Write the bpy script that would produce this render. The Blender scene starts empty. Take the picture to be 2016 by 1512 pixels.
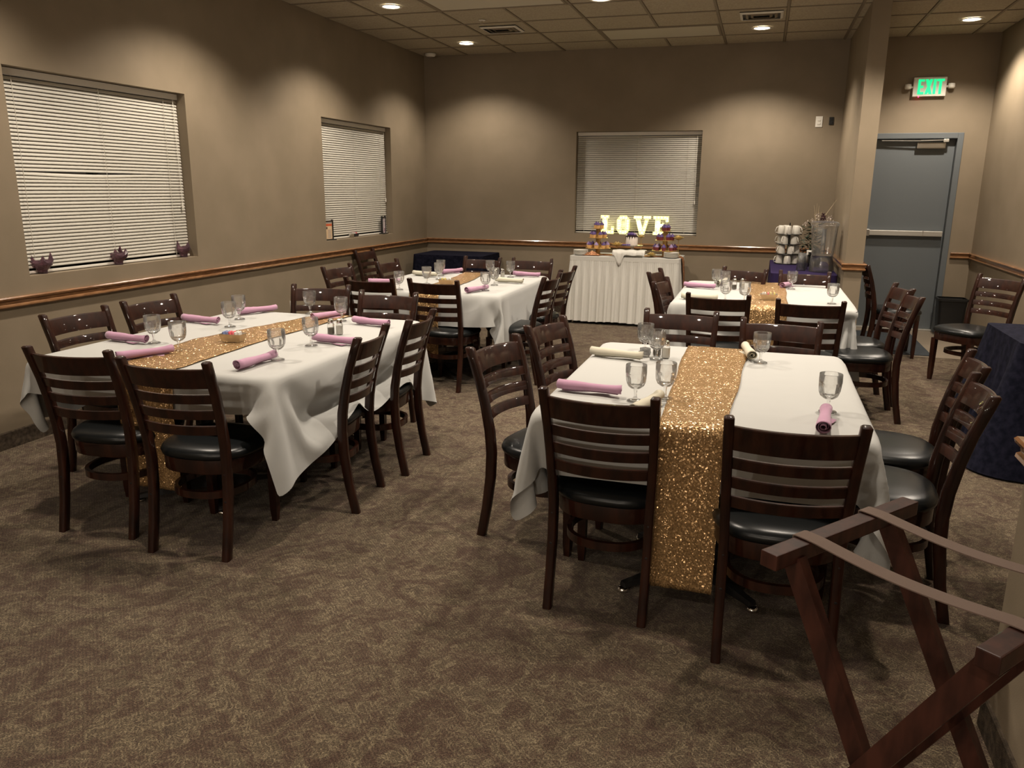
import bpy, bmesh, math, random
import numpy as np
from mathutils import Vector, Matrix
from mathutils.bvhtree import BVHTree
PI = math.pi
random.seed(7)
sc = bpy.context.scene
COL = sc.collection

# ---------------------------------------------------------------- camera, light, exposure
YAW, PITCH, ROLL, FPX = 0.2976, -0.2428, 0.0087, 1563.7
fw = Vector((-math.sin(YAW)*math.cos(PITCH), math.cos(YAW)*math.cos(PITCH), math.sin(PITCH)))
rt = Vector((math.cos(YAW), math.sin(YAW), 0)); up = rt.cross(fw)
r2 = rt*math.cos(ROLL)+up*math.sin(ROLL); u2 = up*math.cos(ROLL)-rt*math.sin(ROLL)
cd = bpy.data.cameras.new('camera'); cam = bpy.data.objects.new('camera', cd); COL.objects.link(cam)
cd.sensor_width = 36; cd.lens = FPX/2016*36; cd.clip_start = .05
m = Matrix.Identity(4)
for i in range(3): m[i][0], m[i][1], m[i][2] = r2[i], u2[i], -fw[i]
m[0][3], m[1][3], m[2][3] = 0, 0, 1.6
cam.matrix_world = m
sc.camera = cam
w = bpy.data.worlds.new('night'); sc.world = w; w.use_nodes = True
w.node_tree.nodes['Background'].inputs[0].default_value = (.03, .04, .07, 1)
w.node_tree.nodes['Background'].inputs[1].default_value = .3
sc.view_settings.view_transform = 'Standard'; sc.view_settings.look = 'None'
sc.view_settings.gamma = 1; sc.view_settings.exposure = 0.0; sc.view_settings.use_curve_mapping = False
LAMP_W = 54.0
LAMP_COL = (1.0, .875, .73)
# recessed cans: x, y, (power factor); the row behind the camera is added front fill
CANS = [(-3.468, 9.367, 2.2), (-3.468, 7.352, 1), (-3.468, 5.35, 1.25), (-3.468, 3.3, 1.0), (-3.4, -.9, .3),
        (-1.521, 7.548, 1), (-1.521, 5.4, 1), (-1.521, 3.3, .9), (-1.521, -.9, .3),
        (-.159, 9.27, 1.2), (.3, 7.4, 1), (.3, 5.4, 1), (.3, 3.4, 1), (.1, -.9, .3),
        (1.801, 9.327, 1.3), (1.75, 7.6, 1), (1.75, 5.4, 1)]

XL, XR, YB, YF, ZC = -4.357, 2.284, 10.187, -5.2, 3.23
FILL_LAMPS = [(-3.0, -3.6, 60), (-1.4, -3.6, 100), (.1, -3.6, 110)]      # unseen front fill lamps added behind the camera, shaped as hanging lamps
# ---------------------------------------------------------------- node materials
def mat(name, col, rough=.5, metal=0, coat=0, emit=None, estr=0, trans=0, ior=1.45, spec=.5, sheen=0):
    mt = bpy.data.materials.new(name); mt.use_nodes = True
    b = mt.node_tree.nodes['Principled BSDF']
    b.inputs['Base Color'].default_value = (*col, 1); b.inputs['Roughness'].default_value = rough
    b.inputs['Metallic'].default_value = metal; b.inputs['Coat Weight'].default_value = coat
    b.inputs['Coat Roughness'].default_value = .035; b.inputs['IOR'].default_value = ior
    b.inputs['Transmission Weight'].default_value = trans; b.inputs['Specular IOR Level'].default_value = spec
    b.inputs['Sheen Weight'].default_value = sheen
    if emit: b.inputs['Emission Color'].default_value = (*emit, 1); b.inputs['Emission Strength'].default_value = estr
    return mt
def nd(mt, t, **k):
    n = mt.node_tree.nodes.new(t)
    for a, v in k.items():
        if a.startswith('i_'): n.inputs[a[2:].replace('_', ' ')].default_value = v
        else: setattr(n, a, v)
    return n
def lk(mt, a, b): mt.node_tree.links.new(a, b)
def bsdf(mt): return mt.node_tree.nodes['Principled BSDF']
def coords(mt, scale=(1, 1, 1), kind='Object'):
    tc = nd(mt, 'ShaderNodeTexCoord'); mp = nd(mt, 'ShaderNodeMapping'); mp.inputs['Scale'].default_value = scale
    lk(mt, tc.outputs[kind], mp.inputs[0]); return mp.outputs[0]
def ramp(mt, fac, stops):
    r = nd(mt, 'ShaderNodeValToRGB'); e = r.color_ramp.elements
    while len(e) < len(stops): e.new(.5)
    for x, (p, c) in zip(e, stops): x.position = p; x.color = (*c, 1)
    lk(mt, fac, r.inputs[0]); return r.outputs[0]
def noise_col(mt, c1, c2, scale=8, detail=4, co=None, lo=.35, hi=.65):
    n = nd(mt, 'ShaderNodeTexNoise', i_Scale=scale, i_Detail=detail)
    lk(mt, co or coords(mt), n.inputs['Vector'])
    lk(mt, ramp(mt, n.outputs[0], [(lo, c1), (hi, c2)]), bsdf(mt).inputs['Base Color'])
def bump(mt, scale, strength, dist=.002, co=None, tex='noise', detail=3):
    n = nd(mt, 'ShaderNodeTexNoise', i_Scale=scale, i_Detail=detail)
    lk(mt, co or coords(mt), n.inputs['Vector'])
    b = nd(mt, 'ShaderNodeBump', i_Strength=strength, i_Distance=dist)
    lk(mt, n.outputs[0], b.inputs['Height']); lk(mt, b.outputs[0], bsdf(mt).inputs['Normal'])

WALL = mat('taupe_paint', (.22, .168, .108), .62, spec=.3); noise_col(WALL, (.215, .172, .118), (.24, .192, .134), 3, 5); bump(WALL, 260, .25, .0015)
CEILM = mat('ceiling_tile', (.30, .25, .18), .95, spec=.1); noise_col(CEILM, (.36, .31, .23), (.44, .385, .29), 60, 6); bump(CEILM, 300, .6, .002)
GRIDM = mat('grid_metal', (.20, .16, .11), .6)
TRIM = mat('oak_trim', (.30, .12, .04), .22, coat=.6)
noise_col(TRIM, (.18, .082, .034), (.29, .145, .064), 14, 6, coords(TRIM, (1, 1, 6)))
WOOD = mat('dark_stained_wood', (.03, .011, .006), .5, coat=.55, spec=.15)
noise_col(WOOD, (.011, .0030, .0014), (.027, .0072, .0030), 9, 5, coords(WOOD, (3, 3, .6)))
VINYL = mat('black_vinyl', (.006, .007, .0075), .30, spec=.36); bump(VINYL, 500, .12, .0006)
LINEN = mat('white_linen', (.395, .395, .38), .85, spec=.2, sheen=.15); bump(LINEN, 700, .25, .0005)
SATIN = mat('white_satin', (.58, .565, .52), .55, spec=.35)
NAVY = mat('navy_fabric', (.012, .012, .028), .95, spec=.08); noise_col(NAVY, (.005, .0055, .011), (.012, .012, .023), 30, 4); bump(NAVY, 350, .5, .001)
PURPLE = mat('purple_fabric', (.026, .017, .056), .9, spec=.1); bump(PURPLE, 300, .4, .001)
PINK = mat('pink_napkin', (.42, .24, .34), .9, spec=.1, sheen=.2); bump(PINK, 600, .3, .0006)
IVORY = mat('ivory_napkin', (.50, .47, .38), .9, spec=.1); bump(IVORY, 600, .3, .0006)
STEEL = mat('brushed_steel', (.55, .53, .49), .28, 1)
CHROME = mat('chrome', (.75, .74, .72), .12, 1)
ALU = mat('satin_aluminium', (.62, .60, .55), .4, .8)
WHITEP = mat('white_plastic', (.72, .69, .62), .4)
BLACKP = mat('black_plastic', (.012, .012, .012), .4)
BLACKM = mat('black_metal', (.012, .011, .011), .45, .3)
DOORM = mat('slate_door_paint', (.115, .128, .135), .5); bump(DOORM, 220, .15, .0008)
BLIND = mat('blind_slat', (.52, .495, .43), .5)
CORD = mat('blind_cord', (.55, .52, .45), .7)
DARKF = mat('dark_window_frame', (.03, .028, .025), .5)
PANE = mat('night_glass', (.01, .012, .02), .05, spec=.6)
SLATEM = mat('entry_mat', (.03, .036, .042), .9); bump(SLATEM, 300, .6, .003)
TILEM = mat('entry_tile', (.21, .17, .125), .45)
COVE = mat('carpet_cove', (.055, .042, .03), .95, spec=.1); noise_col(COVE, (.035, .027, .02), (.08, .06, .042), 40, 5); bump(COVE, 300, .8, .003)
STRAP = mat('webbing', (.13, .088, .068), .85); bump(STRAP, 700, .5, .001)
RACKW = mat('mahogany', (.07, .018, .01), .45, coat=.25, spec=.3)
noise_col(RACKW, (.020, .0062, .0042), (.050, .016, .010), 10, 5, coords(RACKW, (3, 3, .7)))
SALT = mat('salt', (.72, .70, .64), .9); PEPPER = mat('pepper', (.13, .105, .07), .95)
CAKE = mat('yellow_cake', (.66, .40, .16), .8); REDW = mat('red_wrapper', (.16, .03, .035), .6)
FROST = mat('purple_frosting', (.09, .05, .19), .5); FROSTL = mat('lilac_frosting', (.28, .2, .36), .5)
DRIP = mat('chocolate_drip', (.025, .012, .018), .25); ICING = mat('white_icing', (.70, .62, .55), .6)
GOLDB = mat('gold_board', (.55, .36, .13), .35, .7); GOLDF = mat('gold_foil', (.50, .36, .13), .45, .6)
LEAF = mat('dark_leaf', (.02, .035, .016), .6); BLOOM = mat('purple_bloom', (.07, .015, .04), .7); REED = mat('dry_reed', (.42, .34, .22), .8)
PORC = mat('white_porcelain', (.70, .67, .60), .25)
PINKP = mat('pink_paper', (.72, .14, .17), .7); BLUEP = mat('blue_paper', (.22, .27, .45), .7); WHITEPP = mat('white_paper', (.68, .65, .6), .7); YELP = mat('yellow_paper', (.65, .55, .2), .7)
SIGN1 = mat('cream_card', (.66, .48, .30), .6); SIGNR = mat('orange_print', (.55, .10, .035), .6); SIGN2 = mat('lilac_card', (.56, .48, .50), .6)
PRINTD = mat('dark_print', (.10, .07, .06), .7); BERRY = mat('berry_print', (.22, .07, .10), .7); MENUBAR = mat('grey_print', (.25, .23, .22), .6)
LENS = mat('lamp_lens', (1, .95, .85), .5, emit=(1, .9, .72), estr=14)
DIFF = mat('fluorescent_diffuser', (.52, .48, .38), .5)
BULB = mat('warm_bulb', (1, .95, .6), .4, emit=(1, .93, .45), estr=7)
MARQ = mat('lit_marquee_face', (.85, .80, .45), .6, emit=(.9, .85, .30), estr=.45)
MARQR = mat('lit_marquee_rim', (.85, .82, .55), .5, emit=(.95, .9, .4), estr=.55)
GREEN = mat('exit_green', (.02, .5, .2), .5, emit=(0, .86, .30), estr=1.0)
RED = mat('red_led', (.8, 0, .02), .5, emit=(1, .01, .05), estr=25)

# carpet
CARPET = mat('patterned_carpet', (.1, .07, .05), .97, spec=.1, sheen=.1)
co = coords(CARPET)
na = nd(CARPET, 'ShaderNodeTexNoise', i_Scale=5.5, i_Detail=4.0, i_Distortion=2.2, i_Roughness=.62); lk(CARPET, co, na.inputs['Vector'])
nb = nd(CARPET, 'ShaderNodeTexNoise', i_Scale=2.2, i_Detail=2.0); lk(CARPET, co, nb.inputs['Vector'])
nc = nd(CARPET, 'ShaderNodeTexNoise', i_Scale=17.0, i_Detail=5.0, i_Distortion=2.2); lk(CARPET, co, nc.inputs['Vector'])
n4 = nd(CARPET, 'ShaderNodeTexNoise', i_Scale=230.0, i_Detail=3.0); lk(CARPET, co, n4.inputs['Vector'])
# ground in red brown and umber, leafy veins in olive tan where the distorted noise crosses its mid level
ground = ramp(CARPET, na.outputs[0], [(.36, (.056, .033, .022)), (.47, (.070, .046, .030)), (.56, (.088, .065, .040)), (.66, (.066, .046, .030))])
veins = ramp(CARPET, nc.outputs[0], [(.40, (0, 0, 0)), (.455, (0, 0, 0)), (.49, (1, 1, 1)), (.51, (1, 1, 1)), (.55, (0, 0, 0))])
patch = ramp(CARPET, na.outputs[0], [(.38, (.25, .25, .25)), (.58, (1, 1, 1))])
mm = nd(CARPET, 'ShaderNodeMath', operation='MULTIPLY'); lk(CARPET, veins, mm.inputs[0]); lk(CARPET, patch, mm.inputs[1])
mv = nd(CARPET, 'ShaderNodeMixRGB'); mv.inputs[2].default_value = (.160, .124, .077, 1)
lk(CARPET, mm.outputs[0], mv.inputs[0]); lk(CARPET, ground, mv.inputs[1])
tuft = nd(CARPET, 'ShaderNodeTexWave', i_Scale=38.0, i_Distortion=1.0, i_Detail=1.0); tuft.bands_direction = 'DIAGONAL'; lk(CARPET, co, tuft.inputs['Vector'])
md = nd(CARPET, 'ShaderNodeMixRGB', blend_type='MULTIPLY', i_Fac=.8); lk(CARPET, mv.outputs[0], md.inputs[1])
lk(CARPET, ramp(CARPET, n4.outputs[0], [(.36, (.28, .28, .28)), (.64, (1.7, 1.7, 1.7))]), md.inputs[2])
me = nd(CARPET, 'ShaderNodeMixRGB', blend_type='MULTIPLY', i_Fac=.22); lk(CARPET, md.outputs[0], me.inputs[1]); lk(CARPET, tuft.outputs[0], me.inputs[2])
lk(CARPET, me.outputs[0], bsdf(CARPET).inputs['Base Color'])
bp = nd(CARPET, 'ShaderNodeBump', i_Strength=.7, i_Distance=.004); lk(CARPET, n4.outputs[0], bp.inputs['Height']); lk(CARPET, bp.outputs[0], bsdf(CARPET).inputs['Normal'])

# gold sequins: every cell tilts its own way
def sequin(name, base):
    M = mat(name, base, .22, .45)
    co = coords(M)
    v = nd(M, 'ShaderNodeTexVoronoi', i_Scale=210.0); lk(M, co, v.inputs['Vector'])
    s = nd(M, 'ShaderNodeVectorMath', operation='SUBTRACT'); s.inputs[1].default_value = (.5, .5, .5); lk(M, v.outputs['Color'], s.inputs[0])
    k = nd(M, 'ShaderNodeVectorMath', operation='SCALE'); k.inputs['Scale'].default_value = .95; lk(M, s.outputs[0], k.inputs[0])
    g = nd(M, 'ShaderNodeNewGeometry'); a = nd(M, 'ShaderNodeVectorMath', operation='ADD')
    lk(M, g.outputs['Normal'], a.inputs[0]); lk(M, k.outputs[0], a.inputs[1])
    n = nd(M, 'ShaderNodeVectorMath', operation='NORMALIZE'); lk(M, a.outputs[0], n.inputs[0]); lk(M, n.outputs[0], bsdf(M).inputs['Normal'])
    sp = nd(M, 'ShaderNodeSeparateColor'); lk(M, v.outputs['Color'], sp.inputs[0])
    lk(M, ramp(M, sp.outputs[1], [(.0, tuple(c*.62 for c in base)), (1.0, tuple(min(1, c*1.3) for c in base))]), bsdf(M).inputs['Base Color'])
    return M
SEQ = sequin('gold_sequins', (.43, .265, .12))
ROSEG = sequin('copper_sequins', (.42, .19, .09))

def clear(name, tint, k=.35, rough=0.0, brighten=.06):
    # thin clear ware: mostly straight transmission, a little refraction, mirror by Fresnel, diffuse colour mixed in to imitate bright refraction
    M = bpy.data.materials.new(name); M.use_nodes = True; t = M.node_tree; t.nodes.clear()
    o = t.nodes.new('ShaderNodeOutputMaterial')
    tr = t.nodes.new('ShaderNodeBsdfTransparent'); tr.inputs[0].default_value = (*tint, 1)
    gl = t.nodes.new('ShaderNodeBsdfGlossy'); gl.inputs['Roughness'].default_value = .03+rough; gl.inputs[0].default_value = (.95, .95, .95, 1)
    rf = t.nodes.new('ShaderNodeBsdfGlass'); rf.inputs['IOR'].default_value = 1.45; rf.inputs['Roughness'].default_value = rough; rf.inputs[0].default_value = (*tint, 1)
    hz = t.nodes.new('ShaderNodeBsdfDiffuse'); hz.inputs[0].default_value = (*[min(1, c*.9) for c in tint], 1)
    fr = t.nodes.new('ShaderNodeFresnel'); fr.inputs[0].default_value = 1.5
    fm = t.nodes.new('ShaderNodeMath'); fm.operation = 'MULTIPLY'; fm.inputs[1].default_value = .9; t.links.new(fr.outputs[0], fm.inputs[0])
    a = t.nodes.new('ShaderNodeMixShader'); b = t.nodes.new('ShaderNodeMixShader'); c = t.nodes.new('ShaderNodeMixShader')
    t.links.new(fm.outputs[0], a.inputs[0]); t.links.new(tr.outputs[0], a.inputs[1]); t.links.new(gl.outputs[0], a.inputs[2])
    b.inputs[0].default_value = k; t.links.new(a.outputs[0], b.inputs[1]); t.links.new(rf.outputs[0], b.inputs[2])
    c.inputs[0].default_value = brighten; t.links.new(b.outputs[0], c.inputs[1]); t.links.new(hz.outputs[0], c.inputs[2])
    t.links.new(c.outputs[0], o.inputs[0]); return M
GLASS = clear('clear_glass', (.99, .99, .985), .08, 0, .03)
CLEARP = clear('clear_plastic', (.98, .98, .975), .03, .03, .035)
AMETH = clear('amethyst_glass', (.50, .34, .40), .35, 0, .12)
CLEARB = clear('window_glass', (.9, .92, .93), .0, 0, 0)

# ---------------------------------------------------------------- mesh helpers
def MB(): return bmesh.new()
def obj(name, bm, mt, parent=None, smooth=False, loc=None, rot=None):
    bmesh.ops.recalc_face_normals(bm, faces=bm.faces)
    me_ = bpy.data.meshes.new(name); bm.to_mesh(me_); bm.free()
    if smooth:
        for p in me_.polygons: p.use_smooth = True
    if isinstance(mt, (list, tuple)):
        for x in mt: me_.materials.append(x)
    else: me_.materials.append(mt)
    o = bpy.data.objects.new(name, me_); COL.objects.link(o)
    if parent: o.parent = parent
    if loc: o.location = loc
    if rot: o.rotation_euler = rot
    return o
def autosmooth(o, ang=35):
    me_ = o.data
    bm = bmesh.new(); bm.from_mesh(me_)
    for e in bm.edges:
        if len(e.link_faces) == 2 and e.calc_face_angle(0) > math.radians(ang): e.smooth = False
        elif len(e.link_faces) != 2: e.smooth = True
    for f in bm.faces: f.smooth = True
    bm.to_mesh(me_); bm.free(); return o
def tag(o, label=None, cat=None, group=None, kind=None):
    if label: o['label'] = label
    if cat: o['category'] = cat
    if group: o['group'] = group
    if kind: o['kind'] = kind
    return o
def thing(name, label, cat, loc=(0, 0, 0), rz=0, group=None):
    o = bpy.data.objects.new(name, None); COL.objects.link(o); o.empty_display_size = .05
    o.location = loc; o.rotation_euler = (0, 0, rz); return tag(o, label, cat, group)
def struct(name, bm, mt, parent=None, **k):
    o = obj(name, bm, mt, parent, **k)
    if not parent: o['kind'] = 'structure'
    return o
def dup(root, loc, rz, label, group=None):
    r = root.copy(); COL.objects.link(r); r.location = loc; r.rotation_euler = (0, 0, rz); r['label'] = label
    if group: r['group'] = group
    for ch in list(root.children):
        c = ch.copy(); COL.objects.link(c); c.parent = r
        for g in ch.children:
            d = g.copy(); COL.objects.link(d); d.parent = c
    return r
def box(bm, x0, x1, y0, y1, z0, z1, bev=0):
    vs = [bm.verts.new(p) for p in ((x0, y0, z0), (x1, y0, z0), (x1, y1, z0), (x0, y1, z0), (x0, y0, z1), (x1, y0, z1), (x1, y1, z1), (x0, y1, z1))]
    fs = [bm.faces.new([vs[i] for i in q]) for q in ((3, 2, 1, 0), (4, 5, 6, 7), (0, 1, 5, 4), (1, 2, 6, 5), (2, 3, 7, 6), (3, 0, 4, 7))]
    if bev:
        es = list({e for f in fs for e in f.edges}); bmesh.ops.bevel(bm, geom=es, offset=bev, segments=2, affect='EDGES', profile=.6)
    return vs
def prism(bm, pts, z0, z1):
    a = [bm.verts.new((x, y, z0)) for x, y in pts]; b = [bm.verts.new((x, y, z1)) for x, y in pts]; n = len(pts)
    bm.faces.new(a[::-1]); bm.faces.new(b)
    for i in range(n): bm.faces.new((a[i], a[(i+1) % n], b[(i+1) % n], b[i]))
    return a+b
def loft(bm, rings, closed=True, cap=True):
    R = [[bm.verts.new(p) for p in r] for r in rings]; n = len(R[0])
    for a, b in zip(R, R[1:]):
        for i in range(n if closed else n-1): bm.faces.new((a[i], a[(i+1) % n], b[(i+1) % n], b[i]))
    if cap: bm.faces.new(R[0][::-1]); bm.faces.new(R[-1])
    return R
def lathe(bm, prof, seg=24, cx=0, cy=0, cap=False, facet=None):
    R = []
    for r, z in prof:
        ring = []
        for i in range(seg):
            a = 2*PI*i/seg; k = 1
            if facet and facet[0] <= z <= facet[1] and i % 2: k = facet[2]
            ring.append(bm.verts.new((cx+r*k*math.cos(a), cy+r*k*math.sin(a), z)))
        R.append(ring)
    for a, b in zip(R, R[1:]):
        for i in range(seg): bm.faces.new((a[i], a[(i+1) % seg], b[(i+1) % seg], b[i]))
    if cap: bm.faces.new(R[0][::-1]); bm.faces.new(R[-1])
    return R
def tube(bm, pts, r, seg=8, cap=True):
    pts = [Vector(p) for p in pts]; rings = []
    for i, p in enumerate(pts):
        d = (pts[min(i+1, len(pts)-1)]-pts[max(i-1, 0)]).normalized()
        a = d.cross(Vector((0, 0, 1)))
        if a.length < .05: a = d.cross(Vector((0, 1, 0)))
        a.normalize(); b = d.cross(a); rr = r[i] if isinstance(r, (list, tuple)) else r
        rings.append([p+a*rr*math.cos(2*PI*k/seg)+b*rr*math.sin(2*PI*k/seg) for k in range(seg)])
    loft(bm, rings, True, cap)
def bar(bm, p, q, wx, wz, side=None):
    p, q = Vector(p), Vector(q); d = (q-p).normalized(); s = Vector(side) if side else d.cross(Vector((0, 0, 1)))
    s = (s-d*s.dot(d)).normalized(); t = d.cross(s)
    loft(bm, [[c+s*a*wx/2+t*b*wz/2 for a, b in ((-1, -1), (1, -1), (1, 1), (-1, 1))] for c in (p, q)])
def sup(w_, d_, n=3.0, seg=40, cy=0, taper=0):
    P = []
    for i in range(seg):
        a = 2*PI*i/seg; c, s = math.cos(a), math.sin(a)
        x = math.copysign(abs(c)**(2/n), c); y = math.copysign(abs(s)**(2/n), s)
        P.append((x*w_/2*(1+taper*y), cy+y*d_/2))
    return P

# ---------------------------------------------------------------- room shell
def wall_with_holes(name, axis, pos, thick, a0, a1, holes, z1=ZC+.1):
    # a slab with rectangular holes; axis 'x': slab spans y, 'y': slab spans x
    bm = MB()
    cuts = sorted({a0, a1, *[h[0] for h in holes], *[h[1] for h in holes]})
    for s, e in zip(cuts, cuts[1:]):
        hz = [h for h in holes if h[0] <= s and h[1] >= e]
        spans = [(0, z1)] if not hz else [(0, hz[0][2]), (hz[0][3], z1)]
        for lo, hi in spans:
            if hi-lo < 1e-4: continue
            if axis == 'x': box(bm, min(pos, pos+thick), max(pos, pos+thick), s, e, lo, hi)
            else: box(bm, s, e, min(pos, pos+thick), max(pos, pos+thick), lo, hi)
    bmesh.ops.remove_doubles(bm, verts=bm.verts, dist=1e-5)
    return struct(name, bm, WALL)
W1, W2, W3 = (3.882, 5.475), (7.518, 9.125), (-2.307, -.764)
ZB, ZT = 1.032, 2.281
wall_with_holes('wall_left', 'x', XL, -.3, YF-.2, YB+.3, [(*W1, ZB, ZT), (*W2, ZB, ZT)])
wall_with_holes('wall_back', 'y', YB, .3, XL, XR, [(*W3, ZB, ZT), (1.07, 2.0, 0.0, 2.2)])
bm = MB(); box(bm, XR, XR+.2, YF-.2, YB+.3, 0, ZC+.1); struct('wall_right', bm, WALL)
bm = MB(); box(bm, XL, XR, YF-.2, YF, 0, ZC+.1); struct('wall_front', bm, WALL)
bm = MB(); box(bm, .785, .945, 8.22, YB, 0, ZC); struct('wall_vestibule', bm, WALL)
bm = MB(); box(bm, .77, XR, YF, 2.46, 0, ZC); struct('wall_near_corner', bm, WALL)
bm = MB(); box(bm, XL-.3, XR+.2, YF-.2, YB+.5, -.12, 0); struct('floor', bm, CARPET)
bm = MB(); box(bm, .945, XR, 8.55, YB, 0, .006); box(bm, .945, XR, YB, YB+.25, 0, .006); struct('floor_entry', bm, TILEM)
# ceiling: slab, grid and lay-in tiles
bm = MB(); box(bm, XL-.3, XR+.2, YF-.2, YB+.5, ZC+.05, ZC+.15); ceil = struct('ceiling', bm, GRIDM)
P_ = .64; X0, Y0 = .08-7*P_, 9.62
xs = [X0+P_*i for i in range(11) if X0+P_*i < XR]; ys = [Y0-P_*i for i in range(24) if Y0-P_*i > YF]
PANELS = [(-3.12, -1.84, 7.06, 7.70), (-1.84, -.56, 8.98, 9.62)]
bm = MB()
for x in xs:
    if x <= XL: continue
    cut = [(q[2], q[3]) for q in PANELS if q[0]+.1 < x < q[1]-.1]
    a_ = YF
    for c0, c1 in sorted(cut): box(bm, x-.012, x+.012, a_, c0, ZC, ZC+.035); a_ = c1
    box(bm, x-.012, x+.012, a_, YB, ZC, ZC+.035)
for y in ys: box(bm, XL, XR, y-.012, y+.012, ZC+.0005, ZC+.0345)
obj('ceiling_grid', bm, GRIDM, ceil)
xe = [XL]+[x for x in xs if x > XL+.02]+[XR]; ye = [YF]+sorted(ys)+[YB]
def is_panel(i, j):
    cx, cy = (xe[i]+xe[i+1])/2, (ye[j]+ye[j+1])/2
    for (px0, px1, py0, py1) in PANELS:
        if px0 < cx < px1 and py0 < cy < py1: return True
    return False
tile_cache = {}
for i in range(len(xe)-1):
    for j in range(len(ye)-1):
        if is_panel(i, j): continue
        w_, d_ = xe[i+1]-xe[i]-.03, ye[j+1]-ye[j]-.03
        if w_ < .03 or d_ < .03: continue
        key = (round(w_, 3), round(d_, 3))
        if key not in tile_cache:
            bm = MB(); v = box(bm, -w_/2, w_/2, -d_/2, d_/2, .006, .02)
            o = obj('ceiling_tile', bm, CEILM, ceil); tile_cache[key] = o
        else:
            o = tile_cache[key].copy(); COL.objects.link(o)
        o.location = ((xe[i]+xe[i+1])/2, (ye[j]+ye[j+1])/2, ZC+random.uniform(-.001, .002))
for n, (px0, px1, py0, py1) in enumerate(PANELS):
    t = thing('fluorescent_panel', ['unlit fluorescent ceiling panel nearer the left wall, cut off by the top of the photo', 'unlit fluorescent ceiling panel above the back window, right of the vent'][n], 'light', (0, 0, 0), 0, 'unlit fluorescent panels')
    bm = MB()
    for a, b, c, d in ((px0+.015, px1-.015, py0+.015, py0+.04), (px0+.015, px1-.015, py1-.04, py1-.015), (px0+.015, px0+.04, py0+.04, py1-.04), (px1-.04, px1-.015, py0+.04, py1-.04)): box(bm, a, b, c, d, ZC-.002, ZC+.02)
    obj('frame', bm, GRIDM, t)
    bm = MB(); box(bm, px0+.04, px1-.04, py0+.04, py1-.04, ZC+.002, ZC+.012); obj('diffuser', bm, DIFF, t)
# chair rail and cove base
RP = [(0, .925), (.028, .925), (.034, .917), (.031, .907), (.019, .901), (.017, .884), (.025, .877), (.027, .866), (.020, .858), (.012, .855), (0, .853)]
def run_profile(bm, prof, p, q, n, mitre=(0, 0)):
    p, q, n = Vector((*p, 0)), Vector((*q, 0)), Vector((*n, 0)); d = (q-p).normalized()
    loft(bm, [[p+n*a-d*a*mitre[0]+Vector((0, 0, z)) for a, z in prof], [q+n*a+d*a*mitre[1]+Vector((0, 0, z)) for a, z in prof]])
BP = [(0, 0), (.012, 0), (.010, .10), (.006, .106), (0, .106)]
runs = [('left', [((XL, YF), (XL, YB), (1, 0), (0, -1))]), ('back', [((XL, YB), (.785, YB), (0, -1), (-1, -1))]),
        ('vestibule', [((.785, YB), (.785, 8.22), (-1, 0), (-1, 1)), ((.785, 8.22), (.945, 8.22), (0, -1), (1, 1)), ((.945, 8.22), (.945, YB), (1, 0), (1, -1))]),
        ('right', [((XR, YB), (XR, 2.46), (-1, 0), (-1, -1))]),
        ('near_corner', [((XR, 2.46), (.77, 2.46), (0, 1), (-1, 1)), ((.77, 2.46), (.77, YF), (-1, 0), (1, 0))])]
for k, (nm, segs) in enumerate(runs):
    bm = MB(); b2 = MB()
    for p, q, n, mi in segs: run_profile(bm, RP, p, q, n, mi); run_profile(b2, BP, p, q, n, mi)
    struct('trim_%d' % (k+1), bm, TRIM); struct('baseboard_'+nm, b2, COVE)
bm = MB(); b2 = MB(); run_profile(bm, RP, (2.07, YB), (XR, YB), (0, -1), (0, -1)); run_profile(b2, BP, (2.07, YB), (XR, YB), (0, -1), (0, -1))
struct('trim_6', bm, TRIM); struct('baseboard_door_wall', b2, COVE)

# ---------------------------------------------------------------- windows and blinds
def to_wall(o, which, a):
    # local x runs along the wall, local -y faces the room
    if which == 'left': o.location = (XL, a, 0); o.rotation_euler = (0, 0, PI/2)
    else: o.location = (a, YB, 0)
def window(n, which, a0, a1):
    w_ = a1-a0; bm = MB(); d = .2
    for q in ((0, w_, ZB, ZB+.04), (0, w_, ZT-.04, ZT), (0, .04, ZB+.04, ZT-.04), (w_-.04, w_, ZB+.04, ZT-.04), (w_/2-.02, w_/2+.02, ZB+.04, ZT-.04)):
        box(bm, q[0], q[1], d-.03, d+.03, q[2], q[3])
    fr = struct('window_%d' % n, bm, DARKF); to_wall(fr, which, a0 if which == 'back' else a0)
    bm = MB(); box(bm, .03, w_/2-.01, d-.004, d+.004, ZB+.03, ZT-.03); obj('pane', bm, CLEARB, fr)
    bm = MB(); box(bm, w_/2+.01, w_-.03, d-.004, d+.004, ZB+.03, ZT-.03); obj('pane', bm, CLEARB, fr)
    return fr
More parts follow.
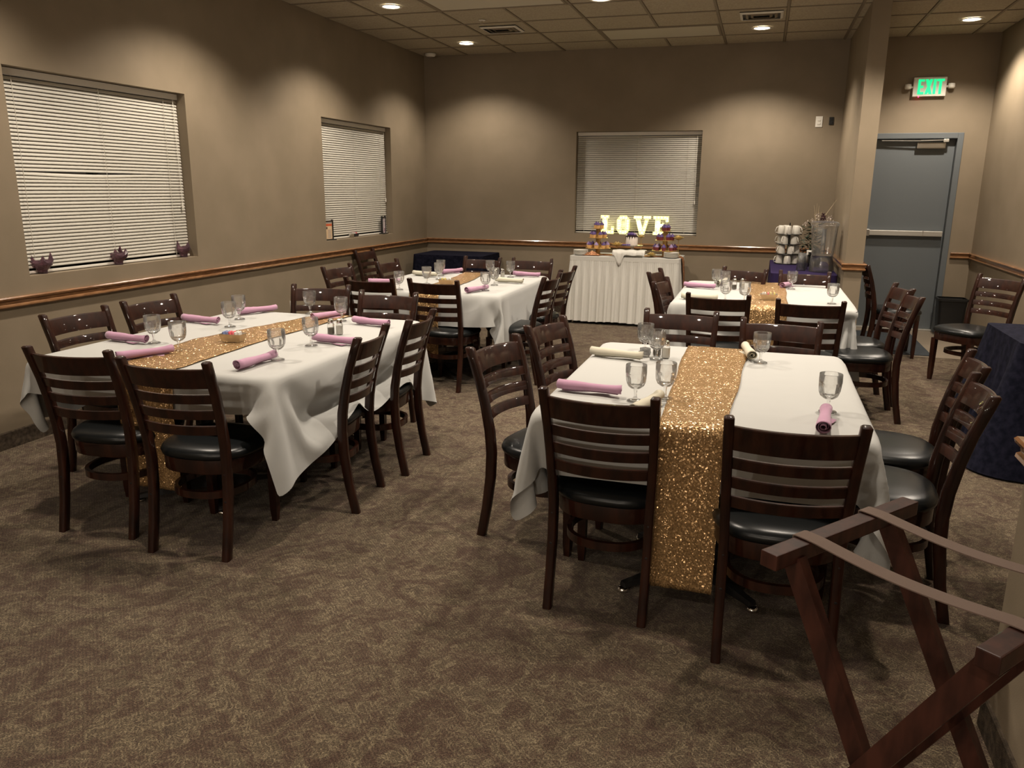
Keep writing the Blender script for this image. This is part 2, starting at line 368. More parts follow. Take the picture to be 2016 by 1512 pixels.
def blind(which, a0, a1, label, bent=None, wand=.93, grp='closed white mini blinds'):
    # local x along wall (towards larger y on the left wall), y into the wall
    w_ = a1-a0-.012; t = thing('window_blind', label, 'blind', group=grp); to_wall(t, which, a0+.006)
    y = .085
    bm = MB(); box(bm, 0, w_, y-.02, y+.02, ZT-.045, ZT-.004, .002); obj('headrail', bm, WHITEP, t)
    pitch = .0232; N = int((ZT-.05-ZB-.035)/pitch)
    def slat_mesh(drop):
        bm = MB(); rings = []; K = 17 if drop else 2
        for k in range(K):
            u = k/(K-1); dz = -drop*math.sin(PI*min(1, u/.8))**2*.5 if drop and u < .8 else 0
            tw = .25*(-dz/.012) if drop else 0
            R = []
            for s in (-1, -.4, .2, 1):
                R.append((u*w_, .0050*s+(1-s*s)*-.0030, s*.0108+dz))
            for s in (1, .2, -.4, -1): R.append((u*w_, .0050*s+(1-s*s)*-.0030+.0007, s*.0108+dz))
            rings.append(R)
        loft(bm, rings); return bm
    base = obj('slat', slat_mesh(0), BLIND, t); z0 = ZT-.062
    bend = None
    for k in range(N):
        z = z0-pitch*k
        if bent is not None and k in bent: s = obj('slat', slat_mesh(bent[k]), BLIND, t)
        elif k == 0: s = base
        else: s = base.copy(); COL.objects.link(s)
        s.location = (0, y, z)
    bm = MB(); box(bm, 0, w_, y-.012, y+.010, ZB+.006, ZB+.022, .003); obj('bottom_rail', bm, WHITEP, t)
    for fx in (.07, .5, .9):
        bm = MB(); tube(bm, [(fx*w_, y-.015, ZT-.05), (fx*w_, y-.015, ZB+.02)], .0016, 5); obj('ladder_cord', bm, CORD, t)
    bm = MB(); tube(bm, [(wand*w_, y-.02, ZT-.05), (wand*w_+.01, y-.02, ZB+.42)], .0022, 5)
    lathe(bm, [(.001, ZB+.38), (.008, ZB+.385), (.006, ZB+.42), (.001, ZB+.425)], 8, wand*w_+.01, y-.02, True); obj('pull_cord', bm, WHITEP, t)
    return t
# on the left wall the local x axis (rotated 90 deg) runs toward +y and local y toward -x (into the wall)
window(1, 'left', *W1); window(2, 'left', *W2); window(3, 'back', *W3)
blind('left', *W1, 'large white mini blind in the left wall, one slat bent above three purple glass holders', {24: .026, 25: .012}, .965)
blind('left', *W2, 'white mini blind in the left wall near the corner, behind two small menu stands', None, .97)
blind('back', *W3, 'white mini blind in the back wall behind the lit letters', None, .965)
for n, (a, b, c) in enumerate((('left', *W1), ('left', *W2), ('back', *W3))):
    bm = MB()
    if a == 'left': box(bm, XL-.165, XL-.002, b+.001, c-.001, ZB-.0, ZB+.0015)
    else: box(bm, b+.001, c-.001, YB+.002, YB+.165, ZB-.0, ZB+.0015)
    struct('trim_%d' % (7+n), bm, WALL)

# ---------------------------------------------------------------- exit door
DX0, DX1, DZ = 1.11, 1.985, 2.165
bm = MB()
for a, b, c, d in ((1.055, 1.11, 0, 2.225), (1.985, 2.045, 0, 2.225), (1.11, 1.985, 2.165, 2.225)): box(bm, a, b, YB-.02, YB+.14, c, d, .004)
struct('door_frame_1', bm, DOORM)
bm = MB(); box(bm, DX0+.004, DX1-.004, YB+.05, YB+.095, .03, DZ-.004, .002); door = struct('door_1', bm, DOORM)
bm = MB(); y = YB+.05
box(bm, 1.125, 1.965, y-.055, y-.012, 1.095, 1.155, .006); obj('push_bar', bm, ALU, door)
bm = MB(); box(bm, 1.115, 1.20, y-.07, y, 1.085, 1.165, .006); box(bm, 1.118, 1.138, y-.06, y, 1.165, 1.225, .004); box(bm, 1.76, 1.768, y-.0565, y-.01, 1.094, 1.156); obj('latch_case', bm, STEEL, door)
bm = MB(); box(bm, 1.59, 1.88, y-.055, y, 2.055, 2.125, .012); obj('door_closer', bm, STEEL, door)
bm = MB(); bar(bm, (1.62, y-.07, 2.142), (1.86, y-.075, 2.148), .018, .008, (0, 1, 0)); box(bm, 1.845, 1.90, y-.09, y-.05, 2.125, 2.158, .004)
bar(bm, (1.62, y-.07, 2.14), (1.22, y-.06, 2.146), .016, .006, (0, 1, 0)); tube(bm, [(1.86, y-.07, 2.12), (1.86, y-.07, 2.15)], .009); obj('closer_arm', bm, ALU, door)
bm = MB(); box(bm, DX0, DX1, YB+.0, YB+.14, .006, .028, .004); thr = obj('threshold', bm, ALU, None); thr['kind'] = 'structure'; thr.name = 'threshold'
bm = MB(); box(bm, 1.06, 1.72, 8.60, 9.95, .006, .014, .003); tag(obj('door_mat', bm, SLATEM), 'dark slate rubber mat on the floor in front of the exit door', 'mat')

# ---------------------------------------------------------------- recessed lamps, vents, ceiling bits
def can_label(x, y):
    if (x, y) == (-3.468, 9.367): return 'round lit recessed ceiling lamp nearest the back left corner'
    if (x, y) == (-3.468, 7.352): return 'round lit recessed ceiling lamp at the top left of the photo, nearest the left wall'
    if (x, y) == (-.159, 9.27): return 'round lit recessed ceiling lamp in front of the ceiling vent, right of the back window'
    if (x, y) == (1.801, 9.327): return 'round lit recessed ceiling lamp in front of the exit door'
    if (x, y) == (-1.521, 7.548): return 'round lit recessed ceiling lamp cut off by the top edge of the photo'
    return 'round lit recessed ceiling lamp outside the photo, %s' % CAN_AT[(x, y)]
CAN_AT = {(-3.468, 5.35): 'between the two left windows', (-3.468, 3.3): 'over the left front table',
    (-1.521, 5.4): 'over the middle aisle', (-1.521, 3.3): 'between the front tables',
    (.3, 7.4): 'over the back right table', (.3, 5.4): 'between the two right tables', (.3, 3.4): 'over the right front table', (-3.4, -.9): 'added fill, far behind on the left', (-1.521, -.9): 'added fill, behind and left of the camera', (.1, -.9): 'added fill, right behind the camera',
    (1.75, 7.6): 'over the chair by the right wall', (1.75, 5.4): 'over the dark navy cloth'}
can0 = None
for (x, y, f) in CANS:
    if can0 is None:
        t = thing('recessed_lamp', can_label(x, y), 'light', (x, y, ZC-.001), 0, 'recessed ceiling lamps')
        bm = MB(); lathe(bm, [(.078, 0), (.082, -.006), (.102, -.006), (.105, 0), (.078, 0)], 28); obj('trim_ring', bm, WHITEP, t, True)
        bm = MB(); lathe(bm, [(.001, -.002), (.078, -.001), (.078, .0), (.001, .0)], 24); obj('lens', bm, LENS, t)
        can0 = t
    else: t = dup(can0, (x, y, ZC-.001), 0, can_label(x, y))
    L = bpy.data.lights.new('can_light', 'SPOT'); L.energy = LAMP_W*f; L.color = LAMP_COL; L.spot_size = math.radians(128); L.spot_blend = .6; L.shadow_soft_size = .055
    lo = bpy.data.objects.new('can_light', L); COL.objects.link(lo); lo.parent = t; lo.location = (0, 0, -.03)
for n, (x, y, pw) in enumerate(FILL_LAMPS):  # added fill, brightens the cloth fronts facing the camera
    t = thing('fill_lamp', 'added hanging fill lamp behind the camera, %s' % ['leftmost', 'middle one', 'rightmost'][n], 'light', (x, y, 2.15), 0, 'added fill lamps behind the camera')
    bm = MB(); tube(bm, [(0, 0, .12), (0, 0, ZC-2.15)], .006, 6); obj('cord', bm, BLACKP, t)
    bm = MB(); lathe(bm, [(.02, .13), (.06, .12), (.13, .06), (.15, .02), (.147, .02), (.127, .058), (.058, .115)], 24); obj('shade', bm, PORC, t, True)
    bm = MB(); lathe(bm, [(.001, -.03), (.025, -.02), (.03, .01), (.015, .05), (.001, .05)], 14); obj('bulb', bm, LENS, t, True)
    L = bpy.data.lights.new('fill_light', 'POINT'); L.energy = pw; L.color = LAMP_COL; L.shadow_soft_size = .06
    lo = bpy.data.objects.new('fill_light', L); COL.objects.link(lo); lo.parent = t; lo.location = (0, 0, -.09)
def vent(x, y, label):
    t = thing('ceiling_vent', label, 'vent', (x, y, ZC), 0, 'ceiling vents')
    bm = MB(); a, b = .20, .17
    prism(bm, [(-a, -b), (a, -b), (a, b), (-a, b)], .0, .004); obj('duct', bm, BLACKP, t)
    for k, s in enumerate((1, .74, .5)):
        bm = MB(); A, B = a*s, b*s
        loft(bm, [[(sx*(A-i), sy*(B-i), z) for sx, sy in ((-1, -1), (1, -1), (1, 1), (-1, 1))] for i, z in ((0, -.004), (.022, -.016), (.026, -.014), (.004, -.001), (0, -.004))], True, False)
        obj('louvre', bm, GRIDM if k else WHITEP, t)
    return t
vent(-2.80, 8.66, 'dark louvred ceiling vent beside the sprinkler head, on the left')
vent(-.16, 8.62, 'dark louvred ceiling vent just behind the lamp near the exit sign')
t = thing('sprinkler_head', 'small chrome sprinkler head hanging from the ceiling near the left vent', 'sprinkler', (-2.853, 8.165, ZC))
bm = MB(); lathe(bm, [(.001, 0), (.035, 0), (.03, -.006), (.001, -.006)], 16); obj('escutcheon', bm, WHITEP, t)
bm = MB(); tube(bm, [(0, 0, -.004), (0, 0, -.04)], .006); lathe(bm, [(.001, -.036), (.02, -.038), (.001, -.041)], 12); obj('deflector', bm, CHROME, t)
t = thing('smoke_detector', 'small round white detector on the ceiling in the back left corner', 'detector', (-4.17, 9.96, ZC))
bm = MB(); lathe(bm, [(.001, 0), (.07, 0), (.066, -.022), (.05, -.034), (.001, -.036)], 24); obj('cover', bm, WHITEP, t, True)

# ---------------------------------------------------------------- exit sign, plates, outlet
t = thing('exit_sign', 'white emergency sign with green EXIT letters and two lamp heads above the door', 'sign', (1.635, YB, 2.705))
bm = MB(); box(bm, -.165, .165, -.05, 0, -.10, .10, .008); obj('housing', bm, WHITEP, t)
def letter_polys(ch, x, w_, h, s):
    z0, z1 = -h/2, h/2
    if ch == 'E': return [[(x, z0), (x+s, z0), (x+s, z1), (x, z1)], [(x+s, z1-s*.9), (x+w_, z1-s*.9), (x+w_, z1), (x+s, z1)], [(x+s, -s*.45), (x+w_*.86, -s*.45), (x+w_*.86, s*.45), (x+s, s*.45)], [(x+s, z0), (x+w_, z0), (x+w_, z0+s*.9), (x+s, z0+s*.9)]]
    if ch == 'X': return [[(x, z0), (x+s*1.15, z0), (x+w_, z1), (x+w_-s*1.15, z1)], [(x, z1), (x+w_-s*1.15, z0), (x+w_, z0), (x+s*1.15, z1)]]
    if ch == 'I': return [[(x, z0), (x+s, z0), (x+s, z1), (x, z1)]]
    if ch == 'T': return [[(x, z1-s*.9), (x+w_, z1-s*.9), (x+w_, z1), (x, z1)], [(x+w_/2-s/2, z0), (x+w_/2+s/2, z0), (x+w_/2+s/2, z1-s*.9), (x+w_/2-s/2, z1-s*.9)]]
for ch, x, w_ in (('E', -.118, .062), ('X', -.048, .074), ('I', .034, .026), ('T', .066, .074)):
    bm = MB()
    for k, poly in enumerate(letter_polys(ch, x, w_, .155, .026)):
        a = [bm.verts.new((px, -.0505, pz)) for px, pz in poly]; b = [bm.verts.new((px, -.0535-.0004*k, pz)) for px, pz in poly]
        bm.faces.new(a[::-1]); bm.faces.new(b); n = len(poly)
        for i in range(n): bm.faces.new((a[i], a[(i+1) % n], b[(i+1) % n], b[i]))
    obj('letter', bm, GREEN, t)
for s in (-1, 1):
    bm = MB(); tube(bm, [(s*.16, -.03, 0), (s*.19, -.03, 0)], .012); lathe(bm, [(.001, .035), (.032, .03), (.036, -.005), (.03, -.02), (.001, -.024)], 20)
    bmesh.ops.translate(bm, verts=[v for v in bm.verts if math.hypot(v.co.x, v.co.y) < .04], vec=(s*.215, -.04, 0)) 
    o = obj('lamp_head', bm, WHITEP, t, True)
bm = MB(); tube(bm, [(-.10, -.04, -.099), (-.10, -.04, -.106)], .005); obj('indicator', bm, RED, t)
def plate(x, z, w_, h, m_, label, cat, name):
    t = thing(name, label, cat, (x, YB, z)); bm = MB(); box(bm, -w_/2, w_/2, -.008, 0, -h/2, h/2, .002); obj('plate', bm, m_, t)
    for dz in (-.02, .02):
        bm = MB(); box(bm, -w_*.2, w_*.2, -.014, -.006, dz-.012, dz+.012, .002); obj('button', bm, m_, t)
plate(.535, 2.36, .075, .118, WHITEP, 'white wall control plate on the back wall left of the column', 'switch', 'control_plate')
plate(.668, 2.366, .05, .085, BLACKP, 'small black wall control between the white plate and the column', 'switch', 'wall_control')
t = thing('wall_outlet', 'white electrical outlet low on the left wall behind the left front table', 'outlet', (XL, 6.80, .44), PI/2)
bm = MB(); box(bm, -.04, .04, -.008, 0, -.06, .06, .002); obj('plate', bm, WHITEP, t)
for dz in (-.022, .022):
    bm = MB(); tube(bm, [(0, -.004, dz), (0, -.011, dz)], .015, 12); obj('socket', bm, WHITEP, t)

# ---------------------------------------------------------------- dining chairs
POST = [(-.262, 0), (-.232, .15), (-.212, .30), (-.207, .42), (-.214, .52), (-.236, .64), (-.262, .745), (-.290, .83), (-.312, .897)]
def post_y(z):
    return float(np.interp(z, [p[1] for p in POST], [p[0] for p in POST]))
def post_x(z): return float(np.interp(z, [0, .42, .88], [.186, .186, .203]))
def make_chair():
    t = thing('dining_chair', '', 'chair', (0, 0, 0), 0, 'dark ladder-back dining chairs')
    bm = MB(); rings = []
    for k, (s, z) in enumerate(((.90, .424), (1.0, .430), (1.02, .445), (.985, .462), (.90, .474), (.70, .482), (.35, .486))):
        rings.append([(x*s, .018+(y-.018)*s, z) for x, y in sup(.455, .445, 2.8, 36, .018, .06)])
    loft(bm, rings); o = obj('seat_cushion', bm, VINYL, t, True)
    bm = MB(); A = sup(.445, .435, 2.8, 36, .018, .06)
    loft(bm, [[(x*s, .018+(y-.018)*s, z) for x, y in A] for s, z in ((.92, .36), (.985, .362), (.99, .366), (.99, .42), (.985, .425), (.9, .427))]); autosmooth(obj('seat_frame', bm, WOOD, t))
    for s in (-1, 1):
        bm = MB(); rings = []
        for k, (y, z) in enumerate(POST):
            x = post_x(z); wy = .046 if .2 < z < .6 else (.042 if z < .7 else .040); wx = .033
            c = .005
            rings.append([(s*x+a, y+b, z) for a, b in ((-wx/2, -wy/2+c), (-wx/2+c, -wy/2), (wx/2-c, -wy/2), (wx/2, -wy/2+c), (wx/2, wy/2-c), (wx/2-c, wy/2), (-wx/2+c, wy/2), (-wx/2, wy/2-c))])
        last = rings[-1]; cx = s*post_x(.90); rings.append([(cx+(p[0]-cx)*.7, p[1]*.7+.3*-.316, .903) for p in last])
        loft(bm, rings); autosmooth(obj('leg', bm, WOOD, t), 50)
        bm = MB(); x, y = s*.170, .185
        loft(bm, [[(x+a*h, y+b*h, z) for a, b in ((-1, -1), (1, -1), (1, 1), (-1, 1))] for h, z in ((.013, 0), (.017, .06), (.020, .37))]); obj('leg', bm, WOOD, t)
    def slat(name, z0, z1, th, bow, top_round=.004):
        bm = MB(); rings = []
        for k in range(13):
            u = -1+2*k/12; zc = (z0+z1)/2; x = u*(post_x(zc)-.012); yb = -bow*(1-u*u)
            ring = []
            for z, o in ((z0, 0), (z1-top_round, 0), (z1, top_round), (z1, th-top_round), (z1-top_round, th), (z0, th)):
                ring.append((x, post_y(z)-th/2+o+yb, z))
            rings.append(ring)
        loft(bm, rings); autosmooth(obj(name, bm, WOOD, t), 40)
    slat('top_rail', .782, .868, .024, .040)
    for z0, z1 in ((.711, .752), (.638, .679), (.565, .606)): slat('slat', z0, z1, .021, .040)
    bm = MB(); A = sup(.345, .355, 2.3, 40, -.02)
    loft(bm, [[(x*s, -.02+(y+.02)*s, z) for x, y in A] for s, z in ((1, .245), (1, .278), (.9, .278), (.9, .245), (1, .245))], True, False); autosmooth(obj('hoop_stretcher', bm, WOOD, t))
    for s in (-1, 1):
        for z in (.385, .262):
            bm = MB(); lathe(bm, [(.001, -.003), (.006, -.002), (.006, .0), (.001, 0)], 8); bmesh.ops.rotate(bm, verts=bm.verts, cent=(0, 0, 0), matrix=Matrix.Rotation(-PI/2, 3, 'X'))
            bmesh.ops.translate(bm, verts=bm.verts, vec=(s*post_x(z), post_y(z)-.0205, z)); obj('screw_cap', bm, BLACKM, t)
    return t
chair0 = make_chair()
CH = {
'A1': (-2.888, 2.992, 5.3, 'ladder-back chair at the near end of the left front table, leftmost in the foreground'),
'A2': (-2.329, 2.939, 3.8, 'ladder-back chair in front of the hanging runner end of the left front table'),
'A3': (-2.121, 3.492, 96.7, 'ladder-back chair on the aisle side of the left front table, nearer the camera'),
'A4': (-2.103, 4.075, 94, 'ladder-back chair on the aisle side of the left front table, the farther one'),
'A5': (-3.391, 3.533, -94.7, 'ladder-back chair between left wall and left front table, nearer the camera'),
'A6': (-3.376, 4.103, -95, 'ladder-back chair between left wall and left front table, the farther one'),
'A7': (-2.967, 4.823, 192.6, 'ladder-back chair at the far end of the left front table, wall side'),
'A8': (-2.405, 4.636, 180.5, 'reddish lit ladder-back chair at the far end of the left front table, aisle side'),
'B1': (-2.935, 5.99, .2, 'ladder-back chair at the near end of the back left table, wall side'),
'B2': (-2.393, 6.036, -2.4, 'ladder-back chair at the near end of the back left table, aisle side'),
'B3': (-3.352, 6.434, -96.7, 'ladder-back chair on the wall side of the back left table, the nearer one'),
'B4': (-4.0, 8.243, -91, 'ladder-back chair standing alone against the left wall below the smaller window'),
'B5': (-3.154, 7.092, -91.3, 'ladder-back chair on the wall side of the back left table, just before the navy table'),
'B6': (-2.773, 7.503, 170.4, 'ladder-back chair at the far end of the back left table, before the navy table'),
'B7': (-2.21, 7.561, 179, 'ladder-back chair at the far end of the back left table, nearest the dessert table'),
'B8': (-1.929, 6.415, 85.6, 'ladder-back chair on the aisle side of the back left table, the nearer one'),
'B9': (-1.945, 7.06, 84.8, 'ladder-back chair on the aisle side of the back left table, close to the white skirt'),
'C1': (-.487, 2.991, -3, 'ladder-back chair at the near end of the right front table, left of the runner'),
'C2': (.137, 2.839, 2.9, 'ladder-back chair right of the runner, just behind the tray stand'),
'C3': (-.856, 3.413, -103.5, 'ladder-back chair on the left side of the right front table, the nearer one'),
'C4': (-.775, 4.058, -103.2, 'ladder-back chair on the left side of the right front table, the farther one'),
'C5': (-.413, 4.465, 180.4, 'ladder-back chair at the far end of the right front table, left one'),
'C6': (.136, 4.297, 177.9, 'ladder-back chair at the far end of the right front table, behind a single goblet'),
'C7': (.535, 3.304, 85.7, 'ladder-back chair on the right side of the right front table, nearer the tray stand'),
'C8': (.632, 3.837, 84.7, 'ladder-back chair on the right side of the right front table, the farther one'),
'D1': (-.242, 5.937, -.9, 'ladder-back chair at the near end of the back right table, left of its runner'),
'D2': (.346, 5.832, .2, 'ladder-back chair at the near end of the back right table, right of its runner'),
'D3': (-.424, 6.355, -97, 'ladder-back chair seen edge-on left of the back right table, the nearer one'),
'D4': (-.563, 7.074, -97, 'ladder-back chair seen edge-on left of the back right table, against the white skirt'),
'D5': (-.237, 7.36, 156.4, 'ladder-back chair at the far end of the back right table, behind the shakers'),
'D6': (.387, 7.222, 177.8, 'ladder-back chair at the far end of the back right table, before the purple cloth'),
'D7': (.757, 6.126, 92.4, 'ladder-back chair on the right side of the back right table, the nearer one'),
'D8': (.76, 6.587, 98, 'ladder-back chair on the right side of the back right table, the farther one'),
'D9': (1.32, 8.62, -88.8, 'black looking ladder-back chair edge-on beside the column, turned toward the exit door'),
'E1': (1.76, 7.542, 130, 'ladder-back chair standing alone by the right wall near the waste bin'),
}
first = True
for k, (x, y, a, lab) in CH.items():
    if first:
        chair0.location = (x, y, 0); chair0.rotation_euler = (0, 0, math.radians(a)); chair0['label'] = lab; first = False
    else: dup(chair0, (x, y, 0), math.radians(a), lab)

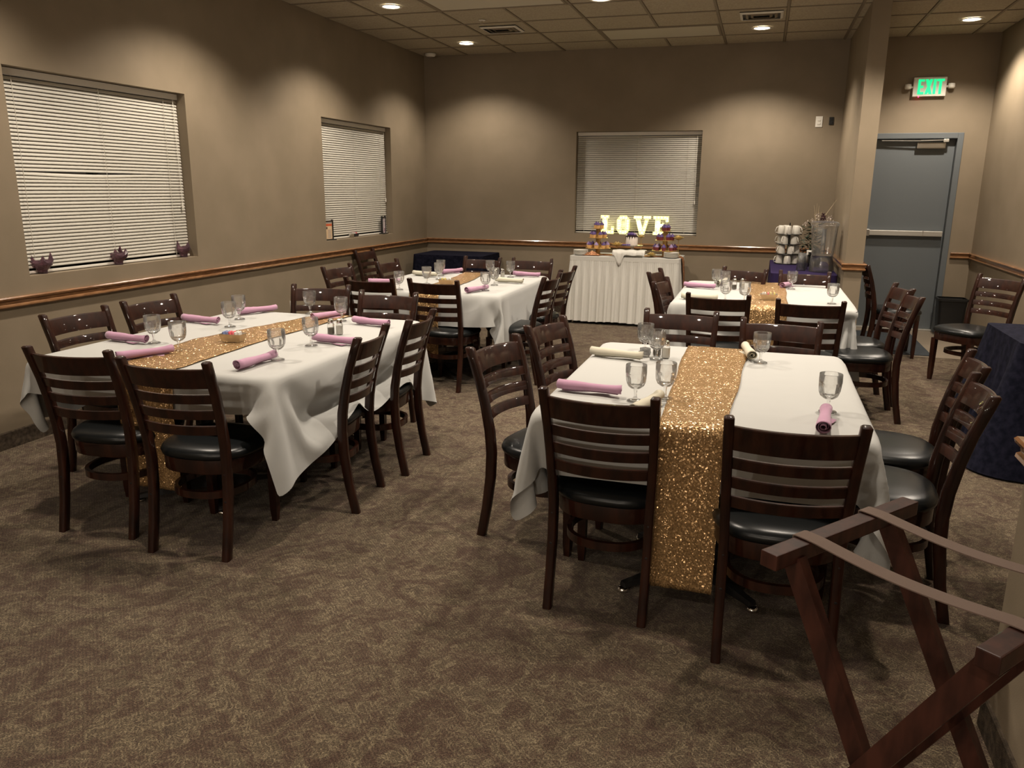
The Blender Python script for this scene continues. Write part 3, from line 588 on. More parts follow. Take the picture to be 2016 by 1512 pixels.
# ---------------------------------------------------------------- settled tablecloth shapes (differences along rows and columns, 2 mm steps)
CLOTHS = {}
CLOTHS['LF'] = (53, 53, [
-1682,-3,-11,-14,-11,-1,16,18,-8,9,20,22,21,21,22,21,21,22,21,22,21,21,22,21,21,22,21,22,21,21,22,21,21,22,21,21,22,21,19,15,-4,-3,15,16,10,12,0,9,3,2,1,2,1,6,-2,7,3,-3,-7,-13,-2,21,-11,1,0,0,0,0,0,0,0,0,0,0,0,0,0,0,0,0,0,0,0,0,0,0,0,0,0,-1,0,-1,3,2,12,0,-4,2,-7,8,-7,-1,0,1,-1,2,-12,8,4,8,6,-4,-8,-10,1,7,0,0,0,0,0,0,1,-1,0,0,0,0,0,0,1,-1,0,0,0,0,0,0,1,-1,0,1,0,-2,2,0,8,3,0,2,-3,0,-6,-1,0,0,0,0,-1,-21,0,4,6,11,10,-4,-4,-10,8,1,-1,0,0,0,0,0,0,0,0,0,0,0,0,0,0,0,0,0,1,-1,0,0,0,0,0,0,2,-1,2,7,2,0,-3,-6,-3,0,0,0,-2,-1,-1,-2,-20,0,-1,1,1,6,14,1,-8,6,0,0,0,1,-1,0,0,0,0,0,0,0,0,0,0,0,0,0,0,0,0,0,0,0,0,0,0,1,2,2,4,2,-3,-10,-2,-2,-1,-1,-2,1,0,2,2,-10,0,1,-1,0,0,-2,-1,11,2,-1,1,0,-1,1,0,0,0,0,0,0,0,0,0,0,0,0,0,0,0,0,0,0,0,1,-1,0,0,0,0,5,-4,-9,-3,0,1,0,2,2,1,2,3,0,16,0,0,0,-1,-4,-4,-4,-4,1,0,0,0,0,0,0,0,0,0,0,0,1,-1,0,0,0,0,0,0,0,0,0,0,0,0,0,0,0,0,0,0,4,-6,6,1,1,0,-2,-2,0,-1,-3,4,12,1,0,-3,-6,-3,-2,1,0,0,0,0,0,0,0,0,0,0,0,0,0,0,0,0,0,0,1,-1,0,0,0,0,0,0,0,0,0,0,0,0,-1,2,-3,-5,4,5,4,5,4,0,-2,-2,-8,10,0,-9,-5,-1,1,2,1,1,0,0,0,0,1,-1,0,0,0,0,0,0,0,0,0,0,0,0,0,0,0,0,0,0,0,0,0,0,0,0,0,0,0,1,-2,-11,-3,2,0,1,8,10,3,-2,9,-9,-4,0,2,1,0,1,0,0,0,0,0,0,0,0,0,0,0,0,0,0,0,0,0,0,0,0,0,0,0,0,0,0,0,0,0,0,0,0,0,-1,5,-3,-2,-8,-4,0,3,2,1,9,5,6,-10,0,1,0,0,2,1,1,-1,0,0,0,0,0,0,0,0,0,0,0,0,0,0,0,0,0,0,0,0,0,0,0,0,0,0,0,0,0,0,0,0,1,5,-2,-5,-7,-2,1,1,5,4,5,4,-2,-5,-1,-1,3,1,1,0,0,1,-1,0,0,0,0,0,0,1,-1,0,0,0,0,0,0,0,0,0,0,0,1,-1,0,0,0,0,0,0,0,0,0,0,2,4,0,-7,-8,3,3,1,3,4,4,-2,-2,-4,4,0,1,-1,0,0,0,0,0,0,0,0,0,0,0,0,
0,0,0,0,0,0,0,0,0,0,0,-1,1,0,0,0,0,0,0,-1,1,0,1,0,3,-1,-3,-1,3,3,-2,-3,5,2,-1,-2,0,0,2,0,-1,0,0,0,0,0,0,0,0,0,0,0,0,0,0,0,1,-1,0,0,0,0,0,0,1,-1,0,0,0,0,0,0,0,0,0,1,0,1,2,-1,-4,-2,2,6,1,-8,1,-1,1,-2,3,0,-1,-1,0,0,0,0,0,0,0,1,-1,0,0,0,0,0,0,0,0,0,0,0,0,0,0,0,0,0,0,0,0,0,0,0,0,0,1,0,1,1,0,-3,-3,0,1,3,6,0,0,-1,3,1,-2,-1,0,0,0,0,0,0,0,0,0,0,0,0,0,0,0,0,0,0,0,0,0,0,0,0,0,0,0,0,0,0,0,0,0,0,0,-1,3,-1,2,0,-2,-3,0,-1,1,3,-1,0,0,4,-2,-1,0,0,0,0,0,0,1,-1,0,0,0,0,0,0,0,0,0,0,0,0,0,0,0,0,0,0,0,0,0,0,0,0,0,1,-1,0,-1,0,2,2,1,-3,-3,0,0,-2,2,-1,0,1,2,-2,1,-1,0,0,0,0,0,0,0,0,0,0,0,0,0,1,-1,0,0,0,0,0,0,0,0,0,0,0,0,0,0,0,0,0,0,0,0,-1,2,-4,5,1,0,-5,-1,0,1,0,-1,0,1,0,0,0,0,0,0,0,0,0,0,0,0,0,0,0,0,0,0,0,0,0,0,0,0,0,0,0,0,0,0,0,0,0,0,0,0,0,0,0,0,0,-1,0,4,-1,-3,-1,0,0,-1,0,-1,1,1,0,-2,1,0,0,0,0,0,0,0,0,0,0,0,0,0,0,0,0,0,0,0,0,0,1,-1,0,0,0,0,0,0,0,0,0,0,0,0,0,0,0,-2,5,0,-4,0,-1,0,1,-1,1,0,0,0,1,-1,0,0,0,0,0,0,0,0,0,0,0,0,0,0,0,0,0,0,0,0,0,0,0,0,0,0,0,0,0,1,-1,0,0,0,0,0,0,4,-10,7,3,-5,0,1,1,-4,-1,0,1,0,0,0,0,0,0,1,-1,0,0,0,0,0,0,1,-1,0,0,0,0,0,0,0,0,0,0,0,0,0,0,0,0,0,0,0,0,0,0,0,-1,0,2,-3,1,6,-5,-1,0,-3,2,0,-1,2,0,-1,0,0,0,0,0,0,0,0,0,0,0,0,0,0,0,0,0,0,0,0,0,0,0,0,0,0,0,0,0,0,0,0,0,0,0,0,0,0,-2,2,-2,-2,9,0,-8,-1,-1,3,-1,1,-1,1,0,0,0,0,0,0,0,0,0,0,0,0,0,0,0,0,0,0,0,0,0,1,-1,0,0,0,0,0,0,0,0,0,0,0,0,0,0,0,0,0,0,0,-2,6,4,-12,0,3,0,-1,0,1,0,0,-1,1,0,0,0,0,0,0,0,0,0,0,0,0,0,0,0,0,0,0,0,0,0,0,0,0,0,0,1,-1,0,0,0,0,0,0,0,0,0,0,0,-3,3,3,0,-3,0,1,0,0,0,0,0,1,-1,0,0,0,0,0,0,0,1,-1,0,0,0,0,0,0,1,-1,0,0,0,0,0,0,0,0,
0,0,0,0,0,0,0,0,0,1,0,0,-1,0,2,-5,-5,14,-4,0,0,0,0,0,0,0,0,0,-1,1,0,0,0,0,0,0,0,0,0,0,0,0,0,0,0,0,0,0,0,0,0,1,-1,0,0,0,0,0,0,0,0,0,0,1,0,-1,0,4,-7,-1,4,6,-3,0,1,-1,0,0,0,-1,1,0,0,0,0,0,0,0,0,0,0,0,0,0,0,0,0,0,0,0,0,0,0,0,0,0,0,0,0,0,0,0,0,0,0,0,0,1,-1,1,1,-3,1,3,2,1,-3,0,1,-1,-1,1,0,0,0,0,0,0,1,-1,0,0,0,0,0,0,1,-1,0,0,0,0,0,0,0,0,0,0,0,0,0,0,0,0,0,1,-1,0,0,1,0,-1,1,0,-5,5,1,0,3,-4,0,0,0,0,0,0,-1,1,0,0,0,0,0,0,0,0,0,0,0,0,0,0,0,0,0,0,0,1,-1,0,0,0,0,0,0,0,0,0,0,0,0,0,1,0,-2,1,-1,-3,6,0,0,0,5,1,-1,0,0,-1,1,0,0,0,0,0,0,0,0,0,0,0,0,0,0,0,0,0,0,0,0,0,0,0,0,0,0,0,0,0,1,-1,0,0,0,0,0,1,0,-2,2,-2,-2,4,1,0,-1,2,0,1,-2,1,0,0,0,0,0,0,0,0,0,0,0,0,1,-1,0,0,0,0,0,0,1,-1,0,0,0,0,0,0,0,0,0,0,0,0,0,0,0,0,1,0,-4,6,-6,0,5,0,0,-1,-1,0,0,0,-1,1,0,0,0,0,0,0,0,0,0,0,0,0,0,0,0,0,0,0,0,0,0,0,0,0,0,0,0,1,-1,0,0,0,0,0,0,0,1,1,-2,0,2,-7,4,3,0,0,0,-2,1,-1,0,-2,2,0,0,0,0,0,0,0,0,1,-1,0,0,0,0,0,0,1,-1,0,0,0,0,0,0,0,0,0,0,0,0,0,0,0,0,0,0,0,2,-4,1,0,-5,7,2,-1,0,0,-2,0,1,0,-3,1,1,0,0,0,0,0,0,0,0,0,0,0,0,0,0,0,0,0,0,0,0,0,0,0,1,-1,0,0,0,0,0,0,0,0,0,0,0,0,-2,4,-7,2,13,-6,-3,0,1,-5,1,0,-3,1,-1,1,1,0,0,0,0,0,0,0,0,0,0,0,0,0,0,0,0,0,0,0,1,-1,0,0,0,0,0,0,0,0,0,1,-1,0,1,0,-2,1,-3,-3,5,8,3,-8,-2,-2,-3,0,0,1,-1,-1,0,1,0,1,-1,1,-1,0,0,0,0,0,0,1,-1,0,0,0,0,0,0,0,0,0,0,0,0,0,0,1,-1,0,0,0,0,0,0,-1,-2,-3,-2,12,0,8,-13,-3,-2,7,-2,1,1,1,-3,1,-1,1,1,0,0,0,0,0,0,0,0,0,0,0,0,0,0,0,0,0,0,0,0,0,0,1,-1,0,0,0,0,0,0,0,0,1,-2,-4,-4,8,7,-6,-5,12,-17,2,4,-5,3,4,0,1,-5,2,0,0,0,0,0,0,0,0,0,0,0,0,0,0,0,0,1,-1,0,0,0,1,-1,0,0,0,0,0,0,0,0,0,1,
-1,0,-4,-3,7,8,0,-4,-3,-6,4,0,-10,-6,9,3,-2,-3,1,-3,1,0,0,0,0,0,0,0,1,-1,0,0,0,0,0,0,0,0,0,0,0,0,0,0,0,0,0,0,0,1,-1,0,0,0,0,-5,8,6,3,-9,-5,-5,0,8,-2,-7,-6,0,4,8,1,-3,-2,-3,0,1,0,0,0,0,0,0,0,0,0,0,0,0,0,0,0,0,0,0,0,0,0,0,0,1,-1,0,0,0,1,-1,0,0,1,5,-3,-8,-2,2,3,6,0,-6,-5,-4,2,1,-5,2,6,1,-3,1,-1,0,0,0,0,0,0,0,0,0,0,1,-1,0,0,0,1,-1,0,0,0,1,-1,0,0,0,1,-1,0,0,0,0,-1,4,-8,-1,2,6,3,2,1,-5,-14,5,-8,9,3,1,-3,-5,0,4,-2,1,0,0,0,0,0,0,0,0,0,0,0,0,0,0,0,0,0,0,0,0,0,0,0,0,0,0,0,1,-1,0,1,-2,-5,4,4,5,0,1,-2,-9,-9,3,3,-13,1,4,5,6,3,-1,-3,-3,1,0,0,0,0,0,0,0,0,0,0,0,0,0,0,0,0,0,0,0,0,0,0,1,-1,0,0,0,0,0,1,1,-3,0,4,2,-2,-2,-7,-5,-2,3,4,0,-16,-2,-1,2,2,4,8,5,0,-2,0,0,0,0,0,0,0,1,-1,0,0,0,1,-1,0,0,0,1,-1,0,0,0,0,0,0,0,0,0,0,0,1,-2,-1,-3,-3,-2,-3,1,1,4,3,0,-1,-17,1,3,-2,-2,1,1,10,11,-6,0,0,1,-1,0,0,0,0,0,0,0,0,0,0,0,0,0,0,0,0,0,0,0,0,0,0,0,0,0,0,-3,-5,14,3,0,-2,-1,-2,-1,-3,-2,-2,0,-10,4,3,9,7,-1,-6,0,-4,-1,-1,1,-1,0,1,-1,0,0,0,0,0,0,0,0,0,0,0,0,0,0,0,0,0,0,0,0,0,0,0,-1,-3,-1,-4,6,7,5,3,1,-2,-2,-3,-1,-5,6,5,5,0,-6,-6,1,0,-4,1,-1,-1,0,1,-1,0,0,0,0,1,-1,0,0,0,0,0,0,0,0,0,0,0,0,0,0,0,0,-1,0,-1,-3,9,-13,-5,4,6,6,5,5,3,-2,-3,-2,15,-1,0,-7,-6,-1,7,1,-10,3,0,0,0,-1,0,0,1,-1,0,0,0,0,0,0,1,-1,0,0,0,0,0,0,0,0,0,0,0,0,0,-2,-2,4,8,-18,-7,2,4,5,7,6,6,0,2,14,1,-9,-7,-1,8,5,-9,-2,1,0,0,0,0,0,0,-1,0,0,0,0,1,-1,0,0,0,0,0,0,0,0,0,-1,1,0,-1,1,0,-1,-2,0,-1,12,3,-20,-8,-1,2,2,4,7,11,5,15,-10,-8,1,6,6,-3,-15,10,-2,0,1,-1,1,0,0,0,0,0,-1,0,0,0,0,0,0,0,0,0,0,0,0,0,-1,1,0,-1,0,0,1,-4,1,6,7,1,-19,-8,-2,0,1,1,3,7,3,-6,2,3,7,3,
-11,-5,5,-1,1,-1,1,0,0,0,-1,0,1,0,0,0,0,0,-1,0,0,-1,1,0,-1,0,1,0,-1,-1,0,1,0,-2,1,-2,1,10,5,-1,-17,-10,-2,0,1,0,0,-4,2,3,6,5,-4,-10,-1,3,1,0,0,1,-1,0,0,0,0,0,0,0,0,-1,0,-1,0,0,-1,-1,1,0,0,-1,0,0,2,0,-3,-1,1,2,-1,-1,7,9,0,-2,-16,-8,-4,0,0,1,1474,-10,-1,7,-7,-10,-7,-1,12,14,3,-1,0,0,-1,0,0,0,0,-1,0,0,0,0,0,-1,0,0,-1,0,-1,0,-1,0,0,2,3,1,-3,5,-11,-19,-10,-1,9,-2,-15,-4,4,5,6,5,5,16,1,-8,-10,10,2,-3,-3,-2,-2,-1,0,-1,-1,1,0,0,1,0,1,-1,0,0,0,0,1,0,-1,1,0,0,0,-1,0,-1,-2,1,4,-4,-1,4,11,-2,-2,-5,-8,15,8,2,0,-1,0,1,9,3,4,-4,-9,7,2,-5,-8,2,-3,1,0,1,0,1,0,-1,0,0,1,0,0,0,-1,0,0,1,0,0,0,0,2,-1,0,-2,-5,3,1,-2,4,-1,10,-4,-5,13,5,1,0,0,0,1,-1,-1,4,4,6,2,-6,2,-1,-10,-1,1,-2,2,0,1,-1,0,0,0,0,0,0,0,0,1,0,0,-1,0,0,1,0,-1,1,1,1,-1,-9,11,-5,6,0,4,3,6,2,1,0,-1,0,0,-1,0,5,0,-1,-2,2,5,6,0,-3,-15,0,3,-1,0,-1,1,0,0,-1,0,0,0,0,0,0,0,0,1,0,0,0,0,1,0,0,1,1,1,-6,4,3,5,2,9,0,0,-1,0,-1,0,1,0,1,10,-1,-1,0,-2,-1,-4,8,9,2,0,-1,0,0,0,-1,0,0,1,0,0,0,0,0,0,0,0,0,0,0,0,-1,0,0,0,0,1,0,1,-2,-7,8,-1,-1,0,1,0,1,1,1,-1,1,-1,15,-1,0,-1,2,1,3,1,1,1,0,0,0,-1,0,0,0,0,0,0,0,0,0,0,0,0,0,0,0,0,0,0,0,0,0,0,0,0,0,1,0,-3,0,1,-1,-2,1,0,1,0,1,0,1,17,0,-1,3,1,1,0,1,0,-1,0,0,0,1,0,0,0,0,-1,0,0,0,0,0,0,0,0,0,0,0,0,1,0,0,0,0,-1,0,0,0,1,0,-1,-4,1,1,-1,-2,-2,-2,2,2,4,18,1,1,0,0,1,0,0,0,0,0,0,0,0,0,0,0,0,1,0,0,0,0,-1,0,0,0,0,0,0,0,0,0,0,0,0,1,0,0,0,0,-1,0,0,-5,-1,0,0,0,3,-1,1,0,20,0,1,0,0,0,0,0,1,-1,0,0,0,0,0,0,0,0,0,0,0,0,0,1,0,0,0,0,-1,0,0,0,0,0,0,0,0,0,0,0,0,0,-1,0,1,-2,-2,0,1,1,-1,0,0,19,2,0,0,0,0,0,0,0,1,0,0,0,0,-1,0,0,0,0,0,0,0,0,0,0,
0,0,0,1,0,0,0,-1,0,0,0,0,0,0,0,0,0,0,-1,1,0,-2,-1,1,0,1,-2,0,20,-1,2,0,0,0,0,0,0,0,0,0,0,0,1,0,0,0,0,-1,0,0,0,0,0,0,0,0,0,0,0,0,1,0,0,0,0,-1,0,0,1,0,-1,0,-1,0,0,0,0,-1,0,-1,-1,19,2,0,0,0,0,1,-1,0,0,0,0,0,0,0,0,0,0,0,1,0,0,0,0,0,-1,0,0,0,0,0,0,0,0,0,0,0,1,0,0,-1,0,0,0,0,-1,2,-1,-4,-4,2,2,-4,20,1,-1,1,0,0,0,1,0,0,0,-1,0,0,0,0,0,0,0,0,0,0,0,0,0,1,0,0,0,-1,0,0,0,0,0,0,0,0,0,0,0,0,0,1,-1,0,0,0,0,-1,-6,-2,6,21,-1,1,0,0,0,0,0,0,0,0,1,0,0,0,0,-1,0,0,0,0,0,0,0,0,0,0,0,0,1,0,0,0,0,-1,0,0,0,0,0,0,0,0,0,0,0,0,0,0,0,-1,-2,-5,21,0,-1,1,0,0,0,0,0,0,0,0,0,0,0,0,1,0,0,0,0,-1,0,0,0,0,0,0,0,0,0,0,0,0,1,0,0,0,0,0,0,0,0,-1,1,-1,0,0,0,0,1,-2,-1,22,-1,1,-1,1,0,-1,0,0,0,0,0,0,0,0,0,0,0,0,0,0,1,0,0,0,0,-1,0,0,0,0,0,0,0,0,0,0,0,0,0,0,0,0,0,0,1,-1,0,0,0,0,0,-1,21,0,0,0,0,0,1,0,0,0,0,0,-1,0,0,0,0,0,0,0,0,0,0,0,0,0,1,0,0,0,0,-1,0,0,0,0,0,0,0,0,0,0,0,0,0,0,0,0,0,0,-1,0,-1,21,0,0,0,0,0,0,0,0,0,0,0,1,0,0,0,0,0,-1,0,0,0,0,0,0,0,0,0,0,0,0,1,0,0,0,0,-1,0,0,0,0,0,0,0,0,0,0,1,0,-1,-1,0,-1,21,1,-1,0,0,0,0,0,0,0,0,0,0,0,0,0,0,0,1,0,0,0,0,-1,0,0,0,0,0,0,0,0,0,0,0,0,1,0,0,0,0,0,0,0,-1,0,0,0,0,0,0,0,-6,22,-1,1,0,0,0,0,0,-1,0,0,0,0,0,0,0,0,0,0,0,0,0,0,1,0,0,0,0,-1,0,0,0,0,0,0,0,0,0,0,0,0,0,0,0,0,-1,0,0,1,0,0,-1,-2,21,0,0,0,0,0,0,0,1,0,0,0,0,0,0,-1,0,0,0,0,0,0,0,0,0,0,0,0,1,0,0,0,0,-1,0,0,0,0,0,0,0,0,0,0,0,0,0,-1,1,1,-1,-4,1,21,0,0,0,0,0,0,0,0,0,0,0,0,0,0,1,0,0,0,0,-1,0,0,0,0,0,0,0,0,0,0,0,0,1,0,0,0,0,0,-1,0,0,0,0,0,0,-1,0,1,-4,0,-1,3,21,1,-1,0,0,0,0,0,0,0,0,0,0,0,0,0,0,0,0,0,1,0,0,0,0,-1,0,0,0,0,0,0,0,0,0,0,0,0,0,1,0,
0,0,0,0,0,-1,-1,-1,-1,-1,3,0,21,0,1,0,0,0,0,0,0,0,-1,0,0,0,0,0,0,0,0,0,0,0,0,0,0,1,0,0,0,0,-1,0,0,0,0,0,0,0,0,0,0,0,0,0,0,0,0,-1,-5,4,2,0,1,21,0,0,0,0,0,0,0,0,0,1,0,0,0,0,0,0,-1,0,0,0,0,0,0,0,0,0,0,0,0,1,0,0,0,0,-1,0,0,0,0,0,0,0,0,0,0,0,-1,-3,1,3,0,0,21,0,0,0,0,0,0,0,0,0,0,0,0,0,0,0,0,1,0,0,0,0,-1,0,0,0,0,0,0,0,0,0,0,0,0,1,0,0,0,0,-1,0,0,0,0,0,0,-1,1,-1,-4,3,1,21,1,0,0,0,-1,0,0,0,0,0,0,0,0,0,0,0,0,0,0,0,0,1,0,0,0,0,-1,0,0,0,0,0,0,0,0,0,0,0,0,1,0,0,0,0,0,-1,-1,1,-3,-1,0,2,22,-1,0,0,0,1,0,0,0,0,0,0,-1,0,0,0,0,0,0,0,0,0,0,0,0,0,0,1,0,0,0,0,-1,0,0,0,0,0,0,0,0,0,0,0,0,0,-1,1,0,0,-1,-3,3,21,0,0,0,0,0,0,0,0,0,0,0,1,0,0,0,0,0,0,-1,0,0,0,0,0,0,0,0,0,0,0,0,1,0,0,0,0,-1,0,0,0,0,0,0,0,0,1,-1,0,1,0,-1,-4,21,0,0,0,0,0,0,0,0,0,0,0,0,0,0,0,0,0,0,1,0,0,0,0,-1,0,0,0,0,0,0,0,0,0,0,0,0,1,0,0,-1,0,0,0,1,-1,0,0,1,-1,0,0,-1,21,1,0,0,0,0,0,-1,0,0,0,0,0,0,0,0,0,0,0,0,0,0,0,0,1,0,0,0,0,-1,0,0,0,0,0,0,0,0,0,0,1,0,0,0,-1,0,0,0,0,0,0,0,0,22,-1,0,0,0,0,0,1,0,0,0,0,0,0,0,-1,0,0,0,0,0,0,0,0,0,0,0,0,0,1,0,0,0,0,-1,0,0,0,0,0,0,0,0,0,0,0,-1,1,0,0,0,0,-2,21,0,0,0,0,0,0,0,0,0,0,0,0,0,0,1,0,0,0,0,0,-1,0,0,0,0,0,0,0,0,0,0,0,0,1,0,0,-1,0,0,0,0,0,0,0,0,-1,0,1,0,0,0,0,21,1,0,-1,0,0,0,0,0,0,0,0,0,0,0,0,0,0,0,0,0,1,0,0,0,-1,0,0,0,0,0,0,0,0,0,0,0,1,0,0,-1,0,0,0,0,0,-2,-2,3,0,1,0,-2,21,0,-1,1,1,0,0,0,0,0,0,-1,0,0,0,0,0,0,0,0,0,0,0,0,0,1,0,0,0,0,0,-1,0,0,0,0,0,0,0,0,1,-1,1,0,-1,-1,1,-2,-2,4,-1,-2,-4,22,-2,1,1,-1,0,0,0,0,0,0,1,0,0,0,0,0,-1,0,0,0,0,0,0,0,0,0,0,0,0,0,1,0,0,0,0,-1,0,0,0,0,1,-1,0,0,-2,1,-1,-3,4,-6,-1,1,20,2,
-1,0,0,0,0,0,0,0,0,0,0,0,0,0,0,1,0,0,0,0,0,-1,0,0,0,0,0,0,0,0,0,0,0,0,1,0,-1,0,0,0,0,-1,-2,2,0,0,-4,-10,-1,0,10,17,-1,5,0,0,0,0,0,0,0,0,0,0,0,0,0,0,0,0,0,0,0,0,1,0,0,0,0,-1,0,0,0,0,0,0,0,0,0,1,0,-1,0,0,-2,1,0,-2,2,0,-3,1,0,-10,19,1,-2,2,1,0,0,1,0,0,0,0,0,0,-1,0,0,0,0,0,0,0,0,0,0,0,0,0,1,0,0,0,0,-1,0,0,0,0,0,0,1,-1,-2,0,-1,-3,1,1,0,0,2,0,-2,20,0,0,0,0,1,0,0,0,0,0,0,0,0,1,0,0,0,0,-1,0,0,0,0,0,0,0,0,0,0,0,0,0,1,0,0,0,-1,0,0,0,0,-1,-1,-1,1,-1,-1,2,1,1,-2,-2,21,0,0,-2,1,1,0,0,0,0,0,0,0,0,0,0,0,0,0,1,0,0,0,0,-1,0,0,0,0,0,0,0,0,0,0,0,0,1,0,-1,0,0,-1,0,0,0,0,1,-1,0,-1,-3,3,19,2,-1,1,-1,-1,2,0,1,0,-1,0,0,0,0,0,0,0,0,0,0,0,0,0,1,0,0,0,0,0,-1,0,0,0,0,0,0,0,0,1,-1,0,0,0,0,-1,0,-1,0,0,-4,2,3,17,0,0,-3,4,2,0,0,0,1,1,0,0,0,0,0,-1,0,0,0,0,0,0,0,0,0,0,0,0,0,1,0,0,0,-1,0,0,0,0,0,0,-1,0,0,0,0,-1,-1,-2,-1,3,2,-1,14,-3,-3,5,0,0,6,2,2,-2,0,0,0,0,0,0,1,0,0,-1,0,0,0,0,0,0,0,0,0,0,0,0,0,0,1,0,0,-1,0,1,1,-1,-1,-2,-1,-1,0,0,0,1,2,0,0,13,0,3,-4,-4,0,2,7,-3,5,0,0,0,0,0,0,0,0,0,1,0,0,0,0,0,0,0,0,-1,0,0,0,0,0,0,0,0,1,1,-1,-2,0,0,-1,-1,1,1,1,1,1,-1,0,0,18,0,-1,-2,-6,2,2,-1,0,-14,2,1,-1,0,0,0,0,0,0,0,0,0,0,0,0,0,1,-1,1,0,0,0,0,0,0,0,0,0,-1,2,-6,13,7,3,0,-1,-2,0,1,1,1,1,0,10,-3,-5,-5,9,9,1,-3,-15,-1,2,2,0,-1,0,-1,0,0,1,0,0,0,0,0,0,0,-1,1,0,0,0,0,0,0,-1,1,0,0,3,0,-5,-8,11,10,5,2,1,-1,-2,-1,0,1,3,-6,-3,1,14,10,-1,-2,-13,-3,1,-1,2,2,-1,1,-1,-2,0,-1,0,1,0,1,0,0,0,0,0,0,0,0,0,-1,0,2,-1,0,2,3,-2,-3,-7,3,2,7,6,5,2,2,-1,-2,0,-2,-9,5,13,6,0,-1,-9,-8,1,1,-3,1,1,3,-2,3,0,-3,-1,-1,-1,1,-1,0,2,0,0,0,0,0,0,-1,2,1,-2,1,3,2,
1,-4,1,-5,-4,3,-2,3,7,4,4,4,2,-2,-1,-1,11,5,1,-1,-5,-11,2,-2,-2,1,-3,3,0,3,-2,2,3,-2,-2,-1,-3,1,-1,-3,0,1,1,1,1,1,2,1,0,2,1,0,0,-2,-1,-4,3,-8,3,2,-1,-2,7,3,3,3,3,3,12,4,0,-1,-2,-11,-5,1,2,-1,-1,-1,-3,0,0,1,3,1,3,3,1,2,-2,-1,-3,-2,-1,1,1,2,1,2,0,2,3,1,-2,-2,-2,-6,0,-5,-3,4,3,-2,-3,-1,6,1,4,3,1,15,1,-1,0,-10,-8,-1,0,3,1,-3,-2,-2,-1,-4,-2,-3,0,1,1,1,1,3,7,9,6,4,1,1,0,0,0,1,0,-1,0,0,-4,-12,-3,1,0,-8,-2,7,2,-2,-5,-1,8,0,3,3,188,18,16,15,16,15,13,11,9,-8,0,0,0,0,0,0,0,0,0,-1,0,0,0,0,0,0,0,0,0,0,0,0,0,0,0,1,0,2,3,1,1,2,-10,-14,-16,-14,-13,-17,-21,-20,-21,-20,-21,10,1,2,2,-1,1,2,0,-2,7,0,-1,0,0,0,0,0,0,0,1,0,0,0,0,0,0,-1,0,0,0,0,0,0,0,0,0,0,0,-1,1,-1,-12,2,4,1,0,-6,-3,0,-1,1,-1,0,7,1,1,2,3,0,0,3,3,1,0,1,-1,0,0,0,0,0,0,0,0,0,0,0,0,0,1,0,0,0,0,0,0,-1,1,-1,0,0,-2,0,-5,3,-3,1,-2,-6,-1,-1,0,1,-1,1,0,3,1,1,2,2,3,2,1,4,2,0,0,1,0,0,-1,0,0,0,0,0,0,0,0,0,0,0,0,0,0,0,0,0,1,-1,0,0,-2,1,-4,-2,2,-2,-4,-4,0,-1,0,1,-1,0,-1,1,3,0,1,0,1,1,4,3,2,6,0,-1,0,0,0,1,0,0,0,0,0,0,0,0,0,0,0,0,0,0,0,0,-1,0,0,0,0,1,-1,0,-1,-4,-2,-8,0,-1,0,1,-1,0,0,1,-1,3,0,0,0,-1,1,0,3,4,-5,0,1,1,0,0,0,0,0,0,0,0,0,0,0,0,0,0,0,0,0,0,0,1,0,0,0,0,-2,0,3,6,-8,-4,1,0,0,1,-1,0,1,1,-1,1,0,-1,0,0,1,0,0,0,1,-1,-2,0,-1,0,0,0,0,0,1,-1,0,0,0,0,0,0,0,0,0,0,0,0,0,0,0,0,0,1,0,-1,5,5,-3,1,0,0,-1,1,1,-1,0,1,0,0,1,0,0,0,0,0,0,-1,-1,1,0,0,0,0,0,0,0,-1,1,0,0,0,0,0,0,0,0,0,0,0,0,0,0,0,0,0,0,0,1,-2,3,1,-2,2,1,1,0,-1,1,0,0,2,2,-1,-1,0,0,0,0,1,-1,0,0,0,0,0,0,0,0,0,0,0,0,0,0,0,0,0,0,0,0,0,0,0,0,0,0,0,0,0,0,-1,2,0,0,0,-2,0,0,0,1,3,3,2,0,2,-1,-1,0,0,0,1,
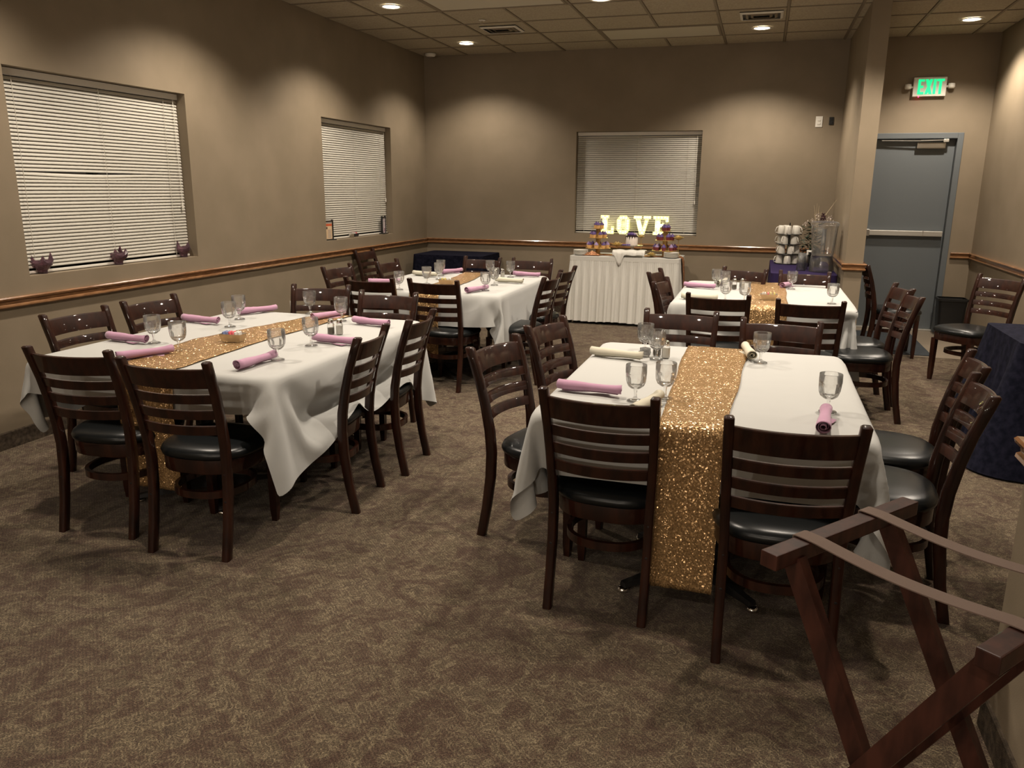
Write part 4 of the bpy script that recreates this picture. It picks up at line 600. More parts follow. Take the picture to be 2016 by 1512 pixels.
-1,0,0,0,0,0,0,0,0,0,0,0,0,0,0,0,0,0,0,0,0,0,0,0,0,0,0,0,0,0,0,0,0,0,-1,0,1,1,0,-1,0,1,2,1,4,0,4,-4,0,0,0,1,-1,0,0,0,0,0,0,0,0,0,0,0,0,0,0,0,0,0,0,0,0,0,0,0,0,0,0,0,0,0,0,0,0,0,0,0,-1,-1,1,2,0,0,1,0,4,3,2,7,-2,-4,-1,0,0,0,0,0,0,0,0,0,0,0,0,0,0,0,0,0,0,0,0,0,0,0,0,0,0,0,0,0,0,0,0,0,0,0,0,0,0,1,-1,-1,-1,3,0,3,4,1,2,0,9,-4,-3,-1,0,-1,0,0,0,0,0,0,0,0,0,0,0,0,0,0,0,0,0,0,0,0,0,0,0,0,0,0,0,0,0,0,0,0,0,0,0,0,0,1,-2,1,1,1,8,4,1,-4,4,7,-5,0,-2,0,0,0,0,0,0,0,0,0,0,0,0,0,0,0,0,0,0,0,0,0,0,0,0,0,0,0,0,0,0,0,0,0,0,0,0,0,0,0,0,0,-1,1,2,-4,6,8,4,-4,1,1,-3,1,-1,0,1,0,0,0,0,0,0,0,0,0,0,0,0,0,0,0,0,0,0,0,0,0,0,0,0,0,0,0,0,0,0,0,0,0,0,0,0,0,1,-1,1,1,-2,0,2,8,3,0,-3,3,0,0,0,0,0,0,0,0,0,0,0,0,0,0,0,0,0,0,0,0,0,0,0,0,0,0,0,0,0,0,0,0,0,0,0,0,0,0,0,0,0,0,0,0,2,-2,0,1,3,4,0,-1,-1,1,1,0,0,0,0,0,0,0,0,0,0,0,0,0,0,0,0,0,0,0,0,0,0,0,0,0,0,0,1,-1,0,0,0,0,0,0,0,0,0,0,0,0,-1,3,-2,1,-1,3,2,0,0,-1,1,0,0,0,0,0,0,0,0,0,0,0,0,0,0,0,0,0,0,0,0,0,0,0,0,0,0,0,0,-1,1,0,0,0,0,0,0,0,0,0,0,1,-1,0,1,-1,0,1,-3,10,0,0,-1,1,0,0,0,0,0,0,0,0,0,0,0,0,0,0,0,0,0,0,0,0,0,0,0,0,0,0,0,0,0,0,0,0,0,0,0,0,0,0,0,0,1,0,-1,1,0,-1,1,-4,8,0,-1,1,0,0,0,0,0,0,0,0,0,0,0,0,0,0,0,0,0,0,0,0,0,0,0,0,0,0,0,0,0,0,0,0,0,0,0,0,0,0,0,0,0,1,0,0,0,1,-2,0,4,-18,0,0,0,0,0,0,0,0,0,0,0,0,0,0,0,0,0,0,0,0,0,0,0,0,0,0,0,0,0,0,0,0,0,0,0,0,0,0,0,0,0,0,0,0,-2,3,-2,0,3,-2,0,-5,-7,0,0,-1,1,0,0,0,0,0,0,0,0,0,0,0,0,0,0,0,0,0,0,0,0,0,0,0,0,0,0,0,0,0,0,0,0,0,0,0,0,0,0,0,0,-1,3,-1,-5,6,0,-6,-7,1,0,0,0,0,0,0,0,0,0,0,0,0,0,0,0,0,0,0,0,0,0,0,0,0,0,0,0,0,0,0,0,0,0,0,0,0,0,
0,0,0,0,0,0,0,0,1,0,-3,2,-10,-1,-2,3,-1,1,0,0,0,0,0,0,0,0,0,0,0,0,0,0,0,0,0,0,0,0,0,0,0,0,0,0,0,0,0,0,0,0,0,0,0,0,0,0,0,0,-1,0,0,2,0,-1,-5,-3,-4,5,1,-4,2,2,0,0,0,0,0,0,0,0,0,0,0,0,0,0,0,0,0,0,0,0,0,0,0,1,-1,0,0,0,0,0,0,0,0,0,0,0,0,0,0,0,0,0,0,1,-2,-1,2,-2,-1,3,-1,0,1,0,0,0,0,0,0,-1,1,0,0,0,0,0,0,0,0,0,0,0,0,0,0,0,-1,1,0,0,0,0,0,0,0,0,0,0,0,0,0,0,0,0,0,0,-1,2,4,2,-4,1,-1,5,-3,-2,0,0,1,-1,0,0,0,0,0,0,0,0,0,0,0,0,0,0,0,0,0,0,0,0,0,0,0,0,0,0,0,0,0,0,0,0,0,0,0,1,0,-1,0,0,5,-5,4,7,-4,-1,1,0,0,-1,0,0,0,0,0,1,-1,0,0,0,0,0,0,0,0,0,0,0,0,0,0,0,0,0,0,0,0,0,0,0,0,0,0,0,0,0,-1,1,-1,1,1,-1,-1,-1,-1,10,4,1,-4,0,0,0,0,0,0,0,0,0,0,0,0,0,0,0,0,0,0,0,0,0,0,0,0,0,0,0,0,0,0,0,0,0,0,0,0,0,0,0,1,-1,0,1,-1,0,-1,1,1,-2,-2,4,9,-3,0,0,0,0,0,0,0,0,0,-1,1,0,0,0,0,0,1,-1,0,0,0,0,1,-1,0,0,0,0,0,0,0,0,0,0,0,0,0,0,0,-1,1,0,0,0,0,-2,1,1,-1,1,0,4,7,0,0,0,0,0,0,0,1,-1,0,0,0,0,0,0,0,-1,1,0,0,0,0,-1,1,0,0,0,0,0,0,0,0,0,0,0,0,0,0,0,0,0,0,0,0,1,-2,0,0,1,0,0,2,3,0,0,0,0,0,0,0,0,0,1,-1,0,0,0,0,0,0,0,0,0,1,-1,0,0,0,0,0,0,0,0,0,0,0,0,0,0,0,0,0,0,0,0,0,1,1,-2,1,0,-1,0,0,2,1,0,0,0,0,1,-1,0,0,0,0,0,0,0,0,0,0,0,0,0,0,-1,1,0,0,0,0,0,0,0,0,0,0,0,0,0,0,0,0,0,0,0,0,1,-1,0,-1,3,-1,0,-1,0,1,-1,0,1,0,0,-1,0,0,0,0,0,0,0,0,0,0,0,0,0,0,0,0,0,0,0,0,0,0,0,0,0,0,0,0,0,0,0,0,0,0,0,0,0,1,0,-1,0,3,0,-2,2,-3,0,-4,0,0,1,-1,0,0,0,0,0,0,0,0,0,0,1,-1,0,0,0,0,0,0,0,0,0,0,0,0,0,0,0,0,0,0,0,0,0,0,0,0,0,0,0,0,-1,3,2,-1,3,-9,7,-5,-5,0,2,-1,-1,0,0,0,0,0,0,0,0,0,0,-1,1,0,0,0,0,0,0,0,0,0,0,0,0,0,0,0,0,0,0,0,0,0,0,0,0,0,1,-1,0,1,1,-3,5,1,-3,1,-11,-2,1,
-2,1,0,0,0,1,-1,0,-1,1,0,0,0,0,0,1,-1,0,0,0,0,0,0,0,0,0,0,0,0,0,0,0,0,0,0,0,0,0,0,0,1,0,0,1,1,-2,0,1,-1,-12,-4,3,-6,7,-2,1,0,0,0,0,0,1,-1,0,0,0,0,1,-2,1,0,0,0,0,0,0,0,0,0,0,0,0,0,0,0,0,0,0,0,0,0,0,-1,2,-1,1,4,-4,-1,-4,-4,-3,-7,0,4,-11,3,8,0,1,0,-1,0,0,-1,1,0,0,0,0,-1,1,0,0,0,0,0,0,0,0,0,0,0,0,0,0,0,0,0,0,0,0,0,0,0,0,1,0,3,-4,-1,-1,-4,-1,-3,-2,3,-7,-7,8,1,-1,-1,0,0,0,0,1,-1,0,0,0,0,0,0,0,0,0,0,0,0,0,0,0,0,0,0,0,0,0,0,0,0,0,0,0,0,0,0,1,2,-2,-2,1,-3,-2,-2,0,0,-3,-1,-4,1,2,1,0,0,0,1,-1,0,0,0,0,0,0,0,0,0,0,0,0,0,0,0,0,0,0,0,0,0,0,0,0,0,0,0,0,0,0,0,1,-2,-1,-1,1,-1,0,-1,0,0,-1,-4,0,-3,1,1,1,0,0,0,-1,1,-1,1,0,0,0,0,0,0,0,0,0,0,0,0,0,0,0,0,0,0,0,0,0,0,0,0,0,0,0,0,0,0,-2,-1,0,0,0,-1,0,1,1,-2,-1,-2,-1,0,0,0,0,0,0,1,0,1,-1,0,0,0,0,0,0,0,0,0,0,0,0,0,0,0,0,0,0,0,0,0,0,0,0,0,0,0,0,0,1,-4,1,-1,-1,1,1,0,0,-2,0,-2,-1,1,-1,1,0,-2,0,0,-1,2,0,1,-1,0,0,0,0,0,0,0,0,0,0,0,0,0,0,0,0,0,0,0,0,0,0,0,0,0,0,0,1,-2,-2,-1,0,1,-1,0,-1,0,1,-1,-1,0,1,1,-1,0,0,-1,-3,-1,2,4,-1,1,0,0,0,0,0,0,0,0,0,0,-1,0,0,0,0,0,0,0,0,0,0,0,0,0,0,0,0,0,-2,-3,0,0,0,0,-1,1,-1,-1,0,0,-1,2,0,0,-1,2,0,-1,-6,-10,7,1,1,0,0,0,0,0,0,0,0,0,0,1,0,0,0,0,0,0,0,0,1,0,0,0,0,0,0,0,-1,-2,-2,1,1,0,1,0,-1,1,-1,0,-1,1,1,-1,-2,-2,-4,-4,-2,0,2,-10,0,0,0,0,0,0,0,1,0,0,0,0,0,0,0,0,0,0,0,0,0,-1,0,0,0,0,0,0,0,-1,1,10,4,1,1,0,1,0,-1,1,-1,1,-1,-6,-3,-2,-2,0,0,1,0,-8,-1,0,-1,1,0,0,0,0,-1,0,0,0,1,0,0,0,0,0,0,0,0,0,0,0,0,0,0,0,0,0,1,0,3,4,3,1,1,1,1,1,0,0,-1,1,-13,0,0,0,-1,0,-1,-4,-2,0,0,0,0,0,0,0,0,0,0,0,0,-1,0,0,0,1,0,0,0,0,0,0,0,0,0,0,0,0,0,0,0,2,2,4,2,1,1,
1,1,1,1,0,-1,-13,0,-1,0,-1,0,-1,-4,-1,0,0,0,0,0,0,0,0,0,0,0,0,0,0,0,0,-1,0,0,0,0,0,1,0,0,0,-1,0,1,0,0,0,0,4,0,4,2,0,1,0,1,1,2,1,-13,-1,-1,0,1,-1,-4,0,-2,0,0,1,-2,1,0,0,0,0,0,0,0,0,0,1,0,0,0,0,-1,0,0,-1,0,1,0,1,0,-1,0,0,1,0,1,2,0,3,2,0,1,0,1,0,2,-14,-1,1,0,0,-3,-2,-1,-1,0,0,-1,2,0,0,2,-3,0,0,1,1,1,2,-1,-2,-2,0,0,1,0,0,0,1,0,1,1,-2,-1,1,-2,0,1,1,1,0,1,3,3,0,0,0,1,-1,-15,1,0,0,-2,-2,-3,0,0,0,0,1,0,0,3,1,11,0,0,-1,-1,-1,-6,-5,-1,4,4,6,0,0,0,0,-1,-1,-1,-1,2,-7,-5,-1,0,0,2,1,1,0,0,3,2,1,0,0,0,])
CLOTHS['LB'] = (47, 47, [
-1676,4,5,4,15,2,-4,23,22,18,19,23,23,23,23,24,23,23,23,23,23,24,23,23,23,23,23,24,23,23,23,23,23,23,23,8,15,-1,-18,-12,8,11,6,-3,-5,-2,8,-6,0,0,2,-3,8,1,-2,-1,0,1,0,0,0,0,0,0,0,0,0,0,0,0,0,0,0,0,0,0,0,-1,0,0,0,-1,-2,-1,-3,6,19,2,-3,-8,-1,3,11,1,7,-11,0,1,3,0,6,-8,-1,1,2,0,0,0,0,-1,1,0,0,0,0,-1,1,0,0,0,0,0,0,0,0,0,-1,0,0,-1,-2,8,12,3,-3,-9,0,6,8,-2,-2,17,-3,-11,-3,-7,-1,11,-4,-1,1,1,0,0,0,0,0,0,0,0,0,0,0,0,0,0,0,0,-1,1,0,1,-1,0,-1,-3,7,4,8,3,-3,-7,0,9,4,-2,-4,-2,19,-1,-3,-7,-8,-9,0,7,-1,3,0,0,0,0,0,0,0,0,0,0,0,0,0,0,0,0,0,0,0,0,0,1,0,-1,1,7,0,-5,2,-1,8,6,-4,-4,-4,0,-9,10,5,0,1,-6,-4,-12,1,4,0,1,0,0,0,0,0,-1,1,0,0,0,0,-1,1,0,0,0,0,-1,1,0,0,1,0,1,4,-10,7,5,4,-7,-5,-8,-6,-2,1,8,0,2,5,-5,9,0,-6,-6,1,0,-1,1,0,0,0,0,0,0,0,0,0,0,0,0,0,0,0,0,0,0,0,0,0,2,3,0,9,-7,-8,-10,-2,-2,3,2,-1,-7,-3,-20,1,3,2,-4,4,10,3,1,0,0,0,0,0,0,0,0,0,0,0,0,0,0,0,0,0,0,0,0,0,0,0,0,0,-1,1,5,-12,-7,-3,-2,0,-1,0,0,1,-2,-13,1,0,10,7,-4,-4,3,0,0,0,0,0,0,0,0,0,0,0,0,0,0,0,0,0,0,0,0,0,0,0,0,0,0,0,0,0,3,5,2,2,1,1,0,1,-1,-1,2,5,6,-2,-7,0,-3,0,-1,0,0,0,0,0,0,0,0,0,0,0,0,0,0,0,0,0,0,0,0,0,0,0,0,0,0,-1,0,2,0,2,1,2,3,2,2,3,1,3,8,-3,-9,-4,0,5,0,0,0,0,0,0,0,0,0,0,0,0,0,0,0,0,0,0,0,0,0,0,0,0,0,0,0,0,0,0,0,1,0,1,0,0,0,1,0,1,2,3,-10,-1,3,4,-1,0,0,0,0,0,0,0,0,0,0,0,0,0,0,0,0,0,0,0,0,0,0,-1,1,0,0,0,0,0,0,-2,0,0,0,0,0,1,0,0,1,5,-5,-6,4,2,1,-1,0,0,0,1,-1,0,0,0,0,0,0,0,0,0,0,0,-1,1,0,0,0,0,0,0,0,0,0,0,0,-1,1,0,-1,0,0,0,0,-1,2,-1,11,-14,0,3,1,0,-1,0,0,0,0,0,0,0,0,0,0,0,0,0,0,0,0,0,0,0,0,0,0,0,0,0,0,0,0,0,0,0,0,0,0,0,-1,0,1,-1,1,8,
-13,5,1,-1,0,1,-1,0,0,0,0,0,0,0,0,0,0,0,0,0,0,0,0,0,0,0,0,0,0,0,0,0,0,0,0,0,0,0,0,0,-1,1,0,0,0,0,-1,-1,3,-1,1,-1,0,0,0,0,0,0,0,0,0,0,0,0,0,0,0,0,0,0,0,0,0,0,0,0,0,0,0,0,0,0,0,0,0,0,0,0,0,0,-1,0,0,-2,1,1,0,0,0,0,0,0,0,0,0,0,0,0,0,0,0,0,0,0,0,0,0,0,0,0,0,0,0,0,0,0,0,0,0,0,0,0,0,0,0,0,-1,1,0,0,-1,-1,2,1,-1,0,0,0,0,0,0,0,0,0,0,0,0,0,0,0,0,0,0,0,0,0,0,0,0,0,0,0,0,0,0,0,0,0,0,0,-1,1,0,1,-1,0,0,-2,1,1,0,0,0,0,0,0,0,0,0,0,0,0,0,0,0,0,0,0,0,0,0,0,0,0,0,0,0,0,0,0,0,0,0,0,0,0,0,0,0,0,-1,1,0,0,-1,1,0,0,0,0,0,0,0,0,0,0,0,0,0,0,0,0,0,0,0,0,0,0,0,0,0,0,0,0,0,0,0,0,0,0,0,0,0,0,0,0,0,0,0,0,0,-2,1,2,-1,0,0,0,0,0,0,0,0,0,0,0,0,0,0,0,0,0,0,0,0,0,0,0,0,0,0,0,0,0,0,0,0,0,0,0,0,0,0,0,0,0,0,0,-2,1,1,0,0,0,0,0,0,0,0,0,0,0,0,0,0,0,0,0,0,0,0,0,0,0,0,0,0,0,0,0,0,0,0,0,0,0,0,0,0,0,0,0,0,0,0,-2,2,-1,1,0,1,-1,0,0,0,0,0,0,0,0,0,0,0,0,0,0,0,0,0,0,0,0,0,0,0,0,0,0,0,0,0,0,0,0,0,1,-1,0,0,0,0,0,-1,1,0,0,0,-1,1,0,0,0,0,0,0,0,0,0,0,0,0,0,0,0,0,0,0,0,0,0,0,0,0,0,0,0,0,0,0,0,0,0,-1,1,0,0,0,0,0,0,0,0,0,0,0,0,0,0,0,0,0,0,0,0,0,0,0,0,0,0,0,0,0,0,0,0,0,0,0,0,0,0,0,0,0,0,0,0,0,1,-1,0,0,0,0,0,2,-2,0,0,0,0,0,0,0,0,0,0,0,0,0,0,0,0,0,0,0,0,0,0,0,0,0,0,0,0,0,0,0,0,0,0,0,0,0,0,0,0,0,0,1,-1,0,2,-2,0,0,0,0,0,0,0,0,0,0,0,0,0,0,0,0,0,0,0,0,0,0,0,0,0,0,0,0,0,0,0,0,0,0,0,0,-1,1,0,0,0,1,-2,1,0,1,0,0,-1,0,0,0,0,0,0,0,0,0,0,0,0,0,0,0,0,0,0,0,0,0,0,0,0,0,0,0,0,0,0,0,0,0,0,1,-1,0,0,0,-1,1,0,0,1,0,-2,1,0,1,-1,0,0,0,0,0,0,0,0,0,0,0,0,0,0,0,0,0,0,0,0,0,0,0,0,0,0,0,0,0,0,0,0,0,0,0,0,0,0,0,0,1,-1,1,-1,0,0,0,0,0,0,0,0,0,0,0,0,0,0,0,0,0,0,0,0,
0,0,0,0,0,0,0,0,0,0,0,0,0,0,0,0,-1,1,0,0,0,-1,0,1,-1,0,1,0,-1,0,0,0,0,0,0,0,0,0,0,0,0,0,0,0,0,0,0,0,0,0,0,0,0,0,0,0,0,0,0,0,0,-1,1,0,0,-1,0,0,1,-1,1,0,-2,1,0,0,0,0,0,0,0,0,0,0,0,0,0,0,0,0,0,0,0,0,0,0,0,0,0,0,0,0,0,0,0,0,0,0,0,0,0,-1,1,0,-1,0,0,2,0,-5,1,2,0,0,0,0,0,0,0,0,0,0,0,0,0,0,0,0,0,0,0,0,0,0,0,0,0,0,0,0,0,0,0,0,0,0,0,0,0,-1,0,1,-1,0,0,-1,1,-2,0,2,0,0,0,0,0,0,0,0,0,0,0,0,0,0,0,0,0,0,0,0,0,0,0,0,0,0,0,0,0,0,0,0,0,-1,0,0,1,0,-1,0,0,-3,3,0,0,-2,0,2,0,0,0,-1,1,0,0,0,0,0,0,0,0,0,0,0,1,-1,0,0,0,0,0,0,0,0,0,0,0,0,0,0,0,0,0,-1,0,0,0,0,-5,4,4,-2,0,-2,1,0,0,0,0,0,0,0,0,0,0,0,0,0,0,0,0,0,0,0,0,0,0,0,0,0,0,0,0,0,0,0,0,0,0,0,0,-1,1,-1,-1,-2,5,1,1,-1,0,-4,0,0,0,0,0,0,0,0,0,0,0,0,0,0,0,0,0,0,0,0,0,0,1,-1,0,0,0,0,0,1,-1,1,0,-1,0,0,0,-2,0,-1,1,1,1,-2,0,0,-1,0,0,0,0,-1,1,0,0,0,0,0,0,0,0,0,0,0,0,0,0,0,0,-1,1,0,0,0,0,0,0,0,-1,-1,1,-1,-1,-1,-1,-1,0,2,2,-2,0,0,-4,3,-2,1,0,0,0,0,0,0,0,0,0,0,0,0,0,0,0,0,0,0,0,0,0,0,0,0,0,0,1,0,-1,-1,-2,-3,-2,-1,-1,0,0,0,10,0,0,0,-6,1,-4,0,-1,0,0,0,0,0,0,0,0,0,0,0,0,0,0,0,0,0,0,0,0,0,0,0,0,0,0,0,0,0,-2,-1,-1,0,-1,0,0,1,0,3,-3,-3,-4,1,-6,12,1,-1,0,0,1,-1,0,0,0,0,0,0,0,0,0,0,0,0,0,0,0,0,0,0,0,-1,1,-2,-1,0,16,4,3,2,0,-1,0,-1,-1,0,-15,0,0,-3,1,15,4,1,-1,-1,0,-1,0,0,0,0,0,0,0,0,0,0,0,0,0,0,0,0,0,1,-1,0,0,-3,0,-4,2,1,5,7,4,4,4,1,0,-3,-1,-15,-1,-1,9,13,2,1,-2,-5,0,-1,0,0,0,0,0,1,-1,0,0,0,0,0,0,0,0,0,0,0,0,0,-1,0,0,-1,-3,-1,5,-6,-4,7,5,3,3,3,5,2,-19,6,11,8,-1,0,-3,1,-3,1,0,0,-1,0,0,0,0,0,0,0,0,0,1,-1,0,0,0,0,0,0,-1,0,0,-1,-1,-3,0,2,10,-12,-9,6,5,3,1,0,1,-5,8,5,0,-7,5,
-6,-1,5,-3,0,0,0,0,0,0,-1,0,0,0,0,0,0,0,0,0,0,0,1,-2,0,1,-1,-1,-2,-2,0,1,7,6,-15,-11,4,7,6,1,1,5,4,-1,-11,10,-7,0,3,-4,1,1,-1,1,-1,-1,0,1,0,0,0,0,1,-1,0,0,0,0,0,-2,0,1,-2,1,1,-2,-1,-1,-2,2,12,3,-17,-12,2,4,8,5,10,0,-12,4,4,-7,4,-3,-1,1,0,1,0,-1,1,0,-1,0,0,0,0,0,0,0,0,-1,0,-2,-1,0,-1,1,0,-6,2,10,3,-6,-8,9,10,0,-17,-12,2,2,6,2976,-13,-13,-12,10,22,13,-2,-8,-3,12,3,1,0,0,0,0,0,0,-1,0,0,-1,-1,0,-1,-1,-2,-2,-2,-2,-1,0,2,0,9,10,12,-9,6,10,3,-10,-17,-17,-9,-1,18,0,-1,0,-15,-7,1,2,1,8,-2,-3,-2,0,0,0,0,0,0,0,0,0,1,1,-1,1,1,1,1,0,-3,-3,0,-1,5,1,-9,0,12,4,-9,-10,-7,0,8,6,1,13,4,1,0,-3,-21,6,-2,2,8,-6,-2,0,0,0,0,0,0,0,1,-1,0,0,0,1,0,0,1,1,2,1,-2,-5,-1,2,4,5,-11,11,-8,-8,-9,0,11,13,1,3,-10,13,14,2,-4,-1,-14,1,7,-5,-4,0,1,0,0,0,0,0,0,0,1,0,-1,0,0,0,0,0,0,1,4,1,-2,-6,3,6,-10,1,4,-9,-8,1,12,10,1,6,2,-5,-3,5,15,5,-9,-6,0,5,-9,2,0,0,0,0,0,0,0,0,0,0,0,0,1,0,-1,0,0,0,-1,0,6,2,-3,-2,-7,0,11,-19,-4,8,14,10,0,-1,6,-3,15,-4,-6,-13,15,9,-13,2,-5,1,-3,2,0,0,0,0,-1,1,0,0,-1,0,1,-1,0,1,0,0,0,0,0,-1,6,4,-3,-15,16,-13,-6,15,12,6,-3,-2,-1,-5,9,16,0,-4,9,-13,-2,7,-4,-2,0,1,0,0,0,0,0,1,-1,0,0,1,0,0,0,0,0,0,1,0,0,0,-1,-1,5,-5,2,-6,0,14,1,-1,-1,1,1,-1,-4,-5,9,1,5,-4,2,5,3,2,1,0,0,0,0,0,0,0,0,0,0,0,0,0,0,0,0,0,0,-1,0,0,0,1,0,0,-1,0,-6,3,-4,-1,-1,-2,-1,-1,1,1,-3,19,1,-2,1,-1,4,1,1,-1,0,0,0,0,0,0,0,0,0,0,0,0,0,0,0,0,0,0,0,0,0,0,0,0,0,1,0,0,-2,-3,-4,-3,-1,-1,-1,-1,1,-2,23,-2,-1,0,3,-1,1,0,0,0,0,0,0,0,0,0,0,0,0,0,0,0,0,0,0,0,0,0,0,0,0,0,0,0,0,0,0,0,0,0,0,-1,-1,-1,-2,-3,-1,23,-2,0,1,0,1,1,-1,0,0,0,1,0,0,0,0,0,0,0,0,
0,0,0,0,0,0,0,0,0,0,0,0,-1,0,0,0,0,0,0,0,0,0,0,0,0,0,0,21,1,0,0,1,0,0,1,0,0,0,-1,0,0,0,0,0,0,0,0,0,0,0,0,0,0,0,0,0,0,0,0,1,0,0,0,0,-1,0,0,0,0,0,0,0,0,0,23,0,0,0,0,0,0,0,0,0,0,0,0,0,0,0,0,0,0,0,0,0,0,0,0,0,0,0,0,0,0,0,0,0,0,0,0,0,0,0,0,0,0,0,0,0,0,21,1,0,1,0,0,0,0,0,0,0,0,0,0,0,0,0,0,0,0,0,0,0,0,0,0,0,0,0,0,0,0,0,0,0,0,0,0,0,0,0,0,0,0,0,0,0,20,2,2,0,0,0,0,0,0,0,0,0,0,0,0,0,0,0,0,0,0,0,0,0,0,0,0,0,0,0,0,0,0,0,0,0,0,0,0,0,0,0,0,0,0,0,0,23,0,0,0,0,0,0,0,0,0,0,0,0,0,0,0,0,0,0,0,0,0,0,0,0,0,0,0,0,0,0,0,0,0,0,0,0,0,0,0,0,0,0,0,0,0,0,23,0,0,0,0,0,0,0,0,0,0,0,0,0,0,0,0,0,0,0,0,0,0,0,0,0,0,0,0,0,0,0,0,0,0,0,0,0,0,0,0,0,0,0,0,0,0,23,0,0,0,0,0,0,0,0,0,0,0,0,0,0,0,0,0,0,0,0,0,0,0,0,0,0,0,0,0,0,0,0,0,0,0,0,0,0,0,0,0,0,0,0,0,0,24,0,0,0,0,0,0,0,0,0,0,0,0,0,0,0,0,0,0,0,0,0,0,0,0,0,0,0,0,0,0,0,0,0,0,0,0,0,0,0,0,0,0,0,0,0,0,23,0,0,0,0,0,0,0,0,0,0,0,0,0,0,0,0,0,0,0,0,0,0,0,0,0,0,0,0,0,0,0,0,0,0,0,0,0,0,0,0,0,0,0,0,0,0,23,0,0,0,0,0,0,0,0,0,0,0,0,0,0,0,0,0,0,0,0,0,0,0,0,0,0,0,0,0,0,0,0,0,0,0,0,0,0,0,0,0,0,0,0,0,0,23,0,0,0,1,0,0,-1,0,0,0,0,0,0,0,0,0,0,0,0,0,0,0,0,0,0,0,0,0,0,0,0,0,0,0,0,0,0,0,0,0,0,0,0,0,0,0,23,1,0,0,-1,0,0,1,0,0,0,0,0,0,0,0,0,0,0,0,0,0,0,0,0,0,0,0,0,0,0,0,0,0,0,0,0,0,0,0,0,0,0,0,0,0,0,23,0,0,0,0,0,0,0,0,0,0,0,0,0,0,0,0,0,0,0,0,0,0,0,0,0,0,0,0,0,0,0,0,0,0,0,0,0,0,0,0,0,0,0,0,0,0,23,0,0,0,0,0,0,0,0,0,0,0,0,0,0,0,0,0,0,0,0,0,0,0,0,0,0,0,0,0,0,0,0,0,0,0,0,0,0,0,0,0,0,0,0,0,0,24,0,0,0,0,0,0,0,0,0,0,0,0,0,0,0,0,0,0,0,0,0,0,0,0,0,0,0,0,0,0,0,0,0,0,0,0,0,0,0,0,0,0,0,0,0,0,22,1,0,0,0,0,0,
0,0,0,0,0,0,0,0,0,0,0,0,0,0,0,0,0,0,0,0,0,0,0,0,0,0,0,0,0,0,0,0,0,0,0,0,0,0,0,0,23,0,0,0,0,0,0,0,0,0,0,0,0,0,0,0,0,0,0,0,0,0,0,0,0,0,0,0,0,0,0,0,0,0,0,0,0,0,0,0,0,0,0,0,0,0,0,24,-1,0,0,0,0,0,0,0,0,0,0,0,0,0,0,0,0,0,0,0,0,0,0,0,0,0,0,0,0,0,0,0,0,0,0,0,0,0,0,0,0,0,0,0,0,0,23,1,0,0,0,0,0,0,0,0,0,0,0,0,0,0,0,0,0,0,0,0,0,0,0,0,0,0,0,0,0,0,0,0,0,0,0,0,0,0,0,0,0,0,0,0,0,23,0,0,0,0,0,0,0,0,0,0,0,0,0,0,0,0,0,0,0,0,0,0,0,0,0,0,0,0,0,0,0,0,0,0,0,0,0,0,0,0,0,0,0,0,0,0,23,0,0,0,0,0,0,0,0,0,0,0,0,0,0,0,0,0,0,0,0,0,0,0,0,0,0,0,0,0,0,0,0,0,0,0,0,0,0,0,0,0,0,0,0,0,0,24,-1,0,0,0,0,1,0,0,0,0,-1,0,0,0,0,0,0,0,0,0,0,0,0,0,0,0,0,0,0,0,0,1,0,0,0,0,0,0,-1,0,0,0,0,0,0,0,23,0,0,0,1,0,-1,0,0,0,0,1,0,0,0,0,0,0,0,0,0,0,0,0,0,0,0,0,0,0,0,0,-1,0,0,0,0,0,0,1,0,0,0,0,0,0,0,22,1,0,0,0,0,0,0,0,0,0,0,0,0,0,0,0,0,0,0,0,0,0,0,0,0,0,0,0,0,0,0,0,0,0,0,0,0,0,0,0,0,0,0,0,0,0,22,0,1,0,0,0,0,0,0,0,0,0,0,0,0,0,0,0,0,0,0,0,0,0,0,0,0,0,0,0,0,0,0,1,0,0,-1,0,0,0,0,0,0,0,0,0,0,23,0,0,0,0,0,1,0,0,0,0,0,-1,0,0,0,0,0,0,0,0,0,0,0,0,0,0,0,0,0,0,1,0,-1,0,0,1,0,0,0,-1,0,0,0,0,0,0,23,0,0,0,-1,1,0,0,0,0,0,0,1,0,0,0,0,0,0,0,0,0,0,0,0,0,0,0,0,0,0,-1,0,0,0,0,0,0,0,0,1,0,-1,0,0,0,-1,24,-1,0,0,0,0,0,0,0,0,0,0,0,0,0,0,0,0,0,0,0,0,0,0,0,0,0,0,0,0,0,0,0,0,1,0,-1,0,0,0,-1,-1,1,-1,0,0,0,20,1,0,0,1,0,1,1,0,0,0,-1,0,0,0,0,0,0,0,0,0,0,0,0,0,0,0,0,0,0,0,0,0,1,0,0,-1,-3,-2,-2,-1,0,-1,2,0,0,2,20,-3,-3,-3,-3,5,2,-1,1,2,0,1,0,0,0,0,0,0,0,0,0,0,0,0,0,0,0,0,0,0,1,-2,3,0,-5,-2,3,0,-7,-5,-5,-4,-3,-1,1,1,1,-5,-3,-3,4,13,7,2,-11,-5,0,1,3,-2,0,0,0,0,0,0,0,1,
